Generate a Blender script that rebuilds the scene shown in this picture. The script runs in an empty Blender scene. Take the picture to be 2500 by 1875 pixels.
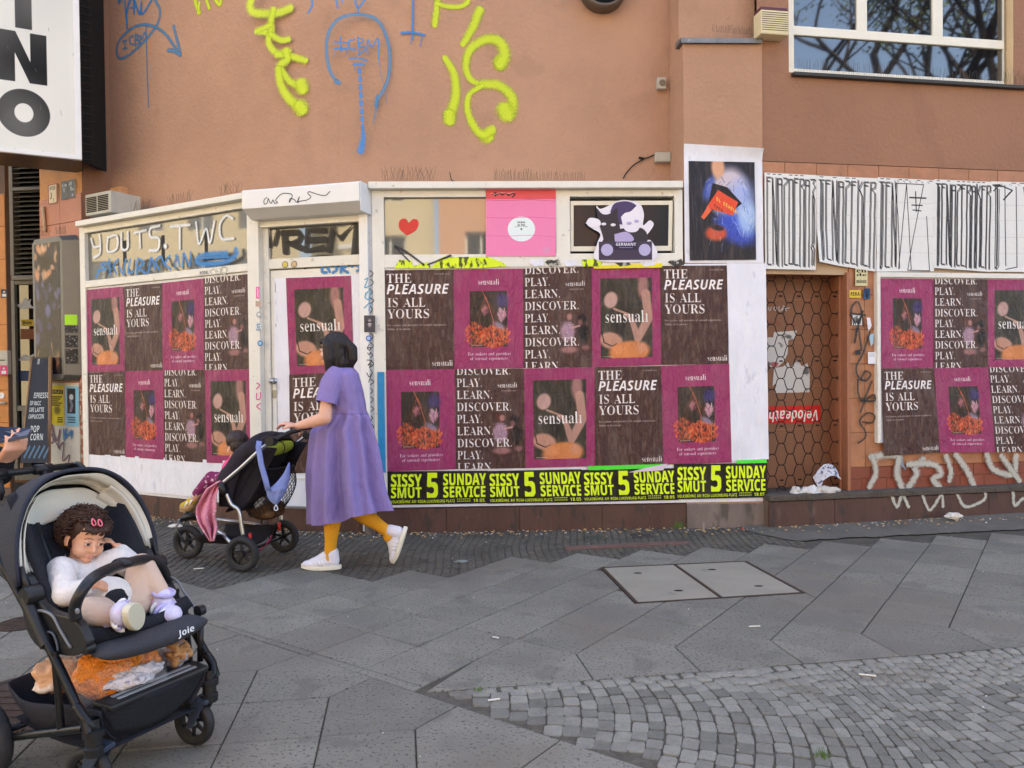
import bpy, bmesh, math, random
import numpy as np
from mathutils import Vector, Matrix, Quaternion, noise
SC=bpy.context.scene
COL=SC.collection
R=math.radians
# ------------------------------------------------------------------ camera
H_CAM=1.37
FPX=1865.0
_p, _r=R(-0.80), R(-0.63)
_cp, _sp, _cr, _sr=math.cos(_p), math.sin(_p), math.cos(_r), math.sin(_r)
_ri0, _up0=Vector((1, 0, 0)), Vector((0, -_sp, _cp))
FW=Vector((0, _cp, _sp))
RI=_ri0*_cr+_up0*_sr
UP=-_ri0*_sr+_up0*_cr
CAM=Vector((0, 0, H_CAM))
cd=bpy.data.cameras.new('camera')
cam=bpy.data.objects.new('camera', cd)
COL.objects.link(cam)
cd.sensor_width=36
cd.lens=36*FPX/2500
cd.clip_start=0.05
cd.clip_end=3000
m3=Matrix((RI, UP, -FW)).transposed()
cam.matrix_world=Matrix.Translation(CAM)@m3.to_4x4()
SC.camera=cam
# ------------------------------------------------------------------ world and sun
SUN_EL, SUN_AZ=R(50), R(12)
w=bpy.data.worlds.new('World')
SC.world=w
w.use_nodes=True
nt=w.node_tree
bg=nt.nodes['Background']
sky=nt.nodes.new('ShaderNodeTexSky')
sky.sky_type='NISHITA'
sky.sun_disc=False
sky.sun_elevation=SUN_EL
sky.sun_rotation=SUN_AZ
sky.air_density=1.0
sky.dust_density=3.0
sky.ozone_density=0.6
nt.links.new(sky.outputs[0], bg.inputs[0])
bg.inputs[1].default_value=0.15
sl=bpy.data.lights.new('sun', 'SUN')
sl.energy=3.2
sl.angle=R(0.53)
sl.color=(1, 0.93, 0.82)
so=bpy.data.objects.new('sun', sl)
COL.objects.link(so)
_d=Vector((math.sin(SUN_AZ)*math.cos(SUN_EL), math.cos(SUN_AZ)*math.cos(SUN_EL), math.sin(SUN_EL)))
so.rotation_euler=_d.to_track_quat('Z', 'Y').to_euler()
so.location=(0, 10, 30)
vs=SC.view_settings
vs.view_transform='Standard'
vs.look='None'
vs.gamma=1
vs.use_curve_mapping=False
vs.exposure=2.3
vs.use_white_balance=True
vs.white_balance_temperature=6900
vs.white_balance_tint=10
SC.cycles.max_bounces=6
SC.cycles.transparent_max_bounces=24
SC.cycles.use_denoising=True
SC.cycles.sample_clamp_indirect=6
# ------------------------------------------------------------------ picture <-> place
def ray(x, y):
 return FW+RI*((x-1250)/FPX)-UP*((y-937.5)/FPX)
def PY(x, y, Y):
 "point on the sight line through pixel (x, y) at the world depth Y"
 d=ray(x, y)
 return CAM+d*(Y/d.y)
def PG(x, y, z=0.0):
 d=ray(x, y)
 return CAM+d*((z-H_CAM)/d.z)
class Fac:
 "a vertical plane of the facade: origin, direction along it, normal to the street"
 def __init__(s, P, ang):
  s.P=Vector((P[0], P[1], 0))
  s.a=ang
  s.t=Vector((math.cos(ang), math.sin(ang), 0))
  s.n=Vector((math.sin(ang), -math.cos(ang), 0))
 def pt(s, u, z, off=0.0):
  return s.P+s.t*u+s.n*off+Vector((0, 0, z))
 def px(s, x, y, off=0.0):
  d=ray(x, y)
  k=((s.P+s.n*off-CAM).dot(s.n))/d.dot(s.n)
  q=CAM+d*k-s.P
  return q.dot(s.t), q.z
 def w(s, x, y, off=0.0):
  u, z=s.px(x, y, off)
  return s.pt(u, z, off)
aA, aD, aM, aR=R(-28.41), R(-14.31), R(1.89), R(9.74)
P_DM=PG(905, 1302)
FM=Fac(P_DM, aM)
FD=Fac(P_DM, aD)
P_AD=FD.pt(FD.px(622, 1283)[0], 0)
FA=Fac(P_AD, aA)
P_MR=FM.pt(FM.px(1869, 1280)[0], 0)
FR=Fac(P_MR, aR)
# ------------------------------------------------------------------ colours and materials
def lin(c):
 return tuple(((v/255)/12.92 if v/255<=0.04045 else((v/255+0.055)/1.055)**2.4)for v in c)
def _n(nt, t, **k):
 n=nt.nodes.new('ShaderNode'+t)
 for a, b in k.items():
  setattr(n, a, b)
 return n
MATS={}
def mat(name, col, rough=0.6, metal=0.0, bump=None, var=None, spec=0.5, rand=0.0, coat=0.0, stretch=None, alpha=1.0, trans=0.0, speck=None, ior=1.45):
 """one procedural surface. bump=(scale,strength[,detail]) var=(scale,amount) rand=per-object value spread
       speck=(scale,threshold,colour,mix): small spots of another colour"""
 if name in MATS:
  return MATS[name]
 m=bpy.data.materials.new(name)
 MATS[name]=m
 m.use_nodes=True
 nt=m.node_tree
 b=nt.nodes['Principled BSDF']
 L=nt.links.new
 c=lin(col)
 tc=_n(nt, 'NewGeometry')
 vec=tc.outputs['Position']
 if stretch:
  mp=_n(nt, 'Mapping')
  mp.inputs['Scale'].default_value=stretch
  L(vec, mp.inputs[0])
  vec=mp.outputs[0]
 b.inputs['Base Color'].default_value=(*c, 1)
 src=None
 if var:
  nz=_n(nt, 'TexNoise')
  nz.inputs['Scale'].default_value=var[0]
  nz.inputs['Detail'].default_value=6
  nz.inputs['Roughness'].default_value=0.65
  L(vec, nz.inputs['Vector'])
  mr=_n(nt, 'MapRange')
  mr.inputs['From Min'].default_value=0.3
  mr.inputs['From Max'].default_value=0.7
  mr.inputs['To Min'].default_value=1-var[1]
  mr.inputs['To Max'].default_value=1+var[1]
  L(nz.outputs[0], mr.inputs[0])
  vm=_n(nt, 'VectorMath', operation='SCALE')
  vm.inputs[0].default_value=c
  L(mr.outputs[0], vm.inputs['Scale'])
  src=vm.outputs[0]
 if rand:
  oi=_n(nt, 'ObjectInfo')
  mr=_n(nt, 'MapRange')
  mr.inputs['To Min'].default_value=1-rand
  mr.inputs['To Max'].default_value=1+rand
  L(oi.outputs['Random'], mr.inputs[0])
  vm=_n(nt, 'VectorMath', operation='SCALE')
  if src:
   L(src, vm.inputs[0])
  else:
   vm.inputs[0].default_value=c
  L(mr.outputs[0], vm.inputs['Scale'])
  src=vm.outputs[0]
 if speck:
  for sp in(speck if isinstance(speck, list)else[speck]):
   nz=_n(nt, 'TexNoise')
   nz.inputs['Scale'].default_value=sp[0]
   nz.inputs['Detail'].default_value=3
   L(vec, nz.inputs['Vector'])
   mr=_n(nt, 'MapRange')
   mr.inputs['From Min'].default_value=sp[1]
   mr.inputs['From Max'].default_value=sp[1]+0.06
   mr.inputs['To Max'].default_value=sp[3]
   L(nz.outputs[0], mr.inputs[0])
   mx=_n(nt, 'Mix', data_type='RGBA')
   L(mr.outputs[0], mx.inputs[0])
   if src:
    L(src, mx.inputs[6])
   else:
    mx.inputs[6].default_value=(*c, 1)
   mx.inputs[7].default_value=(*lin(sp[2]), 1)
   src=mx.outputs[2]
 if src:
  L(src, b.inputs['Base Color'])
 b.inputs['Roughness'].default_value=rough
 b.inputs['Metallic'].default_value=metal
 b.inputs['Specular IOR Level'].default_value=spec
 b.inputs['Coat Weight'].default_value=coat
 b.inputs['Alpha'].default_value=alpha
 b.inputs['Transmission Weight'].default_value=trans
 b.inputs['IOR'].default_value=ior
 if bump:
  nz=_n(nt, 'TexNoise')
  nz.inputs['Scale'].default_value=bump[0]
  nz.inputs['Detail'].default_value=bump[2]if len(bump)>2 else 4
  L(vec, nz.inputs['Vector'])
  bp=_n(nt, 'Bump')
  bp.inputs['Strength'].default_value=bump[1]
  bp.inputs['Distance'].default_value=0.02
  L(nz.outputs[0], bp.inputs['Height'])
  L(bp.outputs[0], b.inputs['Normal'])
 return m
 # ------------------------------------------------------------------ objects
def link(name, me, parent=None):
 o=bpy.data.objects.new(name, me)
 COL.objects.link(o)
 if parent is not None:
  o.parent=parent
  # world coordinates are kept: every thing's Empty only moves the origin
  o.matrix_parent_inverse=wm(parent).inverted()
 return o
WM={}
def wm(o):
 return WM.get(o.name, Matrix.Identity(4))
def empty(name, loc, label, cat, group=None, kind=None):
 o=bpy.data.objects.new(name, None)
 COL.objects.link(o)
 o.location=loc
 o.empty_display_size=0.1
 WM[o.name]=Matrix.Translation(Vector(loc))
 if label:o['label']=label
 if cat:o['category']=cat
 if group:o['group']=group
 if kind:o['kind']=kind
 return o
def tag(o, label, cat, group=None, kind=None):
 if label:o['label']=label
 if cat:o['category']=cat
 if group:o['group']=group
 if kind:o['kind']=kind
 return o
def mesh(name, V, F, m, parent=None, smooth=False, uv=None):
 me=bpy.data.meshes.new(name)
 me.from_pydata([tuple(v)for v in V], [], F)
 if m is not None:
  me.materials.append(m)
 if uv is not None:
  l=me.uv_layers.new(name='UVMap')
  for p in me.polygons:
   for li in p.loop_indices:
    l.data[li].uv=uv[me.loops[li].vertex_index]
 if smooth:
  me.polygons.foreach_set('use_smooth', [True]*len(me.polygons))
 me.update()
 return link(name, me, parent)
class MB:
 "collects pieces of ONE part"
 def __init__(s):
  s.V, s.F=[], []
 def add(s, V, F):
  k=len(s.V)
  s.V+=[Vector(v)for v in V]
  s.F+=[tuple(i+k for i in f)for f in F]
  return s
 def box8(s, c):
  "c: 8 corners, bottom loop then top loop"
  return s.add(c, [(3, 2, 1, 0), (4, 5, 6, 7), (0, 1, 5, 4), (1, 2, 6, 5), (2, 3, 7, 6), (3, 0, 4, 7)])
 def fbox(s, f, u0, u1, z0, z1, o0, o1):
  u0, u1=sorted((u0, u1));z0, z1=sorted((z0, z1));o0, o1=sorted((o0, o1))
  return s.box8([f.pt(u0, z0, o1), f.pt(u1, z0, o1), f.pt(u1, z0, o0), f.pt(u0, z0, o0), f.pt(u0, z1, o1), f.pt(u1, z1, o1), f.pt(u1, z1, o0), f.pt(u0, z1, o0)])
 def box(s, x0, x1, y0, y1, z0, z1):
  return s.box8([(x0, y0, z0), (x1, y0, z0), (x1, y1, z0), (x0, y1, z0), (x0, y0, z1), (x1, y0, z1), (x1, y1, z1), (x0, y1, z1)])
 def tube(s, pts, r, n=8, caps=True, flat=None):
  "swept tube; r a number or a list; flat squeezes the section along the path's side"
  pts=[Vector(p)for p in pts]
  rs=[r]*len(pts)if not isinstance(r, (list, tuple))else r
  V, F=[], []
  up=None
  for i, p in enumerate(pts):
   a=pts[max(0, i-1)]
   b=pts[min(len(pts)-1, i+1)]
   d=(b-a)
   if d.length<1e-9:d=Vector((0, 0, 1))
   d.normalize()
   if up is None:
    up=Vector((0, 0, 1))if abs(d.z)<0.9 else Vector((1, 0, 0))
   x=d.cross(up)
   if x.length<1e-4:x=d.orthogonal()
   x.normalize()
   y=x.cross(d).normalized()
   up=y
   for k in range(n):
    t=2*math.pi*k/n
    V.append(p+x*(math.cos(t)*rs[i]*(flat or 1))+y*(math.sin(t)*rs[i]))
  for i in range(len(pts)-1):
   for k in range(n):
    F.append((i*n+k, i*n+(k+1)%n, (i+1)*n+(k+1)%n, (i+1)*n+k))
  if caps:
   F.append(tuple(range(n))[::-1])
   F.append(tuple((len(pts)-1)*n+k for k in range(n)))
  return s.add(V, F)
 def ell(s, c, r, M=None, nu=16, nv=10):
  c=Vector(c)
  V, F=[], []
  for j in range(nv+1):
   ph=math.pi*j/nv
   for i in range(nu):
    th=2*math.pi*i/nu
    v=Vector((r[0]*math.sin(ph)*math.cos(th), r[1]*math.sin(ph)*math.sin(th), r[2]*math.cos(ph)))
    if M is not None:v=M@v
    V.append(c+v)
  for j in range(nv):
   for i in range(nu):
    F.append((j*nu+i, (j+1)*nu+i, (j+1)*nu+(i+1)%nu, j*nu+(i+1)%nu))
  return s.add(V, F)
 def cap(s, a, ra, b, rb, n=14):
  "tapered capsule"
  a, b=Vector(a), Vector(b)
  s.ell(a, (ra, )*3, None, n, 8)
  s.ell(b, (rb, )*3, None, n, 8)
  return s.tube([a, b], [ra, rb], n)
 def chain(s, pts, rs, n=14):
  for i in range(len(pts)-1):
   s.cap(pts[i], rs[i], pts[i+1], rs[i+1], n)
  return s
 def prism(s, poly, d):
  "closed polygon (3D points) pushed by vector d"
  n=len(poly)
  d=Vector(d)
  V=[Vector(p)for p in poly]+[Vector(p)+d for p in poly]
  F=[tuple(range(n))[::-1], tuple(range(n, 2*n))]+[(i, (i+1)%n, n+(i+1)%n, n+i)for i in range(n)]
  return s.add(V, F)
 def lathe(s, c, axis, prof, n=32, up=None):
  "prof: list of (radius, distance along axis)"
  c, axis=Vector(c), Vector(axis).normalized()
  x=axis.orthogonal().normalized()
  y=axis.cross(x)
  V, F=[], []
  for(r, h)in prof:
   for k in range(n):
    t=2*math.pi*k/n
    V.append(c+axis*h+(x*math.cos(t)+y*math.sin(t))*r)
  for i in range(len(prof)-1):
   for k in range(n):
    F.append((i*n+k, i*n+(k+1)%n, (i+1)*n+(k+1)%n, (i+1)*n+k))
  return s.add(V, F)
 def grid(s, fn, nu, nv):
  V=[fn(i/nu, j/nv)for j in range(nv+1)for i in range(nu+1)]
  F=[(j*(nu+1)+i, j*(nu+1)+i+1, (j+1)*(nu+1)+i+1, (j+1)*(nu+1)+i)for j in range(nv)for i in range(nu)]
  return s.add(V, F)
 def build(s, name, m, parent=None, smooth=False, bevel=0.0, remesh=0.0, sm=0, solid=0.0, label=None, sub=0, autos=False):
  me=bpy.data.meshes.new(name)
  me.from_pydata([tuple(v)for v in s.V], [], s.F)
  if m is not None:me.materials.append(m)
  bm=bmesh.new()
  bm.from_mesh(me)
  bmesh.ops.recalc_face_normals(bm, faces=bm.faces)
  if bevel:
   bmesh.ops.remove_doubles(bm, verts=bm.verts, dist=1e-5)
   es=[e for e in bm.edges if len(e.link_faces)==2 and e.calc_face_angle(0)>0.5]
   bmesh.ops.bevel(bm, geom=es, offset=bevel, segments=2 if bevel>0.004 else 1, affect='EDGES', clamp_overlap=True, profile=0.6)
  bm.to_mesh(me)
  bm.free()
  if remesh or solid or sub or sm:
   tmp=bpy.data.objects.new('tmp', me)
   COL.objects.link(tmp)
   if remesh:
    r=tmp.modifiers.new('r', 'REMESH')
    r.mode='VOXEL'
    r.voxel_size=remesh
    r.use_smooth_shade=True
   if sm:
    q=tmp.modifiers.new('s', 'SMOOTH')
    q.iterations=sm
    q.factor=0.6
   if solid:
    q=tmp.modifiers.new('o', 'SOLIDIFY')
    q.thickness=solid
    q.offset=0
   if sub:
    q=tmp.modifiers.new('u', 'SUBSURF')
    q.levels=q.render_levels=sub
   dg=bpy.context.evaluated_depsgraph_get()
   me2=bpy.data.meshes.new_from_object(tmp.evaluated_get(dg))
   bpy.data.objects.remove(tmp)
   me=me2
   me.name=name
   if m is not None and not me.materials:me.materials.append(m)
  if smooth or remesh or sub:
   me.polygons.foreach_set('use_smooth', [True]*len(me.polygons))
   if autos:
    me.set_sharp_from_angle(angle=R(40))
  me.update()
  o=link(name, me, parent)
  if label:o['label']=label
  return o
rnd=random.Random(7)
def ns(x, y=0.0, z=0.0):
 return noise.noise(Vector((x, y, z)))
def curve(pts, n=8):
 "Catmull-Rom through the points (any dimension as Vectors)"
 P=[Vector(p)for p in pts]
 P=[P[0]*2-P[1]]+P+[P[-1]*2-P[-2]]
 out=[]
 for i in range(1, len(P)-2):
  for k in range(n):
   t=k/n
   out.append(0.5*((2*P[i])+(P[i+1]-P[i-1])*t+(2*P[i-1]-5*P[i]+4*P[i+1]-P[i+2])*t*t+(-P[i-1]+3*P[i]-3*P[i+1]+P[i+2])*t**3))
 out.append(P[-2].copy())
 return out
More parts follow.
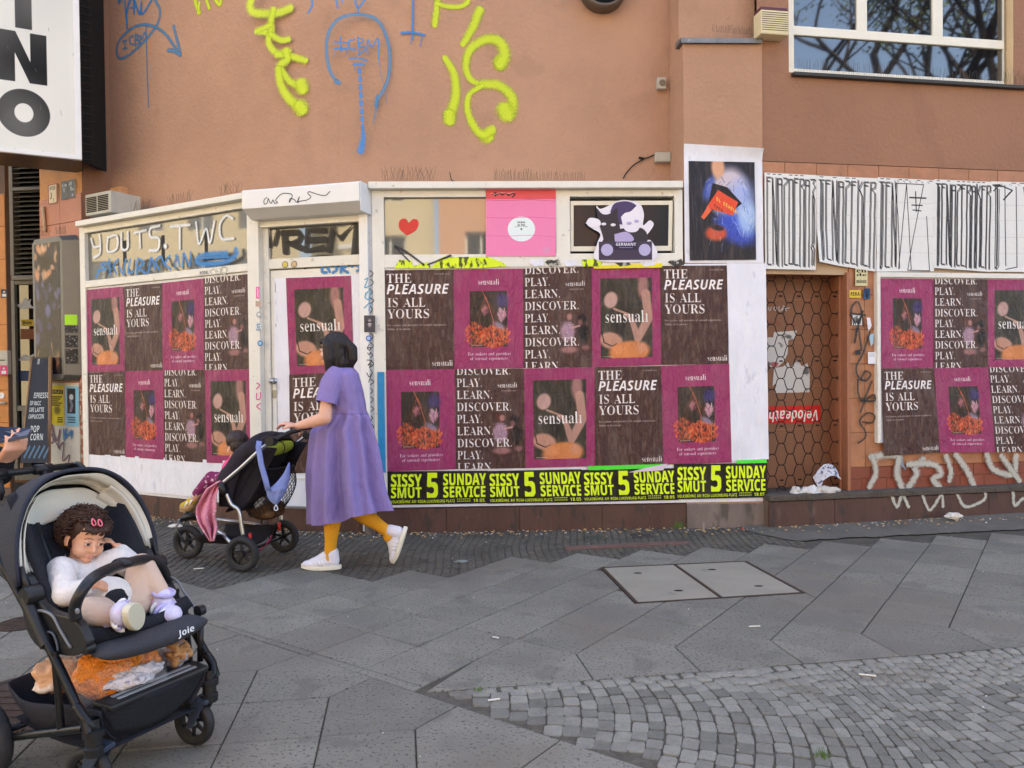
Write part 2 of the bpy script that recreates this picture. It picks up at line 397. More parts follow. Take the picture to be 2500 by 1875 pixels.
 # letter outlines, em = 200 units: {code: [advance, [x, y, x, y ...] per loop]}
GLY={'s':{46:[36, [12, 0, 10, 10, 16, 16, 25, 13, 24, 0, 20, -2]], 65:[87, [-2, 0, -2, 4, 5, 6, 10, 15, 41, 93, 45, 93, 84, 5, 89, 4, 89, 0, 46, 0, 46, 4, 52, 4, 57, 9, 51, 26, 21, 26, 15, 10, 16, 6, 19, 4, 26, 4, 26, 0], [23, 32, 48, 32, 35, 64]], 67:[94, [51, -2, 27, 4, 16, 14, 8, 28, 5, 46, 8, 63, 16, 77, 28, 87, 43, 92, 58, 93, 78, 87, 83, 90, 84, 93, 87, 93, 87, 62, 84, 62, 76, 76, 66, 85, 60, 88, 53, 89, 40, 84, 31, 69, 29, 45, 32, 23, 41, 9, 61, 5, 77, 12, 86, 21, 89, 18, 79, 7, 66, 0]], 68:[99, [4, 0, 4, 3, 13, 6, 15, 15, 14, 83, 10, 87, 3, 88, 3, 91, 59, 90, 71, 86, 81, 79, 88, 70, 92, 59, 94, 46, 88, 20, 72, 5, 46, 0], [52, 6, 59, 9, 64, 15, 69, 33, 70, 46, 67, 68, 59, 82, 45, 87, 38, 85, 36, 77, 39, 6]], 69:[88, [3, 0, 3, 3, 10, 4, 15, 11, 14, 83, 10, 87, 3, 88, 3, 91, 80, 91, 80, 64, 77, 64, 72, 77, 62, 84, 55, 86, 40, 86, 37, 83, 37, 49, 49, 51, 58, 69, 61, 69, 61, 24, 57, 24, 55, 36, 45, 44, 37, 44, 38, 7, 58, 6, 71, 12, 80, 23, 82, 29, 86, 29, 80, 0]], 70:[81, [3, 0, 3, 3, 14, 9, 14, 82, 3, 88, 3, 91, 79, 91, 79, 64, 75, 64, 69, 80, 52, 86, 40, 86, 37, 84, 36, 49, 48, 51, 54, 58, 57, 69, 60, 69, 60, 24, 57, 24, 54, 36, 48, 43, 36, 45, 36, 16, 40, 6, 51, 3, 51, 0]], 72:[105, [3, 0, 3, 3, 12, 6, 15, 12, 14, 83, 3, 88, 3, 91, 48, 91, 48, 88, 37, 83, 36, 50, 68, 50, 67, 83, 64, 86, 56, 88, 56, 91, 101, 91, 101, 88, 92, 85, 90, 76, 92, 7, 101, 3, 101, 0, 56, 0, 56, 3, 66, 6, 68, 16, 68, 44, 36, 44, 37, 9, 48, 3, 48, 0]], 73:[52, [3, 0, 3, 3, 14, 8, 13, 85, 3, 88, 3, 91, 49, 91, 49, 88, 41, 87, 37, 81, 37, 9, 41, 5, 49, 3, 49, 0]], 76:[85, [3, 0, 3, 3, 12, 6, 15, 12, 14, 83, 3, 88, 3, 91, 50, 91, 50, 88, 39, 85, 36, 76, 37, 9, 40, 6, 63, 8, 77, 20, 82, 31, 85, 31, 80, 0]], 78:[99, [81, -2, 21, 70, 22, 8, 33, 3, 33, 0, 4, 0, 4, 3, 11, 5, 14, 8, 15, 78, 7, 87, 4, 88, 4, 91, 31, 91, 78, 34, 77, 83, 74, 86, 66, 88, 66, 91, 96, 91, 96, 88, 85, 83, 84, -2]], 79:[105, [40, -1, 28, 4, 15, 16, 7, 33, 7, 58, 15, 75, 34, 90, 60, 93, 82, 84, 96, 65, 100, 46, 96, 27, 90, 16, 77, 4, 59, -2], [53, 2, 66, 7, 73, 22, 76, 46, 73, 69, 70, 78, 65, 84, 52, 89, 39, 84, 32, 69, 29, 46, 32, 22, 35, 13, 40, 7]], 80:[84, [3, 0, 3, 3, 12, 6, 15, 12, 14, 83, 3, 88, 3, 91, 61, 90, 78, 80, 82, 66, 81, 59, 78, 53, 67, 44, 48, 41, 36, 41, 37, 9, 48, 3, 48, 0], [36, 46, 46, 46, 57, 54, 57, 77, 52, 84, 43, 86, 38, 85, 36, 80]], 82:[95, [3, 0, 3, 3, 12, 6, 15, 12, 14, 83, 3, 88, 3, 91, 56, 90, 73, 85, 79, 81, 83, 67, 81, 57, 74, 50, 63, 45, 90, 5, 96, 3, 96, 0, 68, 0, 40, 42, 36, 42, 37, 9, 48, 3, 48, 0], [36, 47, 47, 47, 56, 52, 59, 56, 61, 67, 59, 78, 54, 84, 42, 86, 37, 83]], 83:[78, [9, -2, 9, 32, 12, 32, 18, 15, 27, 6, 44, 3, 54, 10, 56, 18, 55, 23, 45, 32, 20, 46, 12, 55, 10, 72, 13, 81, 27, 92, 46, 92, 62, 89, 64, 93, 68, 93, 68, 64, 64, 64, 59, 77, 43, 89, 35, 89, 24, 80, 25, 70, 66, 44, 72, 31, 70, 16, 61, 4, 45, -2, 32, -2, 17, 2, 12, -2]], 84:[85, [18, 0, 18, 3, 30, 8, 30, 87, 18, 84, 9, 76, 6, 64, 2, 64, 2, 91, 82, 91, 82, 63, 79, 63, 75, 76, 67, 84, 53, 87, 55, 6, 66, 3, 66, 0]], 85:[98, [38, -2, 29, 1, 18, 12, 15, 31, 14, 83, 3, 88, 3, 91, 48, 91, 48, 88, 40, 86, 37, 83, 38, 15, 44, 7, 55, 4, 68, 7, 76, 17, 78, 32, 76, 85, 66, 88, 66, 91, 95, 91, 95, 88, 88, 86, 85, 82, 84, 24, 81, 14, 76, 6, 69, 1, 60, -2]], 86:[86, [42, -3, 9, 76, 3, 86, -3, 88, -3, 91, 42, 91, 42, 88, 31, 84, 30, 82, 52, 29, 70, 75, 70, 85, 60, 88, 60, 91, 88, 91, 88, 88, 80, 84, 76, 77, 46, -3]], 89:[85, [20, 0, 20, 3, 30, 6, 32, 16, 32, 36, 3, 86, -3, 88, -3, 91, 41, 91, 41, 88, 33, 86, 31, 83, 50, 45, 70, 82, 69, 85, 59, 88, 59, 91, 88, 91, 88, 88, 82, 85, 54, 41, 56, 6, 66, 3, 66, 0]], 97:[69, [45, -1, 40, 7, 34, 2, 19, -2, 8, 2, 4, 9, 5, 18, 13, 27, 29, 35, 40, 38, 39, 54, 33, 59, 25, 59, 21, 55, 25, 46, 18, 38, 11, 39, 7, 50, 15, 60, 32, 64, 48, 61, 56, 54, 59, 42, 59, 8, 64, 8, 66, 6, 61, 1, 56, -1], [35, 8, 40, 13, 40, 34, 31, 30, 25, 25, 24, 11, 27, 8]], 99:[59, [26, -2, 13, 5, 4, 24, 4, 36, 11, 52, 24, 62, 35, 64, 50, 60, 55, 53, 52, 42, 43, 42, 40, 45, 39, 57, 37, 59, 28, 57, 24, 50, 22, 37, 27, 15, 36, 8, 45, 8, 54, 14, 57, 12, 50, 4, 41, 0]], 100:[74, [23, -2, 12, 5, 5, 18, 5, 42, 16, 59, 20, 62, 29, 64, 35, 63, 45, 56, 44, 85, 35, 88, 35, 91, 64, 91, 66, 7, 71, 6, 71, 2, 45, -2, 45, 8, 40, 2, 35, -1], [40, 8, 45, 15, 43, 52, 35, 56, 28, 53, 24, 39, 26, 12, 31, 6]], 101:[60, [26, -2, 13, 5, 5, 19, 4, 37, 10, 53, 17, 60, 31, 64, 39, 63, 50, 56, 54, 50, 57, 33, 23, 33, 25, 19, 31, 11, 40, 8, 50, 12, 54, 17, 57, 15, 50, 5, 41, 0], [23, 38, 40, 38, 39, 55, 35, 59, 27, 57, 24, 51]], 102:[43, [3, 0, 3, 3, 8, 4, 10, 7, 10, 55, 3, 55, 3, 62, 10, 62, 11, 77, 13, 83, 22, 90, 40, 93, 51, 86, 53, 80, 49, 72, 38, 74, 38, 88, 31, 86, 30, 62, 41, 62, 41, 55, 30, 55, 30, 7, 36, 3, 40, 3, 40, 0]], 105:[40, [13, 75, 10, 85, 20, 93, 29, 88, 29, 77, 23, 73], [4, 0, 4, 3, 10, 6, 8, 58, 4, 59, 4, 62, 30, 62, 32, 4, 36, 3, 36, 0]], 107:[72, [3, 0, 3, 3, 9, 5, 7, 88, 4, 88, 4, 91, 30, 91, 30, 34, 49, 56, 41, 59, 41, 62, 69, 62, 69, 59, 59, 56, 44, 42, 75, 3, 75, 0, 42, 0, 43, 3, 48, 6, 33, 29, 30, 27, 32, 4, 36, 3, 36, 0]], 108:[40, [4, 0, 4, 3, 10, 6, 7, 88, 4, 88, 4, 91, 30, 91, 32, 4, 36, 3, 36, 0]], 109:[111, [4, 0, 4, 3, 9, 5, 8, 58, 4, 59, 4, 62, 29, 62, 29, 53, 35, 59, 47, 64, 61, 59, 64, 52, 70, 59, 84, 64, 93, 61, 99, 54, 103, 4, 107, 3, 107, 0, 75, 0, 75, 3, 81, 5, 80, 53, 72, 54, 65, 47, 67, 4, 71, 3, 71, 0, 40, 0, 40, 3, 45, 5, 44, 53, 36, 53, 29, 47, 30, 5, 35, 3, 35, 0]], 110:[76, [4, 0, 4, 3, 9, 5, 8, 58, 4, 59, 4, 62, 30, 62, 30, 53, 41, 63, 49, 64, 58, 61, 64, 54, 66, 42, 67, 5, 73, 3, 73, 0, 40, 0, 41, 3, 45, 4, 47, 11, 45, 53, 37, 53, 30, 47, 32, 4, 36, 3, 36, 0]], 111:[67, [28, -2, 14, 5, 10, 9, 5, 19, 5, 43, 14, 56, 23, 62, 34, 64, 49, 60, 57, 53, 62, 43, 62, 19, 57, 9, 49, 2, 39, -2], [37, 3, 42, 8, 44, 41, 42, 54, 34, 60, 28, 57, 24, 49, 24, 16, 30, 3]], 112:[74, [3, -28, 3, -25, 8, -23, 10, -20, 8, 58, 4, 59, 4, 62, 29, 62, 29, 53, 33, 59, 39, 63, 55, 62, 65, 53, 70, 38, 69, 20, 62, 6, 50, -2, 39, -1, 30, 6, 30, -20, 33, -24, 39, -25, 39, -28], [43, 6, 48, 12, 51, 31, 48, 50, 44, 55, 36, 55, 32, 52, 30, 47, 30, 14, 32, 9, 35, 7]], 114:[57, [4, 0, 4, 3, 10, 6, 8, 58, 4, 59, 4, 62, 29, 62, 29, 50, 37, 60, 47, 64, 57, 59, 56, 47, 50, 44, 44, 46, 38, 52, 31, 46, 33, 4, 39, 3, 39, 0]], 115:[58, [22, -1, 15, 2, 10, -2, 7, -2, 7, 21, 11, 21, 14, 11, 24, 3, 36, 5, 38, 15, 11, 34, 7, 44, 10, 54, 17, 61, 28, 64, 44, 61, 46, 64, 49, 64, 49, 44, 46, 44, 36, 58, 22, 56, 23, 46, 46, 33, 51, 23, 51, 13, 46, 4, 41, 0]], 116:[46, [25, -2, 13, 2, 10, 9, 10, 56, 4, 56, 4, 60, 24, 81, 26, 85, 29, 85, 29, 62, 42, 62, 42, 56, 29, 56, 30, 10, 34, 8, 39, 11, 41, 15, 44, 13, 40, 5, 33, 0]], 117:[75, [16, 0, 11, 8, 9, 19, 7, 58, 2, 59, 2, 62, 28, 62, 30, 9, 35, 7, 43, 10, 46, 13, 43, 58, 38, 59, 38, 62, 65, 62, 66, 8, 72, 6, 72, 3, 55, 1, 46, -2, 46, 8, 34, -1, 30, -2]], 118:[61, [28, -2, 8, 50, 2, 58, -1, 59, -1, 62, 33, 62, 33, 59, 26, 57, 37, 24, 48, 54, 45, 58, 41, 59, 41, 62, 61, 62, 61, 59, 56, 56, 32, -2]], 120:[64, [1, 0, 1, 3, 9, 7, 25, 27, 4, 58, 1, 59, 1, 62, 34, 62, 34, 59, 29, 58, 28, 56, 37, 41, 45, 51, 47, 56, 40, 59, 40, 62, 62, 62, 62, 59, 58, 58, 40, 37, 61, 4, 64, 3, 64, 0, 31, 0, 31, 3, 36, 4, 37, 6, 28, 23, 19, 12, 17, 7, 20, 3, 24, 3, 24, 0]], }, 'b':{43:[77, [33, 15, 33, 43, 7, 43, 7, 52, 33, 52, 33, 80, 43, 80, 43, 52, 70, 52, 70, 43, 43, 43, 43, 15]], 45:[43, [5, 31, 5, 41, 38, 41, 38, 31]], 46:[36, [12, 0, 10, 10, 16, 16, 25, 13, 24, 0, 20, -2]], 48:[77, [28, 0, 19, 4, 8, 22, 5, 58, 8, 75, 14, 87, 24, 95, 38, 97, 49, 96, 57, 92, 64, 84, 71, 62, 69, 21, 58, 5, 53, 1, 46, -1], [43, 16, 49, 23, 52, 48, 49, 73, 43, 80, 34, 80, 28, 73, 25, 58, 26, 30, 30, 19, 34, 16]], 49:[77, [35, 0, 36, 75, 18, 59, 8, 71, 39, 96, 55, 96, 55, 0]], 53:[77, [10, 2, 7, 4, 7, 21, 27, 15, 42, 17, 48, 22, 50, 30, 48, 38, 42, 43, 31, 45, 17, 43, 8, 47, 12, 96, 64, 96, 64, 79, 30, 79, 28, 60, 51, 60, 64, 52, 71, 32, 70, 22, 61, 8, 54, 3, 44, 0]], 56:[77, [28, -1, 13, 6, 6, 17, 5, 31, 14, 44, 23, 50, 12, 60, 8, 69, 8, 79, 15, 90, 23, 95, 44, 97, 58, 93, 65, 87, 69, 79, 67, 64, 61, 56, 52, 51, 71, 33, 72, 20, 65, 7, 51, 0], [38, 59, 50, 69, 49, 78, 35, 82, 28, 78, 28, 67], [47, 15, 52, 19, 51, 32, 37, 42, 25, 32, 25, 19, 34, 14]], 65:[93, [0, 0, 34, 96, 59, 96, 93, 0, 71, 0, 64, 23, 29, 23, 22, 0], [34, 40, 59, 40, 46, 81, 41, 62]], 66:[90, [12, 0, 12, 96, 63, 94, 71, 91, 80, 80, 79, 62, 74, 54, 66, 50, 79, 43, 83, 28, 79, 13, 74, 7, 67, 3, 48, 0], [32, 58, 54, 59, 60, 66, 58, 75, 48, 79, 32, 79], [32, 17, 55, 18, 62, 26, 62, 33, 55, 40, 45, 42, 32, 42]], 67:[86, [42, -1, 34, 1, 21, 9, 12, 22, 8, 38, 8, 57, 13, 73, 22, 86, 28, 91, 44, 97, 72, 94, 81, 91, 74, 74, 53, 80, 46, 79, 35, 72, 31, 65, 29, 38, 34, 24, 39, 19, 61, 16, 77, 21, 77, 4, 56, -1]], 68:[99, [12, 0, 12, 96, 60, 94, 68, 91, 81, 81, 89, 67, 92, 49, 90, 34, 85, 22, 78, 12, 67, 5, 55, 1], [32, 17, 57, 20, 67, 31, 71, 48, 70, 58, 64, 72, 58, 76, 43, 79, 32, 79]], 69:[75, [12, 0, 12, 96, 67, 96, 67, 79, 32, 79, 32, 58, 65, 58, 65, 42, 32, 42, 32, 17, 67, 17, 67, 0]], 70:[74, [12, 0, 12, 96, 67, 96, 67, 79, 32, 79, 32, 55, 65, 55, 65, 38, 32, 38, 32, 0]], 71:[97, [39, 0, 28, 4, 19, 11, 13, 21, 9, 33, 8, 58, 18, 81, 31, 91, 39, 95, 68, 97, 86, 91, 80, 75, 52, 80, 38, 73, 30, 60, 31, 31, 43, 17, 67, 17, 67, 37, 48, 37, 48, 54, 87, 54, 87, 4, 59, -1]], 72:[103, [12, 0, 12, 96, 32, 96, 32, 58, 70, 58, 70, 96, 91, 96, 91, 0, 70, 0, 70, 41, 32, 41, 32, 0]], 73:[52, [4, 0, 4, 12, 16, 17, 16, 79, 4, 84, 4, 96, 48, 96, 48, 84, 36, 79, 36, 17, 48, 12, 48, 0]], 74:[44, [-10, -27, -10, -10, 8, -9, 12, 6, 12, 96, 32, 96, 31, -8, 26, -18, 18, -25, 8, -28]], 75:[89, [12, 0, 12, 96, 32, 96, 32, 52, 66, 96, 89, 96, 55, 53, 89, 0, 66, 0, 41, 40, 32, 34, 32, 0]], 76:[76, [12, 0, 12, 96, 32, 96, 32, 17, 71, 17, 71, 0]], 77:[127, [12, 0, 12, 96, 40, 96, 63, 23, 87, 96, 115, 96, 115, 0, 96, 0, 96, 75, 71, 0, 53, 0, 29, 75, 30, 0]], 78:[109, [12, 0, 12, 96, 38, 96, 80, 24, 79, 96, 97, 96, 97, 0, 71, 0, 29, 73, 30, 0]], 79:[107, [44, -1, 35, 1, 17, 15, 10, 30, 8, 58, 13, 74, 22, 87, 35, 95, 63, 97, 72, 95, 85, 87, 94, 74, 99, 58, 99, 39, 94, 22, 85, 9, 72, 1, 63, -1], [61, 17, 68, 20, 72, 24, 77, 39, 77, 57, 72, 72, 68, 77, 61, 80, 46, 80, 40, 77, 35, 72, 30, 57, 30, 39, 35, 24, 46, 17]], 80:[84, [12, 0, 12, 96, 54, 95, 70, 88, 75, 82, 78, 61, 75, 50, 68, 42, 57, 36, 32, 34, 32, 0], [32, 51, 49, 52, 56, 57, 58, 65, 56, 73, 51, 78, 32, 79]], 81:[107, [73, -23, 55, -1, 35, 1, 17, 15, 10, 30, 8, 58, 13, 74, 22, 87, 35, 95, 63, 97, 72, 95, 85, 87, 94, 74, 99, 58, 97, 29, 89, 13, 83, 7, 75, 3, 99, -23], [61, 17, 68, 20, 72, 24, 77, 39, 77, 57, 72, 72, 68, 77, 61, 80, 46, 80, 40, 77, 35, 72, 30, 57, 30, 39, 35, 24, 46, 17]], 82:[89, [12, 0, 12, 96, 52, 95, 62, 93, 69, 89, 74, 83, 77, 76, 76, 56, 64, 43, 60, 42, 89, 0, 66, 0, 43, 37, 32, 37, 32, 0], [32, 53, 50, 55, 56, 59, 58, 67, 56, 74, 45, 79, 32, 79]], 83:[74, [24, -1, 6, 4, 6, 23, 35, 15, 46, 18, 49, 26, 46, 32, 13, 53, 8, 62, 8, 78, 11, 85, 23, 94, 45, 97, 68, 91, 62, 75, 36, 80, 30, 78, 27, 71, 29, 65, 64, 42, 69, 27, 65, 12, 52, 2, 44, 0]], 84:[78, [29, 0, 29, 79, 3, 79, 3, 96, 75, 96, 75, 79, 49, 79, 49, 0]], 85:[102, [39, 0, 29, 3, 21, 8, 13, 24, 11, 34, 11, 96, 32, 96, 32, 30, 40, 18, 57, 16, 65, 21, 68, 25, 70, 37, 70, 96, 90, 96, 90, 27, 86, 16, 73, 3, 59, -1]], 86:[87, [33, 0, 0, 96, 21, 96, 44, 18, 49, 39, 67, 96, 87, 96, 55, 0]], 87:[130, [24, 0, 0, 96, 20, 96, 37, 18, 41, 42, 55, 96, 75, 96, 93, 18, 110, 96, 130, 96, 105, 0, 82, 0, 65, 73, 48, 0]], 88:[90, [0, 0, 32, 49, 2, 96, 24, 96, 45, 61, 65, 96, 87, 96, 57, 48, 90, 0, 66, 0, 44, 36, 22, 0]], 89:[84, [32, 0, 32, 37, 0, 96, 22, 96, 42, 56, 62, 96, 84, 96, 52, 37, 52, 0]], 90:[78, [3, 0, 3, 13, 49, 79, 4, 79, 4, 96, 73, 96, 73, 83, 27, 17, 75, 17, 75, 0]], 97:[81, [22, -1, 12, 4, 6, 15, 9, 35, 20, 42, 51, 46, 50, 55, 43, 60, 19, 55, 12, 68, 35, 75, 57, 72, 68, 63, 71, 49, 71, 0, 57, 0, 53, 10, 43, 1, 34, -1], [44, 15, 51, 24, 51, 34, 33, 32, 28, 28, 26, 19, 31, 14]], 98:[85, [42, 0, 29, 8, 26, 0, 10, 0, 10, 102, 30, 102, 30, 64, 38, 72, 51, 75, 59, 74, 71, 65, 76, 58, 79, 37, 76, 16, 71, 8, 59, 0], [52, 17, 57, 25, 59, 37, 55, 53, 49, 58, 37, 57, 32, 50, 30, 37, 36, 17]], 99:[69, [30, 0, 22, 3, 15, 8, 10, 15, 7, 24, 8, 52, 14, 63, 23, 71, 47, 75, 65, 70, 59, 54, 42, 59, 33, 56, 28, 49, 26, 36, 28, 24, 37, 15, 60, 19, 63, 21, 63, 4, 45, -1]], 100:[85, [26, 0, 19, 3, 9, 16, 6, 37, 10, 58, 14, 65, 26, 74, 47, 72, 56, 64, 55, 102, 75, 102, 75, 0, 59, 0, 55, 10, 43, 0], [46, 15, 54, 23, 56, 43, 53, 53, 46, 58, 36, 58, 30, 53, 26, 36, 30, 20, 36, 15]], 101:[79, [30, 0, 19, 6, 11, 15, 8, 21, 6, 36, 10, 58, 18, 67, 28, 73, 41, 75, 58, 71, 65, 66, 70, 59, 73, 51, 74, 32, 26, 32, 31, 18, 39, 14, 61, 16, 69, 19, 69, 4, 54, -1], [27, 45, 55, 45, 49, 59, 34, 59, 29, 54]], 102:[52, [14, 0, 14, 58, 3, 58, 3, 68, 14, 73, 15, 89, 22, 99, 40, 103, 58, 100, 53, 85, 39, 87, 34, 78, 34, 73, 51, 73, 51, 58, 34, 58, 34, 0]], 104:[88, [10, 0, 10, 102, 30, 102, 31, 64, 36, 70, 43, 74, 59, 74, 66, 72, 75, 63, 78, 48, 78, 0, 58, 0, 57, 52, 53, 57, 46, 59, 37, 56, 32, 48, 30, 35, 30, 0]], 105:[41, [15, 83, 11, 86, 11, 98, 18, 102, 28, 100, 31, 96, 30, 86, 26, 83], [10, 0, 10, 73, 30, 73, 30, 0]], 108:[41, [10, 0, 10, 102, 30, 102, 30, 0]], 109:[132, [10, 0, 10, 73, 26, 73, 28, 64, 30, 64, 35, 70, 43, 74, 61, 74, 73, 64, 75, 64, 88, 74, 104, 74, 111, 72, 119, 63, 122, 48, 122, 0, 102, 0, 101, 52, 97, 57, 91, 59, 82, 56, 78, 49, 76, 37, 76, 0, 56, 0, 55, 52, 51, 57, 45, 59, 36, 56, 30, 35, 30, 0]], 110:[88, [10, 0, 10, 73, 26, 73, 28, 64, 30, 64, 35, 70, 43, 74, 59, 74, 66, 72, 75, 63, 78, 48, 78, 0, 58, 0, 57, 52, 53, 57, 46, 59, 37, 56, 32, 48, 30, 35, 30, 0]], 111:[83, [35, -1, 18, 6, 8, 22, 6, 37, 7, 48, 10, 57, 16, 65, 31, 74, 54, 73, 65, 67, 73, 57, 77, 45, 76, 26, 73, 16, 60, 3, 52, 0], [46, 15, 53, 20, 57, 37, 53, 53, 42, 59, 33, 56, 28, 49, 26, 37, 30, 20, 37, 15]], 112:[85, [10, -32, 10, 73, 27, 73, 30, 64, 42, 73, 51, 75, 59, 74, 71, 65, 76, 58, 79, 37, 78, 25, 71, 8, 59, 0, 42, 0, 29, 8, 30, -32], [53, 17, 59, 37, 57, 49, 52, 56, 45, 59, 37, 57, 32, 50, 30, 37, 36, 17]], 114:[61, [10, 0, 10, 73, 26, 73, 30, 61, 38, 71, 55, 75, 58, 74, 57, 55, 38, 53, 31, 42, 30, 0]], 116:[58, [24, 1, 16, 8, 13, 17, 13, 58, 3, 58, 3, 67, 14, 73, 20, 89, 33, 89, 33, 73, 53, 73, 53, 58, 33, 58, 35, 17, 48, 15, 54, 17, 54, 2, 46, 0]], 117:[88, [29, -1, 22, 1, 13, 10, 10, 26, 10, 73, 30, 73, 31, 22, 35, 16, 47, 15, 52, 17, 58, 39, 58, 73, 78, 73, 78, 0, 62, 0, 59, 9, 49, 1, 41, -1]], 119:[115, [22, 0, 1, 73, 21, 73, 34, 17, 47, 73, 69, 73, 81, 17, 85, 41, 94, 73, 114, 73, 93, 0, 71, 0, 57, 58, 44, 0]], 121:[76, [5, -31, 5, -15, 16, -16, 25, -10, 29, 1, 0, 73, 22, 73, 39, 19, 41, 32, 55, 73, 76, 73, 42, -16, 33, -27, 21, -32]], 220:[81, [13, 0, 13, 96, 68, 96, 68, 0], [20, 7, 61, 7, 61, 89, 20, 89]], }, 'i':{65:[84, [-8, 0, 42, 96, 67, 96, 76, 0, 57, 0, 55, 23, 24, 23, 13, 0], [32, 40, 54, 40, 52, 81, 45, 66]], 69:[73, [3, 0, 24, 96, 77, 96, 74, 79, 40, 79, 36, 58, 67, 58, 64, 42, 32, 42, 27, 17, 61, 17, 57, 0]], 76:[70, [3, 0, 24, 96, 44, 96, 27, 17, 61, 17, 57, 0]], 80:[82, [3, 0, 24, 96, 58, 96, 74, 90, 81, 78, 83, 68, 80, 54, 73, 44, 56, 36, 31, 34, 24, 0], [34, 51, 48, 51, 57, 55, 62, 63, 61, 74, 57, 78, 40, 79]], 82:[82, [3, 0, 24, 96, 56, 95, 70, 90, 75, 85, 78, 78, 78, 62, 76, 56, 63, 43, 57, 41, 74, 0, 53, 0, 39, 37, 31, 37, 24, 0], [35, 53, 50, 55, 56, 60, 58, 69, 57, 74, 52, 78, 40, 79]], 83:[71, [9, 1, 3, 5, 3, 23, 18, 16, 37, 18, 42, 26, 39, 35, 18, 53, 14, 68, 18, 83, 25, 91, 40, 97, 61, 96, 73, 91, 66, 75, 53, 80, 40, 79, 34, 70, 37, 61, 58, 43, 62, 34, 62, 22, 54, 8, 39, 0, 32, -1]], 85:[93, [30, -1, 17, 6, 10, 18, 10, 35, 23, 96, 43, 96, 29, 27, 31, 21, 35, 17, 47, 16, 55, 21, 60, 30, 74, 96, 94, 96, 77, 21, 61, 3, 48, -1]], }, }
# ------------------------------------------------------------------ flat print, drawn by the script itself
for _k in GLY:
 GLY[_k]={chr(c):(v[0]/2, [[(l[i]/2, l[i+1]/2)for i in range(0, len(l), 2)]for l in v[1:]])for c, v in GLY[_k].items()}
def polymask(loops, x0, y0, x1, y1):
 H, W=y1-y0, x1-x0
 cnt=np.zeros((H, W+1), np.int32)
 for lp in loops:
  n=len(lp)
  for i in range(n):
   ax, ay=lp[i]
   bx, by=lp[(i+1)%n]
   if ay==by:continue
   if ay>by:ax, ay, bx, by=bx, by, ax, ay
   r0, r1=max(y0, math.ceil(ay-.5)), min(y1, math.ceil(by-.5))
   if r1<=r0:continue
   rr=np.arange(r0, r1)
   xs=ax+(rr+.5-ay)*(bx-ax)/(by-ay)
   ix=np.clip(np.round(xs).astype(int)-x0, 0, W)
   np.add.at(cnt, (rr-y0, ix), 1)
 return(np.cumsum(cnt, 1)%2)[:, :W].astype(np.float32)
